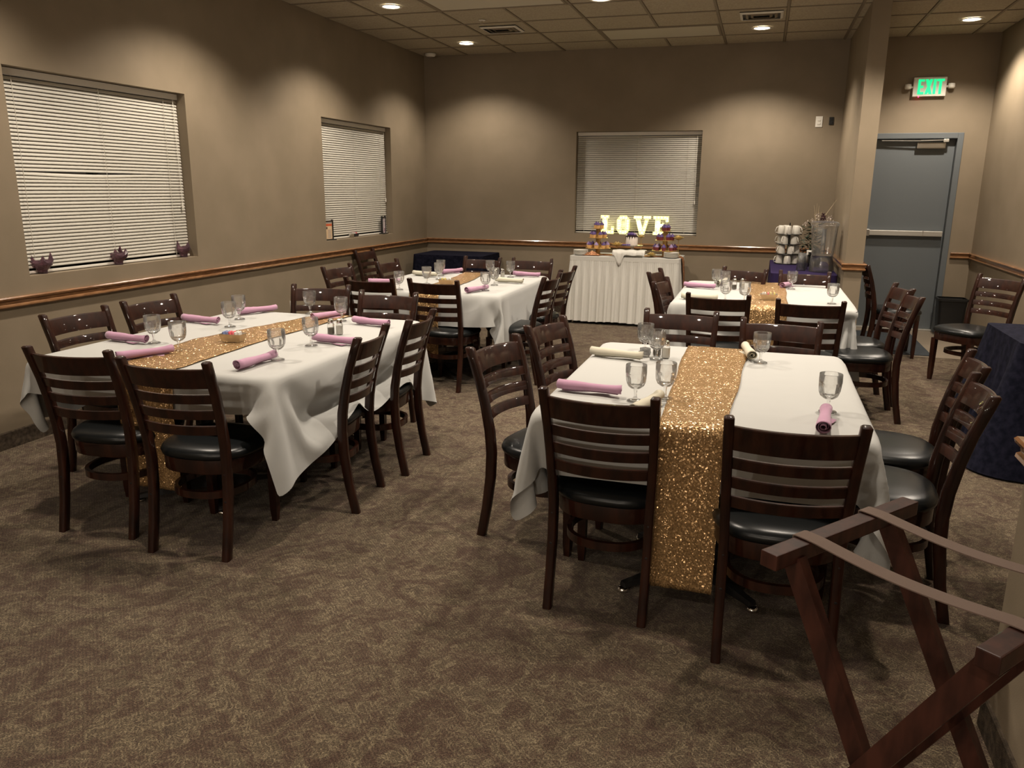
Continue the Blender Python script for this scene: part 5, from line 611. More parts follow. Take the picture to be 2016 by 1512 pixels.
0,0,0,0,0,1,0,0,0,1,5,-7,4,-1,-7,-5,14,13,-1,-2,-4,-5,-8,-8,-5,-3,-16,6,13,12,1,-10,-8,8,-11,5,-1,1,2,-1,-1,0,0,0,1,0,-1,0,0,0,1,0,-1,0,1,2,-1,-6,2,5,-1,-7,0,-6,14,13,4,1,0,-1,-3,-5,-8,-2,12,6,0,-11,-17,17,-2,-2,-1,-2,0,4,-1,0,0,-1,1,-1,0,0,1,0,0,-1,1,0,1,1,-2,-5,-3,8,2,-3,-2,0,-5,-3,9,12,7,2,1,1,-1,0,16,1,-2,-11,-17,18,1,-6,4,-8,4,-3,3,3,-1,-2,2,-2,0,0,1,-1,1,0,1,0,0,0,-3,-5,-2,8,2,1,-2,-2,-2,-1,-7,3,4,9,9,5,1,1,0,17,-3,-12,-17,10,12,-2,-3,-4,0,1,-2,-2,-1,4,2,-1,1,0,0,-1,0,0,0,-2,-2,-1,-5,-1,4,10,5,-3,-1,-3,6,-1,0,-12,-3,3,2,6,6,9,4,2,13,-10,-17,1,15,6,-4,-4,-1,-2,1,0,-8,-6,-2,0,1,0,0,0,0,0,-1,1,1,-1,-2,11,13,8,3,0,0,-24,5,20,2,-8,-10,-12,3,1,1,5,5,9,5,180,19,18,18,10,4,4,-1,0,-1,-3,-1,0,0,0,0,0,0,0,0,0,0,0,0,0,0,1,0,0,1,1,1,1,1,2,-1,2,1,-8,-14,-20,-20,-18,-15,-14,-17,-21,15,-1,0,1,4,4,-1,0,1,-1,0,1,0,0,0,0,0,0,0,0,0,0,0,0,1,0,-1,0,0,0,0,0,0,0,0,0,-1,-4,-1,-5,0,1,2,1,-3,-4,0,14,0,0,-1,0,9,0,0,0,-1,2,0,0,0,0,0,0,0,1,0,0,0,0,0,-1,0,0,0,0,-1,0,1,0,1,-1,0,-9,-2,0,0,1,3,0,-4,-4,0,0,10,2,1,0,0,0,8,2,-1,1,1,0,0,0,0,0,0,0,-1,0,0,0,0,0,0,0,0,0,0,0,0,-1,1,0,-1,-2,-1,-7,-1,1,3,0,-4,-4,-1,1,0,11,0,1,1,3,0,2,5,-2,2,0,0,0,0,0,0,0,0,0,0,0,0,0,0,0,0,0,1,0,0,-1,-1,0,0,-2,0,-1,0,-4,0,-1,-5,-2,-1,1,1,1,6,2,1,1,3,2,4,1,3,0,0,0,0,0,0,0,0,0,0,0,0,0,0,1,0,0,0,-1,0,0,0,0,-1,0,-2,-1,-2,0,-3,-2,-5,-2,-1,1,-2,-3,1,3,1,1,-2,1,2,5,7,0,0,0,0,0,0,0,0,0,0,0,0,0,0,0,-1,0,0,0,0,0,0,0,0,0,-2,3,2,-3,-5,-5,-3,0,0,0,-1,0,0,-3,-3,0,1,3,1,2,0,-1,-2,0,-1,0,0,0,0,0,0,0,0,0,0,0,0,0,0,1,0,0,0,0,0,0,-1,0,1,3,7,-7,0,0,
-1,0,0,0,0,0,-1,0,0,0,1,0,-1,1,-2,0,0,1,0,0,0,0,0,0,0,0,0,0,0,0,0,0,-1,0,0,0,0,0,0,0,0,0,2,0,0,-1,0,0,0,0,0,0,-1,0,0,0,-1,1,1,0,-1,0,0,0,0,0,0,0,0,0,0,0,0,0,0,0,0,0,0,0,0,0,0,0,0,0,0,0,1,-1,0,1,-1,0,0,0,0,0,-1,0,0,3,-3,1,-2,0,1,0,0,0,0,0,0,0,0,0,0,0,0,0,0,0,0,0,0,0,0,0,0,0,0,0,0,0,0,-1,1,0,-1,1,0,0,0,0,0,0,0,0,7,-6,-3,2,-1,1,0,0,0,0,0,0,0,-1,0,1,-1,0,0,1,0,-1,0,1,-1,1,0,-1,0,0,1,0,0,0,0,0,0,0,0,0,0,0,0,0,0,0,0,0,1,-1,-1,1,-1,1,0,0,0,0,0,-1,0,1,-1,1,0,0,-1,0,1,0,-2,1,0,-1,2,-1,1,-1,1,0,0,0,0,0,0,0,0,0,0,0,-1,1,0,0,0,3,-4,1,0,0,0,0,0,0,0,0,0,1,-2,0,1,-1,0,1,-1,0,1,0,0,0,0,-1,1,-1,0,1,0,0,0,0,0,0,0,0,0,0,0,0,0,0,0,0,-4,4,0,0,0,0,0,0,0,0,0,0,0,0,1,-2,2,-1,-1,1,1,-1,1,0,-1,1,0,0,-1,0,0,0,0,0,0,0,0,0,0,0,0,0,0,0,0,0,0,-2,2,0,0,0,0,0,0,0,0,0,0,0,0,0,0,0,0,0,0,0,-1,1,0,0,-1,1,0,0,0,0,0,0,0,0,0,0,0,0,0,0,0,0,0,0,0,0,-1,1,0,0,0,0,0,0,0,0,0,0,-1,1,0,1,-2,2,0,0,-1,0,0,-1,0,2,-2,1,0,1,-1,0,0,0,0,0,0,0,0,0,0,0,0,0,0,0,0,-1,1,0,0,0,0,0,0,0,0,0,0,1,-1,-1,1,0,-1,0,1,0,0,-1,2,-1,-1,1,0,0,0,0,0,0,0,0,0,0,0,0,0,0,0,0,0,0,0,0,0,0,0,0,0,0,0,0,0,0,0,0,-1,2,-1,-1,1,1,0,-1,0,1,-1,-1,1,0,1,-2,2,-2,1,0,0,0,0,0,0,0,0,0,0,0,0,0,0,0,0,0,0,0,0,0,0,0,0,0,0,0,0,0,-1,1,0,1,-1,0,-1,0,0,1,0,0,1,-2,1,-1,1,0,0,0,0,0,0,0,0,0,0,0,0,0,0,0,0,-1,1,0,0,0,0,0,0,0,0,0,0,0,1,0,0,-1,0,-1,1,1,-1,1,0,0,-1,-1,1,0,0,1,-1,0,0,0,0,0,0,0,0,0,0,0,0,0,0,0,-5,5,0,0,0,0,0,0,0,0,0,0,0,0,0,-1,1,-1,1,0,0,1,-1,0,-1,2,0,0,-1,1,-1,0,0,0,0,0,0,0,0,0,0,0,0,0,0,0,0,-2,2,0,0,0,0,0,0,0,0,0,0,0,0,-1,1,1,-1,0,-1,1,0,0,-1,1,0,0,0,0,0,0,0,0,0,0,0,
0,0,0,0,0,0,0,0,0,0,0,-1,1,0,0,0,0,0,0,0,0,0,0,0,-1,2,0,-2,1,0,0,-1,1,-1,1,0,0,-1,0,1,-1,0,1,0,0,0,0,0,0,0,0,0,0,0,0,0,0,0,1,-1,0,0,0,0,0,0,0,0,0,0,0,1,-2,1,1,-1,1,-1,1,-2,1,0,1,-2,2,-1,1,-1,1,-1,0,0,0,0,0,0,0,0,0,0,0,0,0,0,0,2,-2,0,0,0,0,0,0,0,0,0,0,0,-1,1,-1,1,1,-1,0,0,0,1,-1,0,1,-1,1,-1,1,-2,1,0,0,0,0,0,0,0,0,0,0,0,0,0,0,0,5,-5,0,0,0,0,0,0,0,0,0,0,0,1,0,0,-2,1,0,0,-1,2,-1,1,-1,0,-1,0,1,-1,1,0,0,0,0,0,0,0,0,0,0,0,0,0,0,0,0,1,-1,0,0,0,0,0,0,0,0,0,0,0,-1,0,0,2,-1,0,0,0,0,0,-1,0,1,1,-1,-1,2,-1,0,0,0,0,0,0,0,0,0,0,0,0,0,0,0,0,0,0,0,0,0,0,0,-1,1,0,0,0,0,0,1,0,-1,-1,1,0,0,-1,0,1,0,-1,0,1,1,-2,1,0,0,0,0,0,0,0,0,0,0,0,-1,1,0,0,0,0,0,0,0,0,0,0,0,0,0,0,0,0,1,-2,0,1,0,-1,2,0,0,0,0,-1,1,0,0,-2,2,-1,0,0,0,0,0,0,0,0,0,0,0,0,0,0,0,0,0,0,0,0,0,0,0,1,-1,0,0,0,0,0,1,0,-1,1,-1,-1,0,1,0,0,0,-1,1,0,1,-2,2,-1,0,0,0,1,-1,0,0,0,0,0,0,0,0,0,0,0,1,-1,0,0,0,0,0,0,0,0,0,0,0,0,0,-1,0,1,1,-1,-1,0,1,1,0,-2,0,0,2,-1,0,0,0,0,0,0,0,0,0,0,0,0,0,0,0,0,0,2,-1,-1,0,0,0,0,0,0,0,0,0,-1,0,0,1,0,0,-1,1,0,0,0,0,-1,2,-1,1,-1,0,0,0,0,0,0,0,0,0,0,0,0,0,0,0,0,0,1,-1,-1,1,0,0,0,0,0,0,0,0,0,0,0,1,0,0,-1,0,1,0,0,-1,0,1,-1,1,-2,1,0,0,0,0,0,0,0,0,0,0,0,0,0,0,0,0,0,-4,4,0,0,0,0,0,-1,1,0,0,0,0,1,0,-1,0,0,1,0,-1,0,0,0,0,0,0,0,1,-1,0,0,0,0,0,0,0,0,0,0,0,0,0,0,0,0,0,-6,3,3,0,0,0,0,0,0,0,0,0,1,0,0,0,0,0,0,0,0,0,0,0,0,0,0,0,0,0,0,-1,0,0,0,0,0,0,0,0,0,-1,1,0,0,0,0,-3,2,0,1,0,0,0,0,0,0,0,0,0,0,0,0,0,0,0,0,0,0,0,0,0,0,0,0,0,0,0,0,0,0,0,-1,1,0,0,0,0,0,0,0,0,0,0,-1,1,0,-1,0,0,0,1,0,0,0,0,0,0,0,0,0,0,0,0,0,0,0,0,0,0,0,0,0,0,0,0,0,0,0,0,
0,0,0,0,0,0,0,0,0,0,0,-1,1,0,0,0,0,0,0,0,0,0,0,0,0,0,0,0,0,0,0,0,0,0,0,0,0,0,0,0,0,0,0,0,0,0,-1,1,0,0,0,0,1,0,0,0,0,0,1,0,0,0,-1,-2,-1,2,1,0,0,0,0,0,0,0,0,0,0,0,0,0,0,0,0,0,0,0,1,0,0,0,0,0,0,-1,-2,1,0,1,0,0,0,0,0,0,0,0,-1,-1,-1,-1,0,-7,-2,2,1,1,0,0,0,0,0,0,0,0,0,0,0,0,0,0,0,0,0,-1,1,0,-1,1,1,-3,-4,0,8,2,0,1,1,0,1,0,0,0,-6,-1,0,-1,-2,-4,0,-7,-3,1,0,0,0,0,0,0,0,0,0,0,0,0,0,0,0,1,0,0,0,-1,0,2,0,-1,1,-2,3,6,5,1,1,1,1,1,1,0,1,-8,0,-3,-3,-1,-1,-4,-1,-1,-1,0,0,0,0,0,0,0,0,0,0,0,0,0,0,0,-1,0,0,1,0,0,0,0,0,0,1,1,1,5,4,1,0,1,0,1,2,0,-10,-3,-1,-1,-2,-2,-2,-2,0,0,-1,1,0,0,0,0,0,0,0,0,0,0,0,0,0,0,0,0,0,0,1,0,-1,0,0,1,-1,2,1,5,3,2,1,0,-1,0,1,-15,0,-1,0,-1,-3,-3,0,1,-1,0,0,-1,1,0,-1,0,0,0,0,0,1,0,0,0,0,0,0,-1,2,0,-1,0,0,0,1,0,0,2,0,5,3,0,2,1,0,0,-15,-1,0,-2,-1,-3,0,-1,0,0,0,0,1,1,-2,0,0,0,0,0,0,-1,1,0,0,1,2,3,-1,-3,-1,1,-2,0,0,4,-1,-1,1,1,-1,4,3,1,1,1,0,-15,-1,-1,0,-4,0,-1,-1,0,0,0,0,3,5,5,0,0,0,0,0,0,0,-1,-3,-2,2,0,-3,1,1,0,-1,2,0,2,-2,6,-8,-5,1,1,-1,5,1,2,1,1,])
CLOTHS['RF'] = (49, 51, [
-424,-6,3,3,4,15,13,12,-4,3,13,12,20,22,21,21,21,21,22,21,21,21,21,22,21,21,21,22,21,21,21,21,22,21,21,21,21,14,11,6,5,9,-2,11,12,12,3,3,0,17,-5,-8,1,-3,-10,0,2,7,-2,-1,2,0,0,0,0,0,0,0,0,0,0,0,0,0,0,0,0,0,0,0,0,-1,1,0,0,0,-1,4,-1,4,-4,7,1,2,-8,-2,-6,-7,16,1,-6,-9,-4,-4,-1,-1,6,0,0,1,1,0,0,0,0,0,0,0,0,0,0,0,0,0,0,0,0,0,0,0,0,-1,1,0,-1,1,1,2,3,3,6,-2,-8,-7,-7,-6,-3,8,4,5,-5,-5,-5,-8,-3,4,4,-2,3,0,0,0,0,0,0,0,0,0,0,0,0,0,0,0,0,0,0,0,0,1,0,-2,1,0,1,1,2,0,7,-2,-8,-10,-4,-4,-1,0,-2,7,5,5,0,-4,-12,-3,-4,5,1,2,0,0,0,0,0,0,0,0,0,0,0,0,0,0,0,-1,1,0,0,0,0,0,1,-2,1,2,3,4,1,-4,-11,-10,-4,1,0,1,3,-20,0,4,7,10,8,4,-15,-2,-1,4,1,0,0,0,0,0,0,0,0,0,0,0,0,0,0,0,0,0,0,0,0,0,0,0,1,-1,3,1,4,-6,-15,-4,2,4,3,9,11,3,-5,0,-2,-2,-1,1,7,9,-8,-2,3,0,0,-1,1,0,0,0,0,0,0,0,0,0,0,0,0,0,0,0,0,0,0,0,0,0,1,2,0,-4,-9,4,7,7,6,3,0,-3,1,19,-1,-2,0,-1,-2,-4,-3,-6,-3,2,1,0,0,0,0,0,0,-1,1,0,0,0,0,0,0,0,0,0,0,0,0,0,0,0,0,1,-1,1,0,3,3,-6,-4,-4,-2,0,0,2,14,0,0,-4,-4,-4,-6,-3,6,1,0,0,0,0,0,0,0,0,0,0,0,0,0,0,0,0,0,0,0,0,0,0,0,0,0,0,0,0,-1,2,-3,-3,5,-1,-2,-1,-1,-1,-1,8,-6,-8,-1,-1,2,4,3,-1,1,0,-1,0,0,0,0,0,0,0,0,0,0,0,0,0,0,0,0,0,0,0,0,0,0,0,0,-1,1,0,1,3,-2,-1,3,3,2,2,1,2,3,-6,0,1,2,-1,-1,-2,3,1,0,0,0,0,0,0,0,0,0,0,0,0,0,0,0,0,0,0,0,0,0,0,0,0,0,0,0,0,0,0,1,3,1,2,1,0,0,1,-1,1,-3,0,-1,-2,-1,0,7,1,-2,0,0,0,0,0,0,0,0,0,0,0,0,0,0,0,0,0,0,0,0,0,0,-1,1,0,0,0,0,0,-1,-1,-1,0,0,0,2,0,0,1,2,-2,-4,-2,0,1,6,0,-1,0,0,0,0,1,-1,0,0,0,1,-1,0,0,0,0,0,0,0,0,0,0,0,0,0,0,0,0,0,-1,1,0,0,-1,0,-1,0,-1,0,1,0,2,-1,-2,-2,-1,4,3,-2,-1,0,0,0,0,0,0,0,0,
0,0,0,0,0,0,0,0,0,0,0,0,0,0,0,0,0,0,0,0,0,0,0,0,0,0,-1,0,0,0,-1,0,3,2,-3,-7,3,5,-2,-1,-1,1,0,0,0,0,0,0,0,0,0,0,0,0,0,0,0,0,0,0,0,0,0,0,0,-1,1,0,0,0,0,0,-1,1,-1,1,0,0,0,0,-1,4,-1,-2,-2,4,-1,-2,-2,2,0,0,0,0,0,0,0,0,0,0,0,0,0,0,0,0,0,0,0,0,0,0,0,0,0,0,0,0,0,0,0,0,0,0,0,0,-1,0,0,1,2,-4,-1,7,-6,0,-1,5,-1,-1,0,0,0,0,0,0,0,0,0,0,0,0,0,0,0,0,0,0,0,0,0,0,0,1,-1,0,0,0,0,0,0,0,0,0,0,0,0,-1,0,0,0,-1,-2,5,-3,3,-2,0,0,0,0,0,0,0,0,0,0,0,0,0,0,0,0,0,0,0,0,0,0,0,0,0,0,0,0,0,0,0,0,0,0,0,0,-1,1,-1,1,-1,-1,0,1,-1,1,2,-2,0,0,0,0,0,0,0,0,0,0,0,0,0,0,0,0,0,0,0,0,0,0,0,0,0,0,-1,1,0,0,0,0,0,0,0,0,0,0,0,0,-1,0,-1,0,0,1,2,-1,0,-1,0,0,0,0,0,0,0,0,0,0,0,0,0,0,0,0,0,0,0,0,0,0,0,0,0,0,0,0,0,0,0,0,0,0,0,0,0,0,0,0,0,-1,0,0,1,1,0,-1,0,0,0,0,0,0,0,0,0,0,0,0,0,0,0,0,0,0,0,0,0,0,0,0,0,0,0,0,0,0,0,0,0,1,-1,0,0,0,0,0,0,0,-1,0,0,1,1,-1,0,0,0,0,0,0,0,0,0,0,0,0,0,0,0,0,0,0,0,0,0,0,0,0,0,0,0,1,-1,0,0,0,0,0,0,0,0,0,0,0,0,0,0,0,-1,0,1,1,-1,0,0,0,0,0,0,0,0,0,0,0,0,0,0,0,0,0,0,0,0,0,0,0,0,0,0,0,-1,1,0,0,0,0,0,0,0,1,-1,1,-1,0,0,0,-1,0,0,1,0,1,-1,0,0,0,0,0,0,0,0,0,0,0,0,0,0,0,0,0,0,0,0,0,0,0,0,0,0,0,0,0,0,0,0,0,0,0,0,0,0,0,0,0,0,-2,2,-1,1,1,-1,0,0,0,0,0,0,0,0,0,0,0,0,0,0,0,0,0,0,0,0,0,0,0,0,0,0,0,0,0,0,0,0,0,0,0,0,0,0,0,0,0,1,0,-1,-1,1,2,0,-1,1,-1,0,0,0,0,0,0,0,0,0,0,0,0,0,0,0,0,0,0,0,0,0,0,0,0,0,0,0,0,0,0,0,0,0,0,0,0,0,0,1,-1,0,-2,1,1,2,-1,-1,0,0,0,0,0,0,0,0,0,0,0,0,0,0,0,0,0,0,0,0,0,0,0,0,0,0,0,0,0,0,0,0,0,0,0,0,0,0,0,0,0,0,0,0,0,0,1,-1,0,0,0,0,0,0,0,0,0,0,0,0,0,0,0,0,0,0,0,0,0,0,0,0,0,0,0,0,1,-1,0,0,0,0,0,0,0,0,0,0,1,-1,
1,0,1,-1,0,1,0,-1,0,0,0,0,0,0,0,0,0,0,0,0,0,0,0,0,0,0,0,0,0,0,0,0,0,0,0,0,0,0,0,0,0,0,0,1,-1,1,-1,0,1,-1,1,1,0,0,0,-1,0,0,0,0,0,0,0,0,0,0,0,0,0,0,0,0,0,0,0,0,0,0,0,0,0,0,0,0,-1,1,0,0,0,0,0,0,0,0,0,1,-1,0,1,0,2,0,-1,-1,0,1,-1,0,0,0,0,0,0,0,0,0,0,0,0,0,0,0,0,0,0,0,0,0,0,0,0,0,0,0,0,0,0,0,0,0,1,-1,0,0,0,1,0,0,0,2,0,0,-1,0,-1,0,0,0,0,0,0,0,0,0,0,0,0,0,0,0,0,0,0,0,0,0,0,0,0,0,0,0,0,0,0,0,0,0,0,0,0,1,-1,0,0,0,1,0,2,0,0,-5,2,1,0,0,0,0,0,0,0,0,0,0,0,0,0,0,0,0,0,0,0,0,0,0,0,0,0,0,0,0,0,0,0,0,0,1,-1,0,0,1,-1,0,1,-1,2,2,-1,0,-1,-1,1,0,0,0,0,0,0,0,0,0,0,0,0,0,0,0,0,0,0,0,0,0,0,0,0,0,0,0,0,0,0,0,0,0,0,0,0,0,0,1,0,-1,1,0,1,1,0,-3,0,1,0,0,0,0,0,0,0,0,0,0,0,0,0,0,0,0,0,0,0,0,0,0,0,0,0,0,0,0,0,0,0,0,0,0,0,0,0,0,0,0,1,1,0,2,0,0,-2,-3,3,0,0,0,0,0,0,0,0,0,0,0,0,0,0,0,0,0,0,0,0,0,0,0,0,0,0,0,0,0,0,0,0,0,0,0,1,0,-1,1,1,1,0,-1,2,0,0,-1,-5,3,2,-1,0,0,0,0,0,0,0,0,0,0,0,0,0,0,0,0,0,0,0,0,0,0,0,0,0,1,-1,0,0,0,0,0,0,0,0,1,1,2,0,-1,-1,0,1,2,0,-6,-1,3,1,-1,1,0,0,0,0,0,0,0,0,0,0,0,0,0,0,0,0,0,0,0,0,0,0,0,0,0,0,0,0,0,0,1,-1,1,3,1,-1,-2,0,0,-1,1,3,2,2,-12,3,3,-1,0,0,0,0,0,0,0,0,0,0,0,0,0,0,0,0,0,0,0,0,0,0,0,0,0,0,0,0,0,0,0,0,3,3,-1,-2,-1,0,-1,1,-1,6,2,1,-2,-1,-12,6,1,0,0,0,0,0,0,0,0,0,0,0,0,0,0,0,0,0,0,0,0,0,0,0,1,-1,0,0,0,1,-1,0,5,1,-2,-1,0,-1,0,1,0,-6,6,16,0,-3,-3,-7,-9,6,-1,1,0,0,0,0,0,0,0,0,0,0,0,0,0,0,0,0,0,0,0,0,0,0,0,0,0,0,0,0,0,-1,0,-1,0,0,1,1,0,0,-1,2,-5,5,0,6,4,-7,-8,4,0,0,0,0,0,0,0,0,0,0,0,0,0,0,0,0,0,0,0,0,0,0,0,0,0,0,1,-1,1,-1,-5,-8,-1,0,0,0,0,0,0,13,-7,-16,-5,9,-4,3,5,6,-3,-2,1,0,-1,1,0,0,0,0,
0,0,0,0,0,0,0,0,0,0,0,0,0,0,0,0,0,0,0,0,-2,-4,-2,-3,-4,-2,-2,-1,0,0,6,-7,0,2,-1,8,1,-3,-8,6,-4,0,0,1,-1,0,0,0,0,0,0,0,0,0,0,0,0,0,0,0,0,0,0,0,0,0,-1,0,0,-1,3,3,-4,-3,-3,-2,-3,-4,-2,-6,8,6,2,-2,-8,-8,-2,15,-3,2,-1,-2,-1,0,0,0,0,0,0,0,0,0,0,0,0,0,0,0,0,0,0,-1,1,0,0,0,-3,-2,0,3,4,3,0,-1,-2,-2,-1,-4,-10,6,3,-3,-7,-3,7,11,1,0,-2,-1,0,-2,0,0,0,0,0,0,0,0,0,0,0,0,0,0,0,0,0,0,0,0,0,0,-1,1,-5,-2,4,9,4,3,1,1,0,0,0,-11,-2,-1,-2,2,9,9,6,-1,-8,1,0,-1,0,-1,0,0,0,0,0,0,0,0,0,0,0,0,0,0,0,0,0,0,0,0,-1,1,-3,-5,0,0,4,8,7,3,1,1,0,0,-10,-5,0,5,9,6,4,5,-11,-2,2,-1,1,0,-1,-1,-1,1,-1,0,0,0,0,0,0,0,0,0,-1,1,0,0,0,-1,0,1,-3,-3,-3,0,1,0,4,4,6,3,3,1,2,-10,0,3,7,4,4,6,-6,-10,4,0,0,1,-1,-1,0,1,-2,0,0,0,0,1,-1,0,0,0,0,0,-1,1,0,0,0,0,-1,-4,-4,1,0,1,0,1,0,4,6,2,4,1,-9,4,6,2,3,7,-1,-10,-5,5,1,0,0,2,-2,-1,0,0,0,-1,0,0,-1,0,0,0,0,0,0,0,-1,0,0,1,0,-4,-5,-1,2,-1,3,1,1,1,-2,1,5,1,4,-6,6,1,4,9,1,-6,-9,0,2,1,1,0,0,0,1,-1,0,-1,-2,0,0,0,0,0,0,0,0,0,1,0,0,0,-1,0,5,3,-3,-4,1,-6,-2,0,2,0,-2,2,4,0,1410,-9,-12,-13,-10,10,14,15,19,17,-6,-17,-5,0,0,0,0,0,0,0,0,0,-1,0,0,0,-1,0,-1,0,-1,-1,0,0,0,1,4,14,12,-15,-16,-18,-21,-10,3,1,9,8,9,1,9,6,1,-2,-17,-4,-1,-1,1,3,1,2,0,1,0,0,0,0,0,-1,0,1,0,0,0,0,0,1,-1,1,-1,-1,0,0,0,0,1,-4,-2,3,0,8,11,-4,7,-1,0,-4,-2,0,9,9,0,-3,-14,-5,-2,1,2,2,2,1,0,0,-1,0,0,0,1,0,0,0,0,0,1,-1,0,1,0,1,-1,-2,0,-1,1,0,-3,-1,2,3,5,5,7,0,-2,-5,-5,14,-7,-7,2,13,-2,-2,-13,-4,-1,1,4,3,-1,-1,0,1,0,0,0,0,0,0,0,0,0,0,1,0,0,-1,1,1,0,-3,0,0,-1,-3,1,-3,6,13,3,0,-2,-5,-4,-3,19,-1,-4,-7,-6,10,0,2,-17,-3,2,5,0,0,0,0,0,0,0,0,0,0,
0,0,0,0,0,0,0,0,1,0,0,1,1,-3,-1,-3,-1,3,1,13,3,-6,-4,0,-6,2,9,1,4,6,4,-1,-6,0,1,3,-15,-1,5,-2,0,0,0,0,0,0,0,0,0,0,0,0,0,0,0,0,0,0,0,1,1,1,0,-2,-10,1,9,13,0,-8,0,2,1,9,-1,-2,12,0,-2,0,2,4,2,-5,-2,-2,-4,1,0,0,0,0,1,0,0,0,0,0,0,0,0,0,0,0,0,0,0,0,0,-1,1,3,-3,-1,-2,7,3,-3,3,2,-1,-4,0,3,1,4,1,1,1,2,2,2,5,-1,1,3,-1,0,0,0,0,-1,0,0,0,0,0,0,0,0,0,0,0,0,0,0,0,0,1,0,0,1,-1,0,-1,-1,1,-2,-4,-1,-2,-3,-1,-4,13,0,1,2,1,1,0,0,3,0,0,0,0,0,0,0,0,0,0,0,0,0,0,0,0,0,0,0,0,0,0,0,0,0,0,0,0,1,0,-1,0,-1,1,-1,-1,0,-1,-1,-1,19,1,0,0,-1,0,2,-1,1,0,0,0,0,0,0,0,0,0,0,0,0,0,0,0,0,0,0,0,0,0,0,0,0,0,0,0,0,0,0,0,-1,0,-1,1,-1,-1,0,-1,-1,21,-1,1,-1,1,0,-1,1,-1,1,0,0,0,0,0,0,0,0,0,0,0,0,0,0,0,0,0,0,0,0,0,0,0,0,0,0,0,0,0,0,-1,-1,-1,-1,1,0,0,0,1,20,1,0,0,-1,0,0,0,1,0,0,0,0,0,0,0,0,0,0,0,0,0,0,0,0,0,0,0,0,0,0,0,0,0,0,0,0,0,0,0,0,0,0,0,-1,0,0,0,0,21,0,-1,0,0,0,0,1,0,0,0,0,0,0,0,0,0,0,0,0,0,0,0,0,0,0,0,0,0,0,0,0,0,0,0,0,0,0,0,0,0,0,0,0,0,0,0,0,0,20,0,0,0,1,-1,1,0,0,0,0,0,0,0,0,0,0,0,0,0,0,0,0,0,0,0,0,0,0,0,0,0,0,0,0,0,0,0,0,0,0,0,0,0,0,0,0,0,0,19,-1,1,1,0,1,0,0,0,0,0,0,0,0,0,0,0,0,0,0,0,0,0,0,0,0,0,0,0,0,0,0,0,0,0,0,0,0,0,0,0,0,0,0,0,0,0,0,0,18,0,1,1,1,0,0,-1,1,0,0,0,0,0,0,0,0,0,0,0,0,0,0,0,0,0,0,0,0,0,0,0,0,0,0,0,0,0,0,0,0,0,0,0,0,0,0,0,0,18,3,-1,0,0,1,-1,1,0,0,0,0,0,0,0,0,0,0,0,0,0,0,0,0,0,0,0,0,0,0,0,0,0,0,0,0,0,0,0,0,0,0,0,0,0,0,0,0,0,22,-1,0,-1,1,-1,1,0,0,0,0,0,0,0,0,0,0,0,0,0,0,0,0,0,0,0,0,0,0,0,0,0,0,0,0,0,0,0,0,0,0,0,0,0,0,0,0,0,0,21,0,0,0,-1,1,0,0,0,0,0,0,0,0,0,0,0,0,0,0,0,0,0,0,0,0,0,0,0,0,0,0,0,0,0,0,0,0,0,
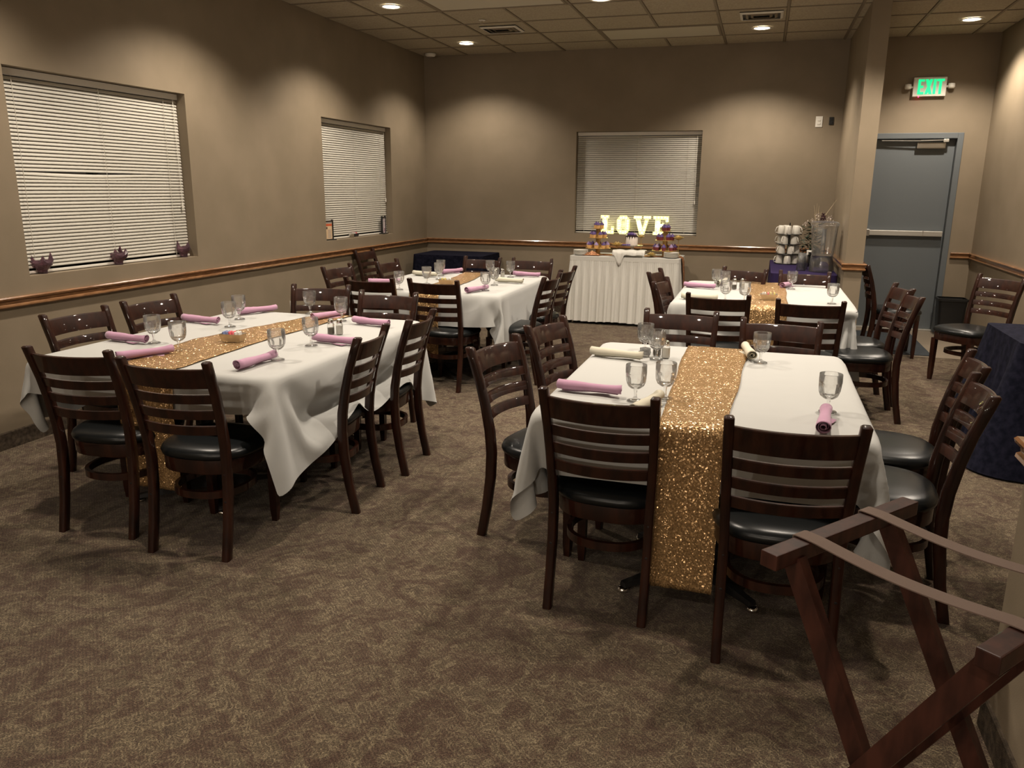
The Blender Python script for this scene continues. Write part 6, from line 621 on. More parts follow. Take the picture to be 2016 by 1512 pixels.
0,0,0,0,0,0,0,0,0,0,21,0,0,0,0,0,0,0,0,0,0,0,0,0,0,0,0,0,0,0,0,0,0,0,0,0,0,0,0,0,0,0,0,0,0,0,0,0,0,0,0,0,0,0,0,0,0,0,0,21,0,0,0,0,0,0,0,0,0,0,0,0,0,0,0,0,0,0,0,0,0,0,0,0,0,0,0,0,0,0,0,0,0,0,0,0,0,0,0,0,0,0,0,0,0,0,0,0,21,0,0,0,0,0,0,0,0,0,0,0,0,0,0,0,0,0,0,0,0,0,0,0,0,0,0,0,0,0,0,0,0,0,0,0,0,0,0,0,0,0,0,0,0,0,0,0,0,21,0,0,0,0,0,0,0,0,0,0,0,0,0,0,0,0,0,0,0,0,0,0,0,0,0,0,0,0,0,0,0,0,0,0,0,0,0,0,0,0,0,0,0,0,0,0,0,0,21,0,0,0,0,0,0,0,0,0,0,0,0,0,0,0,0,0,0,0,0,0,0,0,0,0,0,0,0,0,0,0,0,0,0,0,0,0,0,0,0,0,0,0,0,0,0,0,0,20,1,0,1,-1,0,0,0,0,0,0,0,0,0,0,0,0,0,0,0,0,0,0,0,0,0,0,0,0,0,0,0,0,0,0,0,0,0,0,0,0,0,0,0,0,0,0,0,0,20,0,1,-1,1,0,0,0,0,0,0,0,0,0,0,0,0,0,0,0,0,0,0,0,0,0,0,0,0,0,0,0,0,0,0,0,0,0,0,0,0,0,0,0,0,0,0,0,0,20,0,0,1,0,0,0,0,0,0,0,0,0,0,0,0,0,0,0,0,0,0,0,0,0,0,0,0,0,0,0,0,0,0,0,0,0,0,0,0,0,0,0,0,0,0,0,0,0,21,0,0,0,0,0,0,0,0,0,0,0,0,0,0,0,0,0,0,0,0,0,0,0,0,0,0,0,0,0,0,0,0,0,0,0,0,0,0,0,0,0,0,0,0,0,0,0,0,21,0,0,0,0,0,0,0,0,0,0,0,0,0,0,0,0,0,0,0,0,0,0,0,0,0,0,0,0,0,0,0,0,0,0,0,0,0,0,0,0,0,0,0,0,0,0,0,0,20,0,1,0,0,0,0,0,0,0,0,0,0,0,0,0,0,0,0,0,0,0,0,0,0,0,0,0,0,0,0,0,0,0,0,0,0,0,0,0,0,0,0,0,0,0,0,0,0,19,1,1,0,0,0,0,0,0,0,0,0,0,0,0,0,0,0,0,0,0,0,0,0,0,0,0,0,0,0,0,0,0,0,0,0,0,0,0,0,0,0,0,0,0,0,0,0,0,20,1,0,0,0,0,0,0,0,0,0,0,0,0,0,0,0,0,0,0,0,0,0,0,0,0,0,0,0,0,0,0,0,0,0,0,0,0,0,0,0,0,0,0,0,0,0,0,0,21,0,0,0,0,0,0,0,0,0,0,0,0,0,0,0,0,0,0,0,0,0,0,0,0,0,0,0,0,0,0,0,0,0,0,0,0,0,0,0,0,0,0,0,0,0,0,0,0,21,0,0,0,0,0,0,0,0,0,0,0,0,0,0,0,0,0,0,0,0,0,0,0,0,0,0,0,0,0,0,0,0,0,0,0,0,0,0,0,0,0,0,0,0,
0,0,0,0,21,0,-1,1,0,0,0,0,0,0,0,0,0,0,0,0,0,0,0,0,0,0,0,0,0,0,0,0,0,0,0,0,0,0,0,0,0,0,0,0,0,0,0,0,0,0,0,0,0,21,0,0,0,0,0,0,0,0,0,0,0,0,0,0,0,0,0,0,0,0,0,0,0,0,0,0,0,0,0,0,0,0,0,0,0,0,0,0,0,0,0,0,0,0,0,0,0,0,21,-1,1,0,0,0,0,0,0,0,0,0,0,0,0,0,0,0,0,0,0,0,0,0,0,0,0,0,0,0,0,0,0,0,0,0,0,0,0,0,0,0,0,0,0,0,0,0,0,21,-1,0,1,-1,1,0,0,0,0,0,0,0,0,0,0,0,0,0,0,0,0,0,0,0,0,0,0,0,0,0,0,0,0,0,0,0,0,0,0,0,0,0,0,-1,0,1,0,0,21,-1,1,-1,-1,1,1,0,0,0,0,0,0,0,0,0,0,0,0,0,0,0,0,0,0,0,0,0,0,0,0,0,0,0,0,0,0,0,0,0,0,0,-1,0,1,0,0,0,0,20,-6,3,1,1,-3,3,2,0,0,0,0,0,0,0,0,0,0,0,0,0,0,0,0,0,0,0,0,0,0,0,0,0,0,0,0,0,0,0,0,-1,0,1,0,0,0,-1,1,0,14,0,-11,5,4,3,2,3,1,0,0,0,0,0,0,0,0,0,0,0,0,0,0,0,0,0,0,0,0,0,0,0,0,0,0,0,0,0,0,0,-1,0,0,0,1,0,0,-1,0,6,3,-1,0,-2,8,2,0,4,2,-1,0,0,0,0,0,0,0,0,0,0,0,0,0,0,0,0,0,0,0,0,0,0,0,0,0,0,0,0,-1,-1,-3,-2,-1,-1,-1,0,0,1,-5,15,2,-3,7,-2,0,3,1,3,1,-1,0,0,0,0,0,0,0,0,0,0,0,0,0,0,0,0,0,0,0,0,0,0,0,0,0,1,0,-1,-1,-1,-2,-3,-3,-2,-2,-1,-1,10,-2,6,4,0,-1,-1,0,-1,-1,5,1,0,0,-1,0,0,0,0,0,0,0,0,0,0,0,0,0,0,0,1,0,0,0,0,0,1,-2,-1,1,1,-1,1,0,0,-1,-1,-3,-3,4,4,8,2,-2,-2,-1,-3,3,-7,-6,2,5,-1,1,-1,0,0,0,0,0,0,0,0,0,0,0,0,0,0,-1,0,0,0,0,0,2,-6,0,5,13,0,0,0,-1,0,-2,0,-2,8,3,1,-3,-2,-1,3,7,-6,-13,2,1,1,-4,3,1,0,-1,0,0,0,0,0,-1,1,0,0,1,-1,0,0,0,0,0,1,2,1,-1,-9,3,8,14,-2,-2,-1,-1,0,-1,1,9,-2,-1,-4,3,8,3,-4,-14,0,3,1,0,-4,-2,5,0,0,0,0,0,0,-1,1,-1,0,2,-1,0,0,0,0,0,1,0,3,-4,-4,-4,4,-1,6,15,-1,-1,-2,0,0,-1,10,-5,0,6,5,0,-3,-11,-6,3,1,2,1,0,-8,-1,4,3,0,0,0,0,0,0,0,1,-1,0,1,0,-1,0,1,1,2,0,-7,-5,1,2,0,0,5,16,1,
0,-3,0,-1,12,-1,1,4,0,-3,-8,-9,3,-1,2,3,-1,3,-4,-8,-1,4,3,1,1,0,1,0,1,0,0,0,-1,-2,2,1,1,0,2,-5,-6,-2,1,1,1,0,-2,9,14,2,0,-3,0,12,3,2,-1,-1,-8,-8,-4,4,1,0,1,-2,6,0,-3,-7,-7,-2,3,2,2,2,1,0,-1,2,2,2,3,0,1,0,1,-3,-5,-5,0,1,3,-3,-1,0,0,9,15,2,1,-2,15,2,0,-1,-9,-4,-7,1,2,1,0,-5,-7,0,22,5,-2,-5,-8,-15,-2,0,-1,2,2,1,-3,-1,1,1,1,0,0,-1,0,8,8,-2,-3,-5,1,2,0,-2,0,9,17,1,0,151,18,17,16,17,10,9,10,8,7,0,-3,0,0,0,0,0,0,0,0,0,0,0,0,0,0,0,0,0,0,0,0,0,0,1,0,0,1,0,-4,-6,-4,-3,-11,-17,-17,-19,-19,-19,11,0,1,0,0,6,1,0,0,0,2,0,0,0,0,0,0,0,0,0,0,0,0,0,0,0,0,0,0,0,0,0,0,0,0,0,0,0,0,-1,0,0,-6,-6,3,-2,0,0,0,12,0,-1,2,-1,1,5,0,1,1,0,1,0,0,0,0,0,0,0,0,0,0,0,0,0,0,0,0,0,0,0,0,0,0,0,0,0,0,-1,0,0,-4,-4,0,-3,0,0,0,0,9,0,2,0,2,-1,1,5,1,1,-1,2,0,0,0,0,0,0,0,0,0,0,0,0,0,0,0,0,0,0,0,0,0,0,0,0,0,0,0,-1,-2,-3,-3,-1,-2,0,0,1,0,7,2,0,1,1,2,0,0,6,0,2,0,0,0,0,0,0,0,0,0,0,0,0,0,0,0,0,0,0,0,0,0,0,0,-1,1,0,-1,-2,0,0,-5,-3,-2,0,1,1,-1,0,2,0,2,2,1,1,3,3,-2,6,2,1,0,0,0,0,0,0,0,0,0,0,0,0,0,0,0,0,0,0,0,0,0,0,0,-1,1,-2,-1,0,-7,-3,-1,1,-1,-1,-3,-2,-1,3,0,0,0,1,2,1,2,4,1,2,0,0,0,0,0,1,0,0,0,0,0,0,0,0,0,0,0,0,0,0,0,0,-1,0,0,-1,1,1,-6,-4,-1,-1,-1,-1,-2,0,0,0,0,1,0,0,0,1,1,0,1,3,-4,-2,0,0,0,0,-1,0,0,0,0,0,0,0,0,0,0,0,0,0,0,0,0,1,0,0,0,1,3,1,-3,-1,1,-1,0,0,0,0,-1,2,0,0,0,0,-2,-1,0,2,0,-1,-1,0,0,0,0,0,0,0,0,0,0,0,0,0,0,0,0,0,0,0,0,0,0,0,0,0,0,0,2,1,-1,0,0,0,0,0,0,0,3,-1,-2,-1,0,1,1,1,0,-2,0,0,0,0,0,0,0,0,0,0,0,0,0,0,0,0,0,0,0,0,0,0,0,0,0,0,0,1,-1,0,1,1,-2,0,0,0,0,0,-1,3,-3,0,1,0,0,-1,0,-1,1,0,0,0,0,0,0,0,0,0,0,0,0,0,0,0,0,0,0,0,0,
0,0,0,0,0,0,0,-1,1,0,0,0,0,0,0,0,0,-1,1,4,-3,0,-1,0,-1,1,-1,1,0,0,0,0,0,0,0,0,0,0,0,0,0,0,0,0,0,0,0,0,0,0,0,0,0,0,0,0,0,0,1,-1,0,0,0,0,0,0,0,0,5,-2,-3,0,-1,1,-1,1,0,0,0,0,0,0,0,0,0,0,0,0,0,0,0,0,0,0,0,0,0,0,0,0,0,0,0,0,0,0,0,0,0,0,0,0,0,0,0,0,0,6,-1,-2,-2,0,-1,0,0,1,-1,0,0,0,0,0,-2,1,-1,0,0,0,0,1,0,0,0,0,0,0,-1,1,0,0,1,0,0,0,0,0,0,0,0,0,0,0,0,0,0,0,8,2,-5,-6,0,0,1,1,-1,0,0,0,0,0,0,1,-2,2,-1,1,-1,0,-1,1,0,0,-1,0,0,1,0,0,-1,1,0,0,0,0,0,0,0,0,0,0,0,0,0,0,0,10,-3,-4,-2,-1,1,0,-1,0,0,0,0,0,0,0,0,0,-1,2,-2,1,1,-1,-1,0,1,0,0,0,0,-1,1,1,-1,0,0,0,0,0,0,0,0,0,0,0,0,0,0,0,10,-7,-6,2,2,-1,0,0,0,0,0,0,0,0,0,-1,1,0,-1,2,-1,0,1,0,0,-1,1,0,0,-1,0,0,0,0,0,0,0,0,0,0,0,0,0,0,0,0,0,0,0,0,-2,1,0,0,0,0,1,0,0,0,0,0,0,0,1,-1,1,-1,-1,2,-1,-1,1,0,0,0,0,0,0,0,-1,1,0,0,0,0,0,0,0,0,0,0,0,0,0,0,0,0,0,-1,0,1,-1,1,0,-1,1,0,0,0,0,0,0,0,0,0,0,0,0,0,0,0,0,0,0,-1,1,0,0,1,-2,1,0,0,0,0,0,0,0,0,0,0,0,0,0,1,-1,0,0,0,0,0,0,0,0,0,0,0,0,0,0,0,-1,1,0,1,0,-1,-1,2,-1,-1,0,0,2,-1,0,1,-2,1,0,0,0,0,0,0,0,0,0,1,-1,0,0,0,0,0,0,0,0,0,0,0,0,0,0,0,0,0,0,0,0,1,0,-2,0,1,0,0,0,-1,1,1,-1,-1,0,1,-1,2,-1,0,0,0,0,0,0,0,0,0,0,0,0,0,0,0,0,0,0,0,0,0,0,0,0,0,0,0,0,0,0,0,0,0,0,0,0,-1,1,0,1,-1,0,0,0,0,0,1,-1,1,-1,0,0,0,0,0,0,0,0,0,0,0,0,0,0,0,0,0,0,0,0,0,0,0,0,0,0,0,0,0,0,0,0,1,0,-1,0,1,-1,-1,1,-1,2,0,0,0,-2,0,0,1,0,0,0,0,0,0,0,0,0,0,0,0,0,0,0,1,-1,0,0,0,0,0,0,0,0,0,0,0,0,0,-1,0,1,-1,1,1,-1,-1,1,1,0,-2,1,0,0,1,0,-1,0,0,0,0,0,0,0,0,0,0,0,0,0,0,0,0,-4,4,0,0,0,0,0,0,0,0,0,0,0,0,0,0,1,-1,1,-2,1,0,1,0,-2,0,2,-2,0,1,0,0,1,-1,0,0,0,0,0,0,0,0,0,0,0,
0,0,0,0,-7,2,4,1,0,0,0,0,0,0,0,0,0,0,0,1,-1,-1,1,1,-2,0,0,0,2,0,-2,1,0,-1,1,-1,0,1,0,0,0,0,0,0,0,0,0,0,0,0,0,0,0,-6,1,3,2,0,0,0,1,-1,0,0,0,0,0,0,-1,0,1,0,-1,2,-1,1,-1,0,0,1,-1,0,1,-1,0,0,0,0,0,0,0,0,0,0,0,0,0,0,0,0,0,0,-3,1,1,0,1,0,0,0,0,0,0,0,0,0,0,0,0,0,-1,1,0,0,-1,2,-1,-1,0,1,0,-1,1,0,1,-1,0,0,0,0,0,0,0,0,0,0,0,0,0,0,0,2,-2,0,0,0,0,0,0,0,0,0,0,0,0,0,1,0,0,0,0,-2,1,0,0,-1,1,0,0,0,0,-1,1,0,0,0,0,0,0,0,0,0,0,0,0,0,0,0,0,0,5,-1,-3,-1,0,0,0,0,0,0,0,0,0,0,0,0,0,0,0,-1,1,1,0,-1,1,0,-1,0,0,1,0,-1,-1,1,0,0,0,0,0,0,0,0,0,0,0,0,0,0,0,9,-2,-4,-3,0,0,0,0,0,0,0,0,0,0,0,0,-1,0,1,0,1,-1,-1,1,0,0,0,0,0,-1,1,1,0,-1,0,0,0,0,0,0,0,0,0,1,-1,0,0,0,0,4,-2,-2,1,-1,0,0,0,0,0,0,0,0,0,0,-1,1,1,-1,0,-1,1,0,0,0,-1,1,1,-1,1,-2,1,0,0,0,0,0,0,0,0,0,0,0,0,0,0,0,0,1,-1,0,1,0,0,0,0,0,0,0,0,0,0,0,0,1,-1,0,0,0,0,-1,1,-1,0,1,1,-2,1,0,0,0,0,0,0,0,0,0,0,0,0,0,0,0,0,0,0,0,0,0,0,0,0,0,0,0,0,0,0,0,0,0,0,0,0,0,-1,1,0,0,1,-1,0,1,0,-2,1,0,0,0,-1,0,1,0,0,0,0,0,0,0,0,0,0,0,0,0,0,0,0,0,0,0,0,0,0,0,0,0,0,0,0,0,0,-1,2,-1,-1,1,1,-1,0,1,-1,-1,1,0,1,-1,1,0,0,-1,0,0,0,0,0,0,0,0,0,0,0,0,0,0,0,1,-1,1,-1,1,-1,1,-1,0,0,-1,1,0,0,0,1,-1,1,0,0,-1,0,1,-2,0,2,0,0,-1,-1,1,0,0,0,0,0,0,0,0,0,0,0,0,0,1,-1,0,0,0,2,-1,1,-1,-1,1,-1,0,0,0,0,0,0,0,0,-1,1,-1,1,-1,1,-1,0,1,0,-1,0,0,0,2,-2,1,0,0,0,0,0,0,0,0,0,0,0,0,0,1,0,-1,0,2,1,-3,2,-1,-1,0,0,0,0,0,0,0,0,0,1,-1,1,-1,1,-1,1,0,0,0,0,0,0,0,-1,1,-1,1,-1,0,0,0,0,1,-1,0,0,0,0,0,0,0,1,-1,2,3,-3,2,0,-3,-1,0,0,0,0,0,0,0,0,1,0,0,0,0,0,0,0,0,0,0,0,0,0,0,0,0,-1,0,0,0,0,0,0,0,1,0,0,0,0,-1,0,0,1,1,-9,12,1,0,
1,-3,-3,0,0,0,0,0,0,0,0,0,0,0,0,0,0,0,0,0,0,0,0,0,0,0,0,0,0,0,0,0,0,0,0,0,0,0,0,0,1,-1,0,0,1,2,7,-1,-2,0,-3,-2,-2,0,0,0,0,0,0,0,0,0,0,0,0,0,0,0,0,0,0,0,0,0,0,0,0,0,0,0,0,0,0,0,0,0,0,0,0,0,0,0,0,1,8,-12,3,-1,-1,2,3,-2,-1,0,1,-1,0,0,0,0,0,0,0,0,0,0,0,0,0,0,0,0,0,0,0,0,0,0,0,0,0,0,-1,-1,2,0,-1,0,0,1,0,-1,-3,4,-5,-8,2,1,3,0,2,2,3,-1,0,0,0,0,0,0,0,0,0,0,0,0,0,0,0,0,0,0,0,0,0,0,0,1,0,1,-1,-3,-1,0,1,1,0,0,0,0,1,-14,-5,7,4,1,1,1,-1,-3,-4,7,2,2,0,0,0,0,0,0,0,0,0,0,0,0,0,0,0,0,0,0,0,0,0,0,-1,0,-2,-2,1,2,-1,1,1,0,1,0,0,1,-20,5,7,3,-1,-2,-3,-2,0,-2,-7,1,1,0,0,0,0,0,0,0,0,0,0,0,0,0,0,0,0,0,0,0,0,0,0,0,0,-1,-1,8,9,0,-1,1,1,0,0,1,0,-17,6,3,-2,-2,-1,0,1,-1,-7,-1,0,0,1,-1,0,0,0,0,0,0,0,0,0,0,0,0,0,0,0,0,0,0,0,0,0,1,0,2,-1,4,9,0,-1,0,0,1,0,0,-15,0,1,0,0,1,0,0,-5,-2,-1,0,1,-1,1,-1,0,0,0,0,0,0,0,0,0,0,0,0,0,0,0,0,0,0,0,1,-1,1,3,-2,0,3,9,1,0,0,0,-1,0,-15,2,-1,1,0,0,0,-3,-4,-1,0,1,-1,1,0,0,-1,0,0,0,0,0,0,0,0,0,0,0,0,0,0,0,0,0,1,-1,0,3,0,-1,0,0,3,7,2,0,0,1,0,-15,0,1,1,1,0,-2,-3,-4,0,0,0,1,0,-1,2,0,-1,-1,0,0,0,0,0,1,-1,0,0,0,0,0,0,0,0,0,1,1,1,-1,0,0,0,0,3,7,2,0,0,0,-14,1,0,0,0,-1,-2,-4,0,-1,1,-1,0,2,-1,-1,2,3,4,-2,-4,-1,-1,0,-1,3,-2,-1,0,0,1,0,0,0,0,0,3,0,-1,0,-1,-1,0,1,3,6,2,1,0,-14,1,1,0,-2,-1,-3,-3,0,0,0,2,3,3,2,0,-1,-2,-3,2,4,1,1,-3,-2,-2,6,2,0,0,-1,0,0,0,-1,-1,-4,-3,0,1,-2,0,0,0,0,3,7,1,0,])
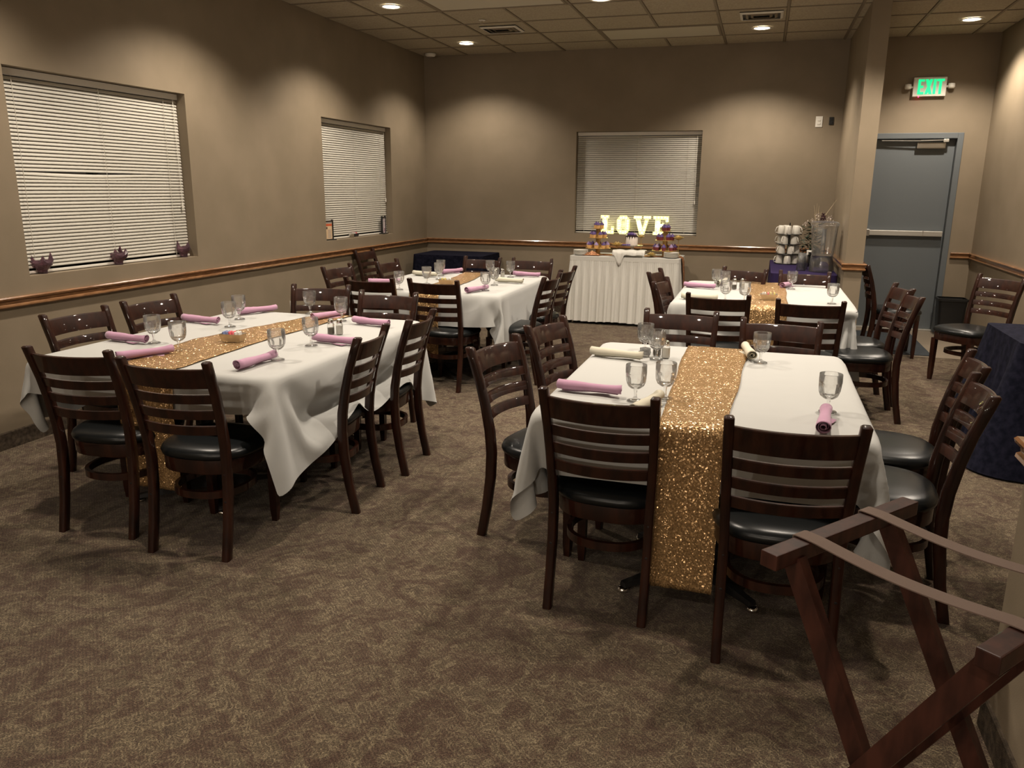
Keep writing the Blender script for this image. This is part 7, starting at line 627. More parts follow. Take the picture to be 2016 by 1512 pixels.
CLOTHS['RB'] = (45, 51, [
-310,21,20,19,19,13,10,0,-3,15,20,21,15,17,22,21,23,22,23,23,24,23,24,24,23,24,24,23,24,23,24,17,16,-8,-6,-5,17,17,7,2,7,10,15,-2,-11,-9,-3,0,1,-6,0,1,2,17,-6,0,2,6,2,0,0,-2,0,-2,-1,0,0,0,0,0,-1,0,0,-1,0,0,3,-2,6,-2,9,0,-7,-7,4,4,3,-15,-9,1,-1,-10,-1,1,-2,-1,0,10,5,7,-9,1,-3,4,2,2,2,-6,1,1,-1,1,-1,0,0,-1,0,-1,0,0,0,1,1,3,-6,9,-1,-7,3,4,4,-13,-12,2,6,13,-18,-6,-1,2,-1,0,-2,1,2,9,-2,4,0,-1,1,0,5,-2,0,-1,-2,1,-1,1,0,-2,1,0,0,-1,1,0,0,5,2,-6,-1,7,5,-15,-12,5,9,15,14,-7,-16,-3,3,-1,0,2,1,4,3,0,0,-2,0,-2,-1,2,2,-1,2,1,0,0,0,1,1,-2,-2,1,0,1,-1,0,8,1,-5,3,4,-12,-12,6,12,11,1,3,9,-13,-10,3,0,-1,4,2,0,-1,-2,0,2,0,1,1,1,0,1,0,1,-1,1,0,0,0,2,-1,-3,1,0,1,1,9,-6,-2,9,-11,-16,10,15,6,0,1,-15,17,8,-15,-5,4,0,1,0,0,-2,4,0,1,-1,1,1,-1,2,0,0,0,0,0,0,0,1,0,3,-2,-2,0,1,3,5,-7,9,-9,-14,13,13,2,0,1,-4,-15,3,19,-3,-13,4,0,2,-1,-1,4,-1,0,0,2,-1,0,0,0,1,0,-1,1,0,0,1,-1,1,0,3,-2,-2,2,4,-6,9,-7,-14,17,12,0,-1,-2,-9,-10,-15,0,0,21,-9,-6,3,2,0,3,-1,0,2,0,-1,1,0,0,0,0,0,0,0,0,0,0,0,0,1,-2,2,1,3,0,3,-4,-11,17,6,-2,-4,-8,-11,-8,-4,-5,-4,-9,3,16,-11,6,2,1,0,0,1,0,-1,1,0,0,0,0,0,0,0,0,0,0,0,1,-1,0,4,1,2,2,5,-15,-4,17,2,-7,-8,-10,-8,-2,0,-1,5,4,-5,-14,-5,9,3,1,1,0,1,0,-1,1,0,0,-1,1,0,0,0,0,0,0,0,0,0,1,0,-1,1,0,1,12,-3,3,-6,-9,-10,-7,-3,1,-2,0,0,14,-3,7,-2,-6,-11,1,0,0,0,0,-1,1,0,0,0,0,0,0,0,0,0,0,0,0,0,0,0,0,0,0,0,-1,1,17,-26,-5,-7,0,-1,2,0,2,1,6,13,-7,-10,-2,5,2,0,-1,0,0,-1,1,0,0,0,-1,1,0,0,0,-1,1,0,0,0,0,0,-1,0,1,0,0,0,0,1,-1,-6,1,5,4,2,2,1,0,-3,-3,-6,3,8,0,-1,-2,1,0,-1,1,0,0,0,-1,1,0,0,0,-1,1,0,0,0,0,-1,0,1,
0,0,-1,0,1,-2,2,9,-5,4,-1,2,2,3,2,3,1,-2,1,5,-2,-2,0,0,0,0,0,0,0,0,-1,1,0,0,-1,0,1,0,0,-1,0,0,1,0,0,-1,0,1,0,-1,0,2,4,1,2,0,-1,-1,0,0,0,1,-1,3,-1,-1,0,0,0,0,-1,1,0,0,-1,1,0,0,-1,1,0,0,-1,0,1,0,0,-1,0,0,1,-1,0,0,1,-1,3,1,2,-5,2,-2,0,-1,1,1,1,0,1,-1,0,0,0,0,0,0,0,0,-1,1,0,-1,0,1,0,-1,0,1,0,-1,0,0,1,-1,0,0,1,0,-1,0,0,1,0,5,4,-4,1,-2,-2,-2,0,1,1,-1,0,0,0,0,0,-1,1,0,0,0,0,0,0,0,0,0,0,0,0,0,0,0,0,0,0,0,0,0,-1,1,0,0,0,2,2,0,2,0,0,-1,-1,-3,-1,0,0,0,0,0,0,0,0,0,0,0,0,0,0,0,0,0,0,0,0,0,0,0,0,0,0,0,0,0,0,0,0,0,0,0,1,-1,0,-1,1,1,2,0,0,-2,0,0,0,0,0,0,0,0,0,0,0,0,0,0,0,0,0,0,0,0,0,0,0,0,0,0,0,0,0,0,0,0,0,0,0,0,1,-1,0,0,0,0,0,1,-1,0,0,0,0,0,-1,1,0,0,0,0,0,0,0,0,0,0,0,0,0,0,0,0,0,0,0,0,0,0,0,0,0,0,0,0,1,-1,-1,1,-1,0,0,1,0,1,0,0,0,0,0,0,0,0,0,0,0,0,0,0,0,0,0,0,0,0,0,0,0,0,0,0,0,0,0,0,0,0,0,0,0,0,0,1,-1,0,1,0,0,-1,0,0,0,0,0,0,0,0,0,0,0,0,0,0,0,0,0,0,0,0,0,0,0,0,0,0,0,0,0,0,0,0,0,0,0,0,0,0,0,0,0,0,0,0,1,0,0,0,0,0,0,0,0,0,0,0,0,0,0,0,0,0,0,0,0,0,0,0,0,0,0,0,0,0,0,0,0,0,0,0,0,0,0,0,0,1,-1,0,1,0,0,0,0,0,0,0,0,0,0,0,0,0,0,0,0,0,0,0,0,0,0,0,0,0,0,0,0,0,0,0,0,0,0,0,0,0,0,0,0,0,0,0,0,-1,0,-1,0,0,0,0,0,0,0,0,0,0,0,0,0,0,0,0,0,0,0,0,0,0,0,0,0,0,0,0,0,0,0,0,0,0,0,0,0,0,0,0,0,0,0,0,0,0,0,0,0,0,0,0,0,0,0,0,0,0,0,0,0,0,0,0,0,0,0,0,0,0,0,0,0,0,0,0,0,0,0,0,0,0,0,0,-1,1,0,0,0,0,0,0,0,0,0,0,0,0,0,0,0,0,0,0,0,0,0,0,0,0,0,0,0,0,0,0,0,0,0,0,0,0,0,0,0,0,0,0,0,0,-1,1,0,0,1,-1,1,0,0,0,0,0,0,0,0,0,0,0,0,0,0,0,0,0,0,0,0,0,0,0,0,0,0,0,0,0,0,0,0,0,0,0,0,0,0,1,-2,1,0,0,0,-1,1,0,0,0,0,0,0,0,0,0,0,0,0,0,0,0,0,0,0,0,0,0,0,0,
0,0,0,0,0,0,0,0,0,0,0,0,0,0,-1,1,0,0,0,0,0,-1,1,0,0,0,0,0,0,0,0,0,0,0,0,0,0,0,0,0,0,0,0,0,0,0,0,0,0,0,0,0,0,0,-1,1,-1,1,0,0,0,0,0,1,0,0,0,0,0,0,0,0,0,0,0,0,0,0,0,0,0,0,0,0,0,0,0,0,0,0,0,0,0,0,0,0,0,0,0,0,0,0,0,0,0,0,0,0,0,0,0,0,0,0,0,0,0,0,0,0,0,0,0,0,0,0,0,0,0,0,0,0,0,0,0,0,0,0,0,0,0,0,0,0,0,0,0,0,0,0,1,-1,1,-1,0,0,0,0,0,0,0,0,0,0,0,0,0,0,0,0,0,0,0,0,0,0,0,0,0,0,0,0,0,0,0,0,0,0,0,0,0,0,0,0,0,0,0,0,0,0,0,0,0,0,0,0,0,0,0,0,0,0,0,0,0,0,0,0,0,0,0,0,0,0,0,0,0,0,0,0,0,0,0,0,0,0,0,0,0,0,0,0,0,0,1,-1,0,0,0,0,0,0,0,0,0,0,0,0,0,0,0,0,0,0,0,0,0,0,0,0,0,0,0,0,0,0,0,0,0,0,0,0,0,0,0,0,0,-1,0,0,0,0,0,0,0,0,0,0,0,0,0,0,0,0,0,0,0,0,0,0,0,0,0,0,0,0,0,0,0,1,-1,0,0,0,0,0,0,0,0,1,-1,1,0,0,1,-1,0,0,0,0,0,0,0,0,0,0,0,0,0,0,0,0,0,0,0,0,0,0,0,0,0,0,0,0,0,0,0,0,0,0,0,0,0,1,-1,1,0,0,1,2,-1,-1,-1,1,0,0,0,0,0,0,0,0,0,0,0,0,0,0,0,0,0,0,0,0,0,0,0,0,0,0,0,0,0,0,0,0,1,-1,0,1,-1,0,0,0,3,-1,-2,-1,0,1,0,0,0,0,0,0,0,0,0,0,0,0,1,-1,0,0,1,-1,0,0,1,-1,0,0,0,0,0,0,0,0,0,0,1,-1,0,0,0,0,-1,3,2,-3,-2,-1,1,0,0,0,0,-1,1,0,0,0,0,0,0,0,0,0,0,0,0,0,0,0,0,0,0,0,1,-1,0,0,0,0,0,0,1,-1,0,0,0,0,-4,4,7,-3,-4,-1,1,0,0,0,0,0,0,0,1,-1,0,0,0,0,0,0,0,0,0,0,0,0,0,0,0,0,0,0,0,0,0,0,0,0,0,1,-1,0,0,-14,1,3,11,2,-3,-1,1,0,0,0,0,0,0,0,0,0,0,0,0,0,0,0,0,0,0,0,1,-1,0,0,0,0,0,1,0,1,0,0,-1,0,-1,-1,0,-1,0,-2,-3,-9,8,6,0,0,0,0,0,0,0,0,0,0,0,0,0,0,0,0,0,0,0,0,0,0,0,0,0,0,0,1,-1,0,-4,-3,-3,-2,-2,-2,-1,-2,-1,-16,0,-1,11,2,12,-8,0,0,0,1,-1,0,0,0,0,0,0,0,0,0,0,0,0,0,0,0,0,0,0,0,0,0,-1,-7,6,-1,-4,-4,-2,-3,-2,-1,0,-1,-15,5,13,4,4,-11,3,-2,-1,0,0,0,0,0,
0,0,0,0,0,0,0,0,0,0,0,0,0,0,0,0,0,0,-1,-5,4,-1,19,2,-2,-1,-2,-3,-4,-6,-4,7,8,1,-8,-10,6,2,-5,-1,0,0,0,0,0,0,0,0,0,0,0,0,0,0,0,0,0,0,0,0,0,0,-2,1,-4,-2,4,-7,20,9,0,0,-1,1,2,0,16,0,-9,-7,3,5,-7,-2,2,-1,0,0,0,0,0,0,0,0,0,0,0,0,0,0,0,0,0,0,0,0,-1,1,-1,0,-9,3,-3,1,12,11,5,2,-2,-1,1,16,-8,-11,10,-1,1,-7,0,-1,1,0,0,0,0,0,0,0,0,0,0,0,0,0,1,-1,0,0,0,0,0,0,0,-2,-1,-5,0,2,-8,1,8,11,9,5,0,-1,7,-10,9,-6,5,-1,-4,0,0,0,0,0,0,0,0,0,0,0,0,0,0,0,0,0,0,0,0,0,0,0,0,0,-5,0,-2,-11,4,7,-6,-2,5,9,9,7,5,-2,5,-4,0,9,-8,0,0,0,0,0,0,0,0,0,0,0,0,0,0,0,0,0,0,0,0,0,0,0,0,0,1,-5,-2,-3,-2,6,-2,2,-12,1,3,9,9,3,3042,-3,3,4,5,6,3,3,0,-2,11,10,12,1,0,-1,-1,-1,-1,-1,-1,1,0,1,2,0,-3,-4,-4,-3,0,13,11,-22,-23,-19,-7,-6,12,16,16,14,3,-14,-11,5,-6,-5,-3,6,0,4,0,-6,12,-7,-9,-7,7,-2,-2,-2,-2,-2,0,1,0,1,2,1,5,7,5,-1,-1,-2,-4,4,-1,3,4,-2,8,5,0,-3,-14,-14,4,-2,10,-7,-5,-1,0,11,-6,-15,5,-8,4,-2,-1,-8,3,5,3,-4,1,0,-1,0,4,-1,3,1,1,4,6,-2,-1,-3,1,-1,3,-1,4,13,0,-2,-14,-11,2,-4,-2,4,4,-7,-3,-1,2,1,-7,-5,1,-7,0,-4,2,1,0,5,14,7,-4,-6,-6,-3,2,-1,0,4,0,4,5,-3,-2,0,1,-4,5,14,3,-4,-14,-11,3,-5,1,9,4,3,-1,-6,-4,1,2,5,2,-7,-7,-1,7,7,5,4,-3,-9,-13,-2,2,5,0,-1,-1,-1,-2,4,2,4,2,-3,-2,2,-1,11,7,-2,-16,-10,3,-5,2,12,11,11,-6,5,-7,-6,-1,1,1,1,-4,9,13,2,-8,-11,-7,-6,-2,0,5,5,2,-1,-1,-1,-2,-2,-1,4,4,3,-2,-1,-1,5,13,1,-19,-7,2,-6,3,16,7,0,-10,18,0,2,-10,-6,3,-3,0,14,7,-9,-14,-4,-1,-2,2,4,10,5,1,-2,-1,-2,-3,-2,-3,-4,-3,5,7,-1,-1,0,14,2,-18,-7,1,-4,10,14,2,0,2,-11,6,12,4,-6,-10,0,3,8,3,-8,-8,-1,-1,4,4,5,2,-2,-3,-1,0,0,0,0,0,-1,-3,-5,-4,6,6,-3,6,
13,-19,-7,0,-1,11,10,3,2,3,0,-8,-3,9,10,2,-14,-1,10,2,-9,-6,1,4,4,4,0,-3,-2,0,0,0,0,0,0,0,0,0,0,-4,-1,-4,3,-1,13,-12,-3,-3,4,13,8,3,2,-1,-5,-5,14,-11,-8,0,13,-3,-9,5,-6,-1,2,5,1,1,-2,-1,-1,0,0,0,0,0,0,0,0,-1,-1,0,1,-8,-5,-3,-4,15,-1,0,8,13,5,2,-2,-7,-2,-1,-2,22,-5,-4,-2,-7,7,0,-2,-1,2,2,0,1,-1,-1,0,1,0,0,0,0,0,0,0,0,0,0,-1,-1,0,-5,-7,-6,-8,22,1,11,2,-2,-6,-3,1,-4,-6,0,11,4,-4,-1,6,6,1,1,0,-1,0,0,0,1,0,0,0,0,0,0,0,0,0,0,0,0,-1,0,1,0,2,2,1,-6,-18,15,-3,-8,-4,0,0,0,2,7,6,7,8,4,2,2,0,1,-1,0,0,1,0,0,-1,0,0,0,0,0,0,0,0,0,0,0,0,1,0,-1,1,-1,0,1,3,-1,-5,-3,0,-2,-3,-2,-1,-1,-2,-3,23,-2,1,1,0,1,0,0,0,0,-1,0,0,0,0,0,0,0,0,0,0,0,0,0,0,0,0,0,1,-1,0,1,0,-2,1,-1,1,-1,0,-1,-2,-3,-2,-2,-3,23,0,0,0,0,0,0,0,0,0,0,1,0,0,0,0,0,0,0,0,0,0,0,0,0,0,0,0,-1,1,0,-1,0,1,-1,-1,-1,0,0,0,1,0,0,0,-1,23,1,0,0,-1,0,0,1,0,0,0,-1,0,0,0,0,0,0,0,0,0,0,0,0,0,0,0,0,1,-1,0,1,0,0,0,-1,0,0,0,1,-1,1,-1,0,1,24,-1,0,0,1,0,0,-1,0,0,0,0,0,0,0,0,0,0,0,0,0,0,0,0,0,0,0,0,0,0,1,-1,0,0,0,0,-1,0,0,0,1,0,1,0,-1,23,0,0,0,0,0,0,0,0,1,0,0,0,0,0,0,0,0,0,0,0,0,0,0,0,0,0,0,0,0,-1,1,0,0,0,-1,0,0,0,0,0,0,0,0,1,24,0,0,0,0,0,0,0,0,-1,0,0,0,0,0,0,0,0,0,0,0,0,0,0,0,0,0,0,0,0,1,-1,0,0,0,1,-1,0,0,0,0,0,0,0,0,23,0,0,0,0,0,0,0,0,0,1,0,0,0,0,0,0,0,0,0,0,0,0,0,0,0,0,0,-1,1,-1,1,0,0,0,-1,0,0,0,0,0,0,0,0,0,24,0,0,0,0,0,0,0,0,0,-1,0,0,0,0,0,0,0,0,0,0,0,0,0,0,0,0,0,1,-1,1,0,-1,0,1,0,0,0,0,0,0,0,0,0,0,23,0,0,0,0,0,0,0,0,0,0,0,0,0,0,0,0,0,0,0,0,0,0,0,0,0,0,0,0,1,-1,0,1,0,-1,0,0,0,0,0,0,0,0,0,0,23,0,0,0,0,0,1,0,0,0,0,0,0,0,0,0,0,0,0,0,0,0,0,0,0,0,0,0,0,-1,
1,0,0,-1,1,0,0,0,0,0,0,0,0,0,0,24,0,0,0,0,0,-1,0,0,0,0,0,0,0,0,0,0,0,0,0,0,0,0,0,0,0,0,0,0,1,-1,0,0,1,-1,0,0,0,0,0,0,0,0,0,0,23,0,0,0,0,0,0,0,0,0,1,0,0,0,0,0,0,0,0,0,0,0,0,0,0,0,0,0,-1,0,1,0,0,-1,0,0,0,0,0,0,0,0,0,0,0,24,0,0,0,0,0,0,0,0,0,-1,0,0,0,0,0,0,0,0,0,0,0,0,0,0,0,0,0,1,0,-1,0,0,1,0,0,0,0,0,0,0,0,0,0,0,23,0,0,0,0,0,0,0,0,0,0,0,0,0,0,0,0,0,0,0,0,0,0,0,0,0,0,0,0,0,1,0,-1,0,0,0,0,0,0,0,0,0,0,0,0,24,0,0,0,0,0,0,0,0,0,0,0,0,0,0,0,0,0,0,0,0,0,0,0,0,0,0,0,0,-1,0,0,1,0,0,0,0,0,0,0,0,0,0,0,0,23,0,0,0,0,0,0,0,0,0,0,0,0,0,0,0,0,0,0,0,0,0,0,0,0,0,0,0,0,1,0,0,-1,0,0,0,0,0,0,0,0,0,0,0,0,23,0,0,0,0,0,0,0,1,0,0,0,0,0,0,0,0,0,0,0,0,0,0,0,0,0,0,0,0,-1,0,0,1,0,0,0,0,0,0,0,0,-1,0,0,0,24,0,0,0,0,0,0,0,-1,0,0,0,0,0,0,0,0,0,0,0,0,0,0,0,0,0,0,0,0,1,0,-1,0,0,0,0,0,0,0,0,0,1,0,0,0,23,0,0,0,0,0,0,0,0,0,0,0,0,0,0,0,0,0,0,0,0,0,0,0,0,0,0,0,0,0,0,1,0,0,0,0,0,-1,0,0,0,0,0,0,0,24,0,0,0,0,0,0,0,0,0,0,0,0,0,0,0,0,0,0,0,0,0,0,0,0,0,0,0,0,0,-1,0,0,0,0,0,0,1,0,0,0,0,0,0,0,23,0,0,0,0,0,0,0,0,0,0,0,0,0,0,0,0,0,0,0,0,0,0,0,0,0,0,0,0,0,1,0,0,0,0,-1,0,0,0,0,0,0,0,0,0,23,0,0,0,0,1,0,0,0,0,0,0,0,0,0,0,0,0,0,0,0,0,0,0,0,0,0,0,0,-1,0,0,0,0,0,1,0,0,0,0,0,-1,0,0,0,24,0,0,0,0,-1,0,0,0,0,0,0,0,0,0,0,0,0,0,0,0,0,0,0,0,0,0,0,0,1,0,0,0,0,-1,0,0,0,0,0,0,1,0,0,0,23,0,0,0,0,0,0,0,0,0,0,0,0,0,0,0,0,0,0,0,0,0,0,0,0,0,0,0,0,0,0,0,0,0,1,0,0,0,-1,0,0,0,0,0,0,24,0,0,0,0,0,0,0,0,0,0,0,0,0,0,0,0,0,0,0,0,0,0,0,0,0,0,0,0,0,0,0,-1,0,0,0,0,0,1,0,0,0,0,-1,0,23,0,0,0,0,0,0,0,0,0,0,0,0,0,0,0,0,0,0,0,0,0,0,0,0,0,0,0,0,0,0,0,1,0,0,0,-1,0,0,
0,0,0,0,1,0,23,0,1,0,0,0,0,0,0,0,0,0,0,0,0,0,0,0,0,0,0,0,0,0,0,0,0,0,0,-1,0,0,0,0,0,0,1,0,0,0,0,-1,0,0,0,23,0,0,0,0,0,0,0,0,0,0,0,0,0,0,0,0,0,0,0,0,0,0,0,0,0,0,0,0,1,0,0,0,0,0,-1,0,0,0,0,0,1,0,0,0,23,-1,0,1,0,0,1,-1,0,0,0,0,0,0,0,0,0,0,0,0,0,0,0,0,0,0,0,0,0,0,0,0,0,0,0,1,0,0,-1,0,0,0,0,0,0,19,-1,-2,5,2,1,-1,1,0,0,0,0,0,0,0,0,0,0,0,0,0,0,0,0,0,0,0,0,0,0,0,0,0,0,-1,0,0,0,1,0,0,0,-1,0,0,16,2,2,-4,5,2,1,-1,0,0,0,0,0,0,0,0,0,0,0,0,0,0,0,0,0,0,0,0,0,0,0,0,0,1,0,-1,-1,-2,-1,-2,-1,-1,-1,-2,-1,-1,6,7,8,-1,-3,6,1,0,-1,0,0,0,0,0,0,0,0,0,0,0,0,0,0,0,0,0,0,0,0,0,1,0,-1,-7,0,-4,2,-1,0,-1,-1,0,1,-1,18,3,-9,-5,-7,15,-5,-5,0,1,-1,0,0,0,0,0,0,0,0,0,0,0,0,0,0,0,0,0,0,0,0,0,5,-2,6,-8,2,-7,0,6,5,4,3,1,1,17,-14,-1,-1,16,-1,-11,-10,2,3,0,0,0,0,-1,0,0,1,-1,0,0,0,0,0,0,0,1,0,0,-1,1,4,-3,-1,15,-2,-3,3,-8,-11,-5,-1,2,4,4,-3,-2,8,12,1,-6,-10,0,-4,1,2,0,0,0,1,0,0,-1,0,0,0,0,0,0,1,0,-1,0,-1,1,3,2,-6,-2,10,10,-1,1,1,-4,-8,-8,-6,-2,0,-8,11,11,0,0,-10,-5,1,-1,-3,3,0,0,0,-1,1,-1,0,1,0,0,0,0,0,-1,1,0,0,1,1,1,0,-4,1,-1,12,-10,7,6,5,-1,-5,-7,-9,-5,2,13,0,0,-4,-11,1,-1,0,-1,-3,2,0,0,1,-1,1,0,0,0,0,0,0,0,0,0,0,0,2,2,0,-2,-6,4,0,4,4,-12,8,8,4,4,-2,-5,-8,15,1,0,0,-9,-7,0,0,0,-1,-1,-1,0,1,0,0,0,0,0,0,0,0,0,1,0,0,1,2,0,1,-1,-3,-2,3,1,3,13,-3,-19,5,10,3,5,1,-2,114,12,12,13,14,19,21,22,21,10,4,-4,-13,-16,-10,-9,-8,-8,-6,-6,-4,-4,-2,-2,-2,-1,0,-1,0,0,0,2,1,0,0,2,-14,-14,-17,-16,-16,-16,-16,-17,-18,20,0,0,-1,-4,-6,-6,-12,-8,6,-4,2,14,15,3,-1,-1,-1,-3,0,1,1,1,1,2,2,1,2,0,0,0,-1,0,-2,0,-5,1,-1,1,0,0,0,-1,-1,0,20,0,0,0,-2,
-5,-6,-5,0,-1,11,3,-8,0,3,6,2,-4,3,1,-1,1,1,1,1,0,0,1,1,0,0,0,0,-1,0,-6,2,-1,0,0,0,-1,-1,0,1,19,1,0,0,1,0,-2,-2,-2,-3,-15,1,0,0,3,4,6,8,0,2,0,0,0,0,-1,0,2,0,1,0,1,-1,0,1,-3,0,-4,0,1,0,-2,-1,1,0,-2,18,1,1,0,1,0,-2,-1,-4,-9,3,0,6,-1,1,3,-2,3,1,0,2,1,0,0,0,0,-2,1,2,1,-1,0,1,-1,-1,-4,0,0,-1,-1,0,0,-1,-2,-1,19,0,1,0,1,0,0,-1,-3,-2,6,-9,0,4,0,-1,1,2,0,3,2,0,0,0,0,-1,-1,-1,0,3,0,1,-1,0,-3,-2,-1,0,-1,-1,0,0,-2,0,0,14,4,1,1,1,1,0,0,-2,0,-7,8,0,-1,-1,-3,2,0,5,-1,0,1,0,0,0,0,0,-1,-2,1,3,-1,0,-1,-4,-1,0,-1,0,-1,-1,-2,0,0,0,15,1,3,1,1,1,0,1,-1,-2,3,-2,0,0,1,1,0,-1,0,1,0,0,0,0,0,0,0,-1,-1,-2,2,2,0,-3,-3,0,0,-1,-1,-1,-1,0,-1,-1,-2,15,-1,0,4,1,2,1,0,-1,2,-1,0,2,-1,0,0,0,1,0,0,0,0,0,0,0,0,0,0,-1,-2,-2,0,-1,-1,0,0,-2,0,-2,-1,-1,-1,-1,-2,-1,10,1,2,1,4,2,3,-1,1,0,0,1,-1,0,0,0,0,0,0,0,0,0,0,0,0,0,0,0,-1,-3,-7,-7,-1,5,5,0,0,-3,-1,-1,-1,-2,-1,0,0,7,-3,1,4,4,7,-1,1,-1,0,0,-1,0,0,0,0,0,0,0,0,0,0,0,0,-1,0,0,0,1,2,3,6,1,-13,-8,5,-3,-1,-2,-1,-1,0,0,0,0,0,3,-2,0,1,3,-4,-3,-1,-1,0,1,0,0,0,0,0,0,0,0,0,0,0,0,1,0,0,0,0,1,1,0,0,15,-11,1,2,-1,0,0,-1,0,0,0,1,-7,3,4,0,0,-1,2,-2,1,0,0,0,0,0,0,0,0,0,0,0,0,0,0,0,0,0,0,0,0,0,0,0,0,1,3,-2,0,0,0,-1,0,0,-1,0,-1,-3,1,1,0,1,0,0,0,0,0,0,0,0,0,0,0,0,0,0,0,0,0,0,0,0,0,0,0,0,0,0,-1,0,0,7,-7,1,0,-1,0,0,0,0,-1,-1,-1,1,-1,1,0,0,0,0,0,0,0,0,0,0,0,0,0,0,0,0,0,0,0,0,0,0,0,0,0,-1,1,0,-1,1,4,-3,-2,0,0,1,0,-1,0,1,0,0,-1,1,0,0,0,0,0,0,0,0,0,0,0,0,0,0,0,0,0,0,0,0,0,0,0,0,0,0,0,0,-1,1,0,1,0,-2,0,1,-1,0,1,0,-1,0,0,0,0,0,0,0,0,0,0,0,0,-2,1,-1,0,0,0,0,0,0,0,1,-1,0,0,1,0,-1,1,2,-1,0,0,0,1,
0,-1,-1,0,0,1,-1,0,1,0,0,0,0,0,0,0,0,0,0,0,0,0,0,0,0,0,1,0,0,-1,1,-1,1,-1,1,-2,0,2,-1,0,-1,1,0,0,1,-1,0,0,-1,1,-1,0,1,-1,1,-1,1,0,0,0,0,0,0,0,0,0,0,0,1,-1,0,-1,1,-1,2,-2,1,-1,1,0,0,1,-1,0,-1,1,0,0,0,1,-1,0,0,0,0,0,0,0,0,-1,0,0,0,0,-1,1,0,0,0,0,0,1,-2,0,1,1,-1,-1,2,-2,1,-1,1,1,-2,1,0,0,0,0,0,0,0,0,0,0,0,0,0,0,0,0,0,0,0,0,0,0,0,0,0,0,0,0,0,0,0,0,1,-1,-1,1,0,-1,2,-1,0,0,0,0,0,-1,0,1,0,0,0,0,1,-1,0,0,0,0,0,0,0,0,0,0,0,0,0,0,0,0,0,0,0,0,0,-1,1,-1,1,1,0,0,0,-1,0,0,1,-1,1,0,0,-1,0,0,0,0,0,0,0,0,0,0,0,0,0,0,0,0,0,0,0,0,0,0,0,0,0,0,0,0,1,0,-1,0,0,-1,1,-1,1,1,-1,-1,1,0,0,-1,2,-1,0,0,0,0,-1,1,0,0,0,0,0,0,0,0,0,0,0,0,0,0,0,0,0,0,0,0,0,-1,0,1,0,0,0,-1,1,0,-1,2,-1,-1,1,-1,2,-2,1,0,0,0,0,0,0,0,0,0,0,0,0,0,0,0,0,0,0,0,0,0,0,0,0,0,0,0,1,-1,0,0,0,0,1,-1,-1,2,-2,2,-1,-1,2,-1,0,0,0,0,0,0,0,0,0,0,0,0,0,0,0,0,0,0,0,0,0,0,0,0,0,0,0,0,0,-1,1,0,1,-1,1,-2,2,0,-1,0,0,1,-1,-1,0,2,-1,0,0,0,0,0,0,0,0,0,0,0,0,0,0,0,0,0,0,0,0,0,0,0,0,0,0,0,0,0,1,-2,1,0,1,-1,-1,1,1,-2,0,1,0,1,-1,0,0,0,0,0,0,0,0,0,0,0,0,0,0,0,0,0,0,0,0,0,0,0,0,0,0,0,0,0,0,-1,2,-1,0,0,0,1,-1,-1,1,0,1,-1,0,-1,1,0,0,0,0,0,0,0,0,0,0,0,0,0,0,0,0,0,0,0,0,0,0,0,0,0,0,0,0,1,-1,-1,1,-1,1,0,-1,0,1,1,-1,-1,2,-1,0,0,0,0,0,0,0,0,0,0,0,0,0,0,0,0,0,0,0,0,0,0,0,0,0,0,0,0,0,1,-2,2,0,-2,1,-1,1,0,1,-1,-1,2,-1,0,0,0,0,0,0,0,0,0,0,0,0,0,0,0,0,0,-1,1,0,0,0,0,0,0,0,0,0,0,0,0,0,1,-1,-1,2,-1,0,-1,1,0,0,1,-1,0,0,-1,1,0,0,0,0,0,0,0,0,0,0,0,-1,1,0,0,0,0,0,0,0,0,0,0,0,0,0,0,0,0,0,-1,1,-1,1,0,1,-1,0,0,-1,1,0,0,1,0,-1,0,0,0,0,0,0,0,0,0,0,0,0,0,0,0,0,0,0,0,0,0,0,0,0,0,0,0,
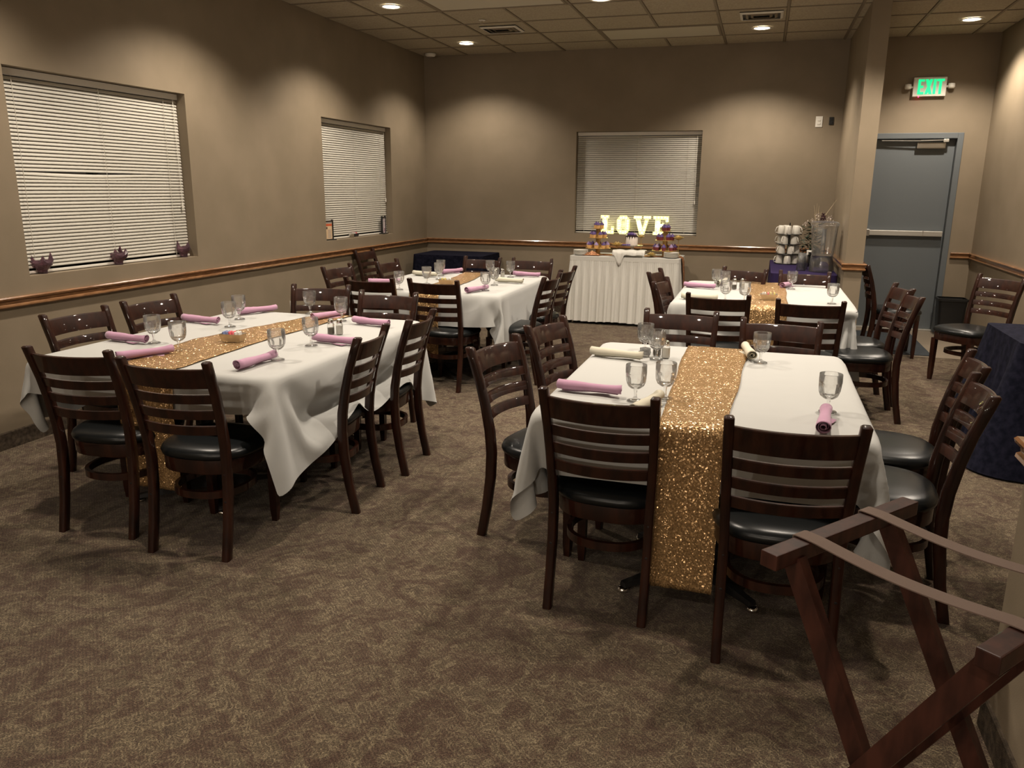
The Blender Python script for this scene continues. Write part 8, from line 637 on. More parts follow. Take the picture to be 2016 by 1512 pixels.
0,0,0,1,0,-1,0,-1,1,0,0,1,-2,2,-2,1,-1,1,0,0,0,0,0,0,0,0,0,0,0,0,0,0,0,0,0,0,0,0,0,0,0,0,0,0,0,0,0,1,-2,0,2,0,-1,1,-2,1,0,0,0,1,-2,1,0,0,0,0,0,0,0,0,-1,1,0,0,0,0,0,0,0,0,0,0,0,0,0,0,0,0,0,0,-1,0,0,1,1,-2,1,1,-2,1,1,-1,1,-1,-1,1,0,0,0,0,0,0,0,0,0,0,0,0,0,0,0,0,0,0,0,0,0,0,0,0,0,0,0,0,0,0,1,-1,0,-1,2,-1,0,1,-1,0,0,0,0,0,0,0,0,0,0,0,0,0,-1,1,0,0,0,0,0,0,0,-1,1,0,0,0,0,0,0,0,0,0,0,0,1,-1,1,-1,1,-2,1,-1,0,1,-1,1,0,-1,1,0,1,-1,0,0,0,0,0,0,0,0,0,0,0,-1,1,0,0,0,0,0,0,0,0,0,0,0,0,0,0,0,0,-1,1,0,0,-1,1,1,0,-1,0,-1,1,0,0,0,0,0,0,0,0,0,0,0,0,0,0,0,0,0,0,0,-1,1,-1,0,0,0,0,0,0,0,0,1,-1,0,0,0,-1,1,1,-1,0,0,0,-1,2,-1,0,0,-1,1,0,0,0,0,0,0,0,0,-1,1,0,0,0,0,0,0,0,0,0,0,0,0,0,0,0,0,-1,2,-1,1,0,0,0,-1,1,-1,0,1,0,-1,1,0,0,1,-1,-1,0,0,0,0,0,0,0,0,0,0,0,-1,1,0,0,1,0,-1,0,0,0,0,0,0,1,-1,0,1,0,0,0,0,0,0,0,0,0,0,0,0,0,0,-1,0,0,0,0,0,0,0,0,0,0,-1,1,0,0,0,0,0,1,1,0,-2,1,-1,-1,1,0,-1,1,0,0,0,0,0,0,0,0,0,0,0,0,0,0,0,0,0,0,0,0,0,0,0,0,0,0,0,0,0,0,0,0,0,0,2,0,0,-1,-1,0,0,0,0,0,0,0,0,0,0,0,0,0,0,0,0,0,0,0,0,0,0,0,0,0,0,0,0,0,0,-1,1,0,0,-1,1,0,0,0,0,2,-1,0,0,-2,0,1,1,0,0,0,0,0,0,0,0,0,0,0,0,0,0,0,0,0,0,0,0,0,0,0,0,0,0,-2,1,0,1,0,1,-1,1,0,0,1,-1,-1,-2,-1,-1,-7,8,4,0,0,0,0,0,0,0,0,0,0,0,0,0,0,0,0,0,0,0,0,0,0,0,0,0,-4,-4,5,2,1,2,0,1,1,-1,1,0,-4,-1,-4,-2,-4,1,-4,-2,0,0,0,0,0,0,0,0,0,0,0,0,0,0,0,0,0,0,0,0,0,0,0,0,1,0,4,0,6,1,1,1,1,0,2,1,1,-11,-3,0,-1,0,-2,-4,-1,-1,0,0,0,0,0,0,0,0,0,0,0,0,0,0,0,0,0,0,0,0,0,0,1,-1,1,6,1,-2,6,0,1,1,0,0,0,0,-15,-1,0,-1,0,-2,-4,-1,1,-1,0,0,0,0,0,0,0,0,0,0,0,0,0,0,0,0,0,0,0,0,1,0,-1,2,4,
4,3,-3,2,1,1,1,0,0,0,-16,0,-1,0,0,-5,-2,1,0,0,0,0,0,0,0,0,0,0,0,0,0,0,0,0,0,0,0,0,0,0,0,-1,1,-1,2,5,0,3,1,0,1,1,1,1,1,-16,-2,1,0,-2,-4,0,0,-1,1,0,0,-1,0,0,0,0,0,0,0,0,0,0,0,0,1,0,0,0,0,-1,1,1,0,2,6,-3,0,2,2,0,0,1,1,1,-18,1,0,0,-3,-3,-1,0,1,0,0,-1,1,0,0,0,0,0,0,0,0,0,0,0,0,-1,0,0,0,1,0,0,0,1,2,4,3,-2,-1,1,1,1,1,0,0,])
# ---------------------------------------------------------------- dining tables, cloths (settled shapes), runners
TT = .757
TAB = {'LF': (-3.42, -2.03, 2.95, 4.67, 'left front'), 'LB': (-3.30, -1.95, 5.98, 7.55, 'back left'),
       'RF': (-.80, .455, 2.83, 4.38, 'right front'), 'RB': (-.62, .72, 6.10, 7.70, 'back right')}
RUN = {'LF': ([(-2.70, 2.95, .34), (-2.77, 3.6, .40), (-2.68, 4.4, .26), (-2.64, 4.67, .22)], .60, .10),
       'LB': ([(-2.59, 5.98, .27), (-2.62, 6.8, .25), (-2.70, 7.55, .22)], .55, .10),
       'RF': ([(-.187, 2.83, .25), (-.18, 3.2, .27), (-.18, 3.8, .31), (-.175, 4.38, .335)], .66, .12),
       'RB': ([(.09, 6.10, .29), (.10, 7.70, .31)], .50, .12)}
def rrect(x0, x1, y0, y1, r, k=5):
    P = []
    for cx, cy, a in ((x1-r, y1-r, 0), (x0+r, y1-r, 90), (x0+r, y0+r, 180), (x1-r, y0+r, 270)):
        for i in range(k+1):
            t_ = math.radians(a+90*i/k); P.append((cx+r*math.cos(t_), cy+r*math.sin(t_)))
    return P
def decode(s, nx, ny):
    return np.cumsum(np.cumsum(np.array(s).reshape(3, ny, nx).transpose(1, 2, 0), 0), 1)/500.
def grid_faces(nx, ny):
    return [(j*nx+i, j*nx+i+1, (j+1)*nx+i+1, (j+1)*nx+i) for j in range(ny-1) for i in range(nx-1)]
BVH = {}
for k, (x0, x1, y0, y1, nm) in TAB.items():
    t = thing('dining_table', 'pedestal dining table under the white cloth, %s of the room' % nm, 'table', ((x0+x1)/2, (y0+y1)/2, 0), 0, 'dining tables under white cloths')
    cx, cy = (x0+x1)/2, (y0+y1)/2; hx, hy = (x1-x0)/2, (y1-y0)/2
    bm = MB(); prism(bm, rrect(-hx+.012, hx-.012, -hy+.012, hy-.012, .05), TT-.04, TT-.007); obj('table_top', bm, WOOD, t)
    for s in (-1, 1):
        py = s*hy*.5
        bm = MB(); lathe(bm, [(.035, .05), (.035, TT-.06), (.001, TT-.06)], 14, 0, py); box(bm, -.26, .26, py-.03, py+.03, TT-.075, TT-.042); obj('pedestal', bm, BLACKM, t)
        for q in range(4):
            a = PI/4+q*PI/2; bm = MB(); dx, dy = math.cos(a), math.sin(a)
            loft(bm, [[(dx*r+sx*-dy*h, py+dy*r+sx*dx*h, z) for sx, z in ((-1, zl), (1, zl), (.7, zh), (-.7, zh))] for r, h, zl, zh in ((.02, .03, .03, .10), (.2, .025, .022, .055), (.36, .02, .02, .038))])
            f = obj('base_foot', bm, BLACKM, t)
            bm = MB(); lathe(bm, [(.001, 0), (.024, 0), (.026, .006), (.018, .02), (.001, .021)], 12, dx*.36, py+dy*.36); obj('glide', bm, CHROME, f, True)
    nx, ny, steps = CLOTHS[k]; A = decode(steps, nx, ny)
    V = [tuple(v) for v in A.reshape(-1, 3)]; F = grid_faces(nx, ny)
    me_ = bpy.data.meshes.new('tablecloth'); me_.from_pydata(V, [], F); me_.materials.append(LINEN)
    for p in me_.polygons: p.use_smooth = True
    o = bpy.data.objects.new('tablecloth', me_); COL.objects.link(o)
    ss = o.modifiers.new('smooth', 'SUBSURF'); ss.levels = 1; ss.render_levels = 1
    tag(o, {'LF': 'white cloth draped over the left front table, pointed corner hanging into the aisle', 'LB': 'white cloth draped over the back left table near the navy table',
            'RF': 'white cloth over the right front table, corner tip low beside the tray stand', 'RB': 'white cloth over the back right table in front of the drinks table'}[k], 'tablecloth', 'white tablecloths')
    bv = BVHTree.FromPolygons([Vector(v) for v in V], F); BVH[k] = bv
    # runner laid along the cloth surface and hanging over both ends
    pts, hn, hf = RUN[k]; yy = [p[1] for p in pts]; W2_ = 15
    rows = []
    def cx_w(y): return float(np.interp(y, yy, [p[0] for p in pts])), float(np.interp(y, yy, [p[2] for p in pts]))
    def front_y(x, z, sgn):
        ys_ = []
        for dx in (-.03, 0, .03):
            h = bv.ray_cast(Vector((x+dx, (y0+y1)/2-sgn*4, z)), Vector((0, sgn, 0)))[0]
            if h is not None: ys_.append(h.y*sgn)
        return min(ys_)*sgn if ys_ else None
    def hang(sgn, ye_, H):
        out = []; prev = [None]*W2_; n = int(H/.02)
        for q in range(1, n+1):
            z = TT+.016-.02*q-.0; row = []
            cxx, ww = cx_w(ye_)
            for i in range(W2_):
                u = i/(W2_-1)-.5; x = cxx+ww*u*(1-.04*q/n)
                fy = front_y(x, min(z, TT-.01), sgn); base = (ye_-sgn*.012)
                yv = base if fy is None else fy-sgn*.010
                if prev[i] is not None:
                    if fy is None: yv = prev[i]+sgn*.0006
                    yv = min(yv*sgn, (prev[i])*sgn+.001)*sgn
                    yv = max(yv*sgn, prev[i]*sgn-.014)*sgn
                prev[i] = yv
                row.append([x, yv-sgn*(.006*math.sin(u*26+q*.05)*min(1, q/12)+.004*math.sin(u*55)*min(1, q/8)), z])
            out.append(row)
        return out
    near = hang(1, y0, hn)[::-1]; far = hang(-1, y1, hf)
    top = []; n = int((y1-y0)/.025)
    for j in range(n+1):
        y = y0-.004+(y1-y0+.008)*j/n; cxx, ww = cx_w(y); row = []
        for i in range(W2_):
            u = i/(W2_-1)-.5; x = cxx+ww*u+.004*math.sin(y*9+1+u)
            h = bv.ray_cast(Vector((x, y, 2)), Vector((0, 0, -1)))[0]
            z = (h.z if h is not None else TT)+.006
            row.append([x, y, max(z, TT+.004)+.002*max(0, math.sin(y*31+u*9))])
        top.append(row)
    R_ = near+top+far
    V = [tuple(v) for r in R_ for v in r]
    me_ = bpy.data.meshes.new('table_runner'); me_.from_pydata(V, [], grid_faces(W2_, len(R_))); me_.materials.append(SEQ)
    for p in me_.polygons: p.use_smooth = True
    o = bpy.data.objects.new('table_runner', me_); COL.objects.link(o)
    sm = o.modifiers.new('relax', 'SMOOTH'); sm.factor = .5; sm.iterations = 4; sm.use_z = False
    sd = o.modifiers.new('thick', 'SOLIDIFY'); sd.thickness = .0025; sd.offset = 0
    tag(o, 'gold sequin runner down the middle of the %s table, hanging over its near end' % nm, 'table runner', 'gold sequin runners')

def top_z(k, x, y):
    h = BVH[k].ray_cast(Vector((x, y, 2)), Vector((0, 0, -1)))[0]
    return (h.z if h is not None else TT)+.003

# ---------------------------------------------------------------- draped dark tables
def draped(name_lab, x0, x1, y0, y1, z, hem, flare, m_, seed, tlab, r=.04, fold=.018, corner=.05):
    rnd = random.Random(seed); P = rrect(x0, x1, y0, y1, r, 6); pts = []
    n = len(P)
    for i in range(n):
        a, b = Vector(P[i]), Vector(P[(i+1) % n]); L = (b-a).length; q = max(1, int(L/.03))
        for s in range(q): pts.append(a+(b-a)*s/q)
    c = Vector(((x0+x1)/2, (y0+y1)/2)); N = len(pts); K = 12; rings = []
    ph = rnd.random()*6
    acc = 0; S = []
    for i in range(N): S.append(acc); acc += (pts[(i+1) % N]-pts[i]).length
    for k in range(K+1):
        t_ = k/K; ring = []
        for i, p in enumerate(pts):
            tn = (pts[(i+1) % N]-pts[i-1]).normalized(); nr = Vector((tn.y, -tn.x))
            e = min(abs(p.x-x0), abs(p.x-x1)); f = min(abs(p.y-y0), abs(p.y-y1)); cr = math.exp(-((e+f)/.12)**2)
            d = flare*t_**1.3+corner*cr*t_+fold*t_*math.sin(S[i]*2*PI/.17+ph+1.2*math.sin(S[i]*3.1))
            ring.append((p.x+nr.x*d, p.y+nr.y*d, z-(z-hem)*t_))
        rings.append(ring)
    bm = MB(); R = [[bm.verts.new(v) for v in r_] for r_ in rings]
    for a, b in zip(R, R[1:]):
        for i in range(N): bm.faces.new((a[i], b[i], b[(i+1) % N], a[(i+1) % N]))
    bm.faces.new(R[0]); o = obj('tablecloth', bm, m_, None, True); tag(o, name_lab, 'tablecloth')
    autosmooth(o, 60)
    t = thing('side_table', tlab, 'table', (c.x, c.y, 0)); hx, hy = (x1-x0)/2, (y1-y0)/2
    bm = MB(); box(bm, -hx+.01, hx-.01, -hy+.01, hy-.01, z-.035, z-.006); obj('table_top', bm, WOOD, t)
    for sx in (-1, 1):
        for sy in (-1, 1):
            bm = MB(); tube(bm, [(sx*(hx-.06), sy*(hy-.06), 0), (sx*(hx-.06), sy*(hy-.06), z-.04)], .015); obj('leg', bm, STEEL, t)
draped('navy cloth over the small table in the back left corner', -4.20, -3.27, 9.35, 10.07, .765, .03, .03, NAVY, 1, 'small table hidden under the navy cloth in the back left corner')
draped('purple navy cloth under the mugs and drink dispenser beside the column', .125, .755, 8.45, 10.08, .782, .06, .01, PURPLE, 2, 'narrow drinks table hidden under purple cloth beside the column', corner=.01, fold=.006)
draped('dark navy cloth reaching the floor over the table at the right edge', 1.46, 1.97, 5.06, 5.85, .765, .012, .10, NAVY, 3, 'table hidden under navy cloth at the right edge of the photo', fold=.03, corner=.12)

# ---------------------------------------------------------------- goblets
def make_goblet():
    t = thing('goblet', '', 'glass', (0, 0, 0), 0, 'clear water goblets')
    bm = MB(); lathe(bm, [(.001, .0), (.033, .0), (.034, .0025), (.026, .006), (.010, .012), (.0065, .018)], 24, facet=None); obj('foot', bm, GLASS, t, True)
    bm = MB(); lathe(bm, [(.0065, .018), (.0055, .030), (.007, .044), (.010, .052)], 10); obj('stem', bm, GLASS, t)
    bm = MB()
    prof = [(.010, .050), (.021, .054), (.033, .064), (.040, .080), (.0425, .100), (.0432, .118), (.0428, .150), (.0420, .1515), (.0412, .150), (.0412, .118), (.0400, .100), (.0365, .080), (.026, .070), (.001, .067)]
    lathe(bm, prof, 20, facet=(.052, .112, .925)); o = obj('bowl', bm, GLASS, t)
    for p in o.data.polygons: p.use_smooth = p.center.z > .112 or math.hypot(p.center.x, p.center.y) < .030
    return t
gob0 = make_goblet(); gfirst = True
GOB = {
'LF': [((-3.085, 3.462), 'water goblet by the near wall side napkin of the left front table'),
       ((-2.821, 3.337), 'water goblet at the left edge of the runner near the left front table end'),
       ((-3.023, 4.033), 'nearer goblet of the wall side pair on the left front table'),
       ((-3.142, 4.294), 'farther goblet of the wall side pair on the left front table'),
       ((-2.833, 4.631), 'water goblet at the far end of the left front table, behind the runner'),
       ((-2.257, 3.682), 'water goblet right of the runner, left of the shakers on the left front table'),
       ((-2.221, 3.311), 'water goblet nearest the camera on the left front table'),
       ((-2.50, 4.45), 'water goblet right behind the salt and pepper on the left front table')],
'LB': [((-2.833, 5.953+.07), 'water goblet near the left of the back left table, above the reddish chair back'),
       ((-2.79, 6.50), 'water goblet left of the caddy on the back left table'),
       ((-2.83, 6.88), 'nearer water goblet of the pair before the navy table'),
       ((-2.92, 7.15), 'farther water goblet of the pair before the navy table'),
       ((-2.469, 7.298), 'water goblet left of the salt and pepper on the back left table'),
       ((-2.145, 6.22), 'water goblet beside the pink napkin at the aisle edge of the back left table'),
       ((-2.20, 6.62), 'water goblet just behind another at the aisle side of the back left table'),
       ((-2.259, 7.285), 'water goblet right of the salt and pepper on the back left table')],
'RF': [((-.535, 4.12), 'farthest water goblet at the far left of the right front table'),
       ((-.455, 3.96), 'water goblet touching the salt shaker on the right front table'),
       ((-.435, 3.122), 'water goblet at the end of the pink napkin on the right front table'),
       ((-.325, 3.200), 'water goblet at the left edge of the wide gold runner'),
       ((.047, 4.059), 'water goblet beside the white napkin behind the wide gold runner'),
       ((.300, 3.19), 'single water goblet behind the upright pink napkin on the right front table')],
'RB': [((-.345, 7.25), 'farthest water goblet at the left of the back right table'),
       ((-.265, 7.10), 'water goblet left of the shakers on the back right table, second from the back'),
       ((-.225, 6.30), 'water goblet behind the left chair at the near end of the back right table'),
       ((-.085, 6.27), 'water goblet next to the runner at the near end of the back right table'),
       ((.289, 7.299), 'water goblet in front of the purple drinks table'),
       ((.55, 6.40), 'water goblet alone on the right side of the back right table')]}
for k, L in GOB.items():
    for (x, y), lab in L:
        if gfirst: g = gob0; g.location = (x, y, top_z(k, x, y)+.002); g['label'] = lab; gfirst = False
        else: dup(gob0, (x, y, top_z(k, x, y)+.002), random.random(), lab)

# ---------------------------------------------------------------- rolled napkins
def roll(k, a, b, m_, label, r=.0275, L=.255, grp='rolled napkins on the tables'):
    a, b = Vector(a), Vector(b); c = (a+b)/2; ang = math.atan2(b.y-a.y, b.x-a.x)
    t = thing('napkin_roll', label, 'napkin', (c.x, c.y, top_z(k, c.x, c.y)+.003), ang, grp)
    rnd = random.Random(int(a.x*1000)); bm = MB(); rings = []; K = 12; S = 54
    for i in range(K+1):
        u = i/K; x = (u-.5)*L; kk = 1+.10*math.sin(u*PI*2+rnd.random())-.10*u; row = []
        for q in range(S+1):
            th = -PI/2+q/S*2*PI*2.9; rr = r*kk*(1-.72*q/S); 
            sq = .84 if i not in (0, K) else .9
            e = .012*math.sin(th*.5+rnd.random()*.3) if i in (0, K) else 0
            row.append((x+e*(1 if i == K else -1), rr*math.cos(th), r*sq+rr*math.sin(th)*sq))
        rings.append(row)
    R = loft(bm, rings, False, False); o = obj('rolled_cloth', bm, m_, t, True)
    s = o.modifiers.new('t', 'SOLIDIFY'); s.thickness = .002; s.offset = -1
    bm = MB(); sy = rnd.choice((-1, 1)); V = [bm.verts.new(p) for p in ((-.02, sy*.008, .003), (L*.36, sy*.008, .003), (L*.30, sy*.040, .002), (L*.12, sy*.030, .002))]
    bm.faces.new(V); f = obj('flap', bm, m_, t); s = f.modifiers.new('t', 'SOLIDIFY'); s.thickness = .0015; s.offset = 1
    return t
for k, a, b, m_, lab in (
 ('LF', (-3.391, 3.459), (-3.10, 3.436), PINK, 'pink napkin roll nearest the wall at the left front table corner'),
 ('LF', (-2.92, 3.03), (-2.81, 3.26), PINK, 'pink napkin roll at the near edge left of the left runner'),
 ('LF', (-3.432, 4.109), (-3.127, 4.084), PINK, 'pink napkin roll on the left front table before the second wall side chair'),
 ('LF', (-3.246, 4.45), (-3.13, 4.65), PINK, 'pink napkin roll at the far wall side corner of the left front table'),
 ('LF', (-2.262, 3.06), (-2.245, 3.30), PINK, 'pink napkin roll nearest the camera on the left front table, right of its runner'),
 ('LF', (-2.292, 3.794), (-2.05, 3.762), PINK, 'pink napkin roll in front of the shakers on the left front table'),
 ('LF', (-2.397, 4.404), (-2.104, 4.338), PINK, 'pink napkin roll behind the shakers on the left front table'),
 ('LF', (-2.665, 4.41), (-2.60, 4.63), PINK, 'pink napkin roll lying on the far end of the left runner'),
 ('LB', (-3.25, 6.30), (-3.02, 6.42), PINK, 'pink napkin roll on the wall side of the back left table'),
 ('LB', (-3.17, 7.10), (-2.93, 7.05), IVORY, 'ivory napkin roll on the wall side of the back left table'),
 ('LB', (-2.95, 7.30), (-2.86, 7.50), PINK, 'pink napkin roll at the far end of the back left table'),
 ('LB', (-2.225, 6.04), (-2.16, 6.24), PINK, 'pink napkin roll at the near aisle corner of the back left table'),
 ('LB', (-2.243, 7.39), (-2.0, 7.37), PINK, 'pink napkin roll at the far right corner of the back left table'),
 ('LB', (-2.247, 6.84), (-2.0, 6.80), IVORY, 'ivory napkin roll on the aisle side of the back left table'),
 ('RF', (-.774, 3.185), (-.494, 3.165), PINK, 'long pink napkin roll on the left side of the right front table'),
 ('RF', (-.794, 3.935), (-.50, 3.89), IVORY, 'long ivory napkin roll on the left side of the right front table'),
 ('RF', (-.40, 2.90), (-.345, 3.12), IVORY, 'white napkin roll behind the left near chair of the right front table'),
 ('RF', (.005, 4.10), (-.03, 4.33), IVORY, 'white napkin roll end-on beside the far goblet of the right front table'),
 ('RF', (.266, 2.89), (.288, 3.11), PINK, 'pink napkin roll pointing at the camera on the right front table'),
 ('RB', (-.590, 7.08), (-.35, 7.03), PINK, 'pink napkin roll on the left side of the back right table'),
 ('RB', (-.33, 7.33), (-.28, 7.53), IVORY, 'white napkin roll behind the goblets of the back right table'),
 ('RB', (-.534, 6.29), (-.30, 6.29), IVORY, 'white napkin roll behind the left near chair of the back right table'),
 ('RB', (.22, 7.35), (.30, 7.56), PINK, 'pink napkin roll behind the goblet in front of the purple table')):
    roll(k, a, b, m_, lab)

# ---------------------------------------------------------------- shakers, caddies, votives
SH = {}
def shaker(k, x, y, kind, label):
    loc = (x, y, top_z(k, x, y)+.001)
    if kind in SH: return dup(SH[kind], loc, 0, label)
    t = thing('salt_shaker' if kind == 'salt' else 'pepper_shaker', label, 'shaker', loc, 0, 'glass salt and pepper shakers')
    bm = MB(); lathe(bm, [(.019, 0), (.021, .004), (.021, .055), (.014, .068)], 8, cap=True); obj('jar', bm, GLASS, t)
    bm = MB(); lathe(bm, [(.0175, .003), (.0185, .006), (.0185, .050 if kind == 'salt' else .036)], 8, cap=True); obj('contents', bm, SALT if kind == 'salt' else PEPPER, t)
    bm = MB(); lathe(bm, [(.016, .066), (.0165, .082), (.013, .089), (.005, .092), (.001, .092)], 16); obj('lid', bm, CHROME, t, True)
    SH[kind] = t; return t
for k, p, s, nm in (('LF', (-2.335, 4.03), (-2.285, 4.04), 'left front'), ('LB', (-2.365, 7.16), (-2.305, 7.18), 'back left'), ('RF', (-.465, 4.06), (-.415, 4.02), 'right front'), ('RB', (-.185, 7.12), (-.12, 7.15), 'back right')):
    shaker(k, *p, 'pepper', 'glass pepper shaker with metal lid on the %s table' % nm)
    shaker(k, *s, 'salt', 'glass salt shaker with metal lid on the %s table' % nm)
def caddy(x, y, z, rz, where, cols):
    t = thing('sugar_caddy', 'rectangular metal sugar caddy %s' % where, 'caddy', (x, y, z), rz, 'metal sugar caddies')
    bm = MB(); o_ = [[(sx*a, sy*b, zz) for sx, sy in ((-1, -1), (1, -1), (1, 1), (-1, 1))] for a, b, zz in ((.050, .026, 0), (.064, .036, .044), (.061, .033, .044), (.048, .024, .003))]
    loft(bm, o_); obj('tray', bm, STEEL, t)
    rnd = random.Random(int(x*100)); c, s = math.cos(rz), math.sin(rz); seen = {}
    for i, (m_, cn) in enumerate(cols):
        lx = -.042+.084*i/(len(cols)-1); px, py = x+c*lx, y+s*lx
        bm = MB(); box(bm, -.0035, .0035, -.021, .021, 0, .05, .001)
        o = obj('sweetener_packet', bm, m_, None, False, (px, py, z+.006), (rnd.uniform(-.1, .1), rnd.uniform(-.15, .15), rz+rnd.uniform(-.15, .15)))
        seen[cn] = seen.get(cn, 0)+1; od = ['first', 'second', 'third'][seen[cn]-1]
        tag(o, '%s %s packet, caddy %s' % (od, cn, where), 'packet', 'sweetener packets in the caddy %s' % where)
mix1 = [(BLUEP, 'blue'), (BLUEP, 'blue'), (PINKP, 'pink'), (PINKP, 'pink'), (WHITEPP, 'white'), (WHITEPP, 'white')]
mix2 = [(WHITEPP, 'white'), (WHITEPP, 'white'), (PINKP, 'pink'), (YELP, 'yellow'), (YELP, 'yellow')]
caddy(-2.70, 3.62, top_z('LF', -2.70, 3.62)+.007, .1, 'on the left front table runner', mix1)
caddy(-2.60, 6.49, top_z('LB', -2.60, 6.49)+.007, .1, 'on the back left table runner', [(YELP, 'yellow'), (YELP, 'yellow'), (WHITEPP, 'white'), (WHITEPP, 'white')])
caddy(.095, 6.47, top_z('RB', .095, 6.47)+.007, .05, 'on the back right table runner', mix2)
caddy(XL-.045, 8.20, ZB+.002, PI/2, 'on the sill between the two menu stands', [(WHITEPP, 'white'), (WHITEPP, 'white'), (WHITEPP, 'white'), (PINKP, 'pink'), (PINKP, 'pink')])
def votive(k, x, y, label):
    t = thing('votive_glass', label, 'candle holder', (x, y, top_z(k, x, y)+.001), 0, 'small clear votive glasses'); 
    bm = MB(); lathe(bm, [(.001, 0), (.022, 0), (.027, .01), (.028, .042), (.026, .042), (.025, .010), (.001, .006)], 18); obj('cup', bm, GLASS, t, True)
    bm = MB(); lathe(bm, [(.001, .007), (.018, .007), (.018, .018), (.001, .018)], 14); obj('tealight', bm, SALT, t)
votive('RF', -.52, 4.02, 'small clear votive glass at the end of the ivory napkin roll')
votive('LB', -2.98, 6.94, 'small clear votive glass next to the goblets before the navy table')
# amethyst folded glass holders on the sill
def holder(y, label, sd):
    t = thing('candle_holder', label, 'candle holder', (XL-.052, y, ZB+.001), sd, 'amethyst glass candle holders')
    bm = MB(); rnd = random.Random(sd); seg = 16; rings = []
    prof = [(.024, 0), (.028, .004), (.028, .022), (.036, .032), (.054, .055), (.058, .080), (.044, .112)]
    for j, (r, z) in enumerate(prof):
        ring = []
        for i in range(seg):
            a = 2*PI*i/seg; ph = i % 4; f = 1+(0 if j < 3 else (.26 if ph == 0 else (-.16 if ph == 2 else 0))*(j-2)/4)
            zz = z+(0 if j < 5 else (.012 if ph == 0 else -.020)*(j-4)*.5)
            if j == 6: zz += (.012 if i in (0, 4) else -.004)
            ring.append((r*f*math.cos(a), r*f*math.sin(a), zz))
        rings.append(ring)
    loft(bm, rings, True, False); b = obj('folded_bowl', bm, AMETH, t); s = b.modifiers.new('t', 'SOLIDIFY'); s.thickness = .0035; s.offset = -1
    bm = MB(); lathe(bm, [(.001, .0), (.027, .0), (.027, .010), (.001, .012)], 16); obj('base', bm, AMETH, t)
holder(4.03, 'purple folded glass candle holder at the left end of the large window sill', 1)
holder(4.68, 'purple folded glass candle holder at the middle of the large window sill', 2)
holder(5.37, 'purple folded glass candle holder at the right end of the large window sill', 3)
# menu stands on the second sill
def stand(y, rz, label, cards):
    t = thing('menu_stand', label, 'sign', (XL-.055, y, ZB+.001), PI/2+rz, 'black menu stands')
    bm = MB(); box(bm, -.085, .085, -.035, .035, 0, .012, .003); obj('base', bm, BLACKP, t)
    for s in (-1, 1):
        bm = MB(); box(bm, s*.062-.008, s*.062+.008, -.010, .010, .012, .215, .002); obj('side_post', bm, BLACKP, t)
    bm = MB(); box(bm, -.054, .054, -.006, .006, .195, .207, .001); obj('top_clip', bm, BLACKP, t)
    bm = MB(); box(bm, -.053, .053, -.003, .003, .014, .196); c = obj('card', bm, cards[0], t)
    for m_, x0, x1, z0, z1 in cards[1]:
        bm = MB(); box(bm, x0, x1, -.0038, -.0029, z0, z1); obj('print', bm, m_, c)
stand(7.66, -.2, 'black menu stand with cream and orange card at the left of the small window sill',
      (SIGN1, [(MENUBAR, -.05, .05, .178, .194), (SIGNR, -.05, .05, .150, .172), (PRINTD, -.042, -.018, .118, .140)]+[(MENUBAR, -.012, .034, .028+.015*i, .034+.015*i) for i in range(6)]))
stand(8.98, .15, 'black menu stand with pale lilac card at the right of the small window sill',
      (SIGN2, [(MENUBAR, -.05, .05, .178, .194), (BERRY, .008, .036, .028, .068), (BERRY, -.046, -.026, .022, .044), (MENUBAR, -.012, .03, .15, .156), (MENUBAR, -.02, .02, .13, .134)]))

# ---------------------------------------------------------------- dessert table
DT = .81; TX0, TX1, TY0, TY1 = -2.165, -.885, 9.42, 10.02
t = thing('dessert_table', 'folding dessert table hidden by a pleated white skirt below the lit letters', 'table', (-1.525, 9.72, 0))
bm = MB(); box(bm, -.63, .63, -.29, .29, DT-.035, DT-.004); obj('table_top', bm, WOOD, t)
for sx in (-1, 1):
    for sy in (-1, 1):
        bm = MB(); tube(bm, [(sx*.60, sy*.27, .0), (sx*.58, sy*.25, DT-.035)], .014); g = obj('leg', bm, CHROME, t)
bm = MB(); P = rrect(TX0, TX1, TY0, TY1, .02, 4)
prism(bm, P, DT-.004, DT); tag(obj('tablecloth', bm, LINEN), 'flat white cloth covering the dessert table top', 'tablecloth')
# skirt: band then gathered pleats
pts = []
for i in range(len(P)):
    a, b = Vector(P[i]), Vector(P[(i+1) % len(P)]); L = (b-a).length; q = max(1, int(L/.006))
    for s in range(q): pts.append(a+(b-a)*s/q)
acc = 0; rows = []; N = len(pts); S = []
for i in range(N): S.append(acc); acc += (pts[(i+1) % N]-pts[i]).length
rnd = random.Random(5); K = 14; phs = [rnd.random()*6 for _ in range(4)]
for k in range(K+1):
    u = k/K; row = []
    for i, p in enumerate(pts):
        tn = (pts[(i+1) % N]-pts[i-1]).normalized(); nr = Vector((tn.y, -tn.x)); s = S[i]
        top = math.sin(s*2*PI/.022)*.0035
        low = (math.sin(s*2*PI/.095+phs[0]+1.5*math.sin(s*4.1+phs[1]))*.016+math.sin(s*2*PI/.047+phs[2]+u)*.006)
        d = .010+.050*u+top*(1-u)**2+low*min(1, u*1.8)
        hem = .035+.004*math.sin(s*11)
        row.append((p.x+nr.x*d, p.y+nr.y*d, (DT-.045)*(1-u)+hem*u))
    rows.append(row)
bm = MB(); R = [[bm.verts.new(v) for v in r_] for r_ in rows]
for a, b in zip(R, R[1:]):
    for i in range(N): bm.faces.new((a[i], b[i], b[(i+1) % N], a[(i+1) % N]))
sk = obj('table_skirt', bm, SATIN, None, True); tag(sk, 'pleated white satin skirt around the dessert table', 'table skirt')
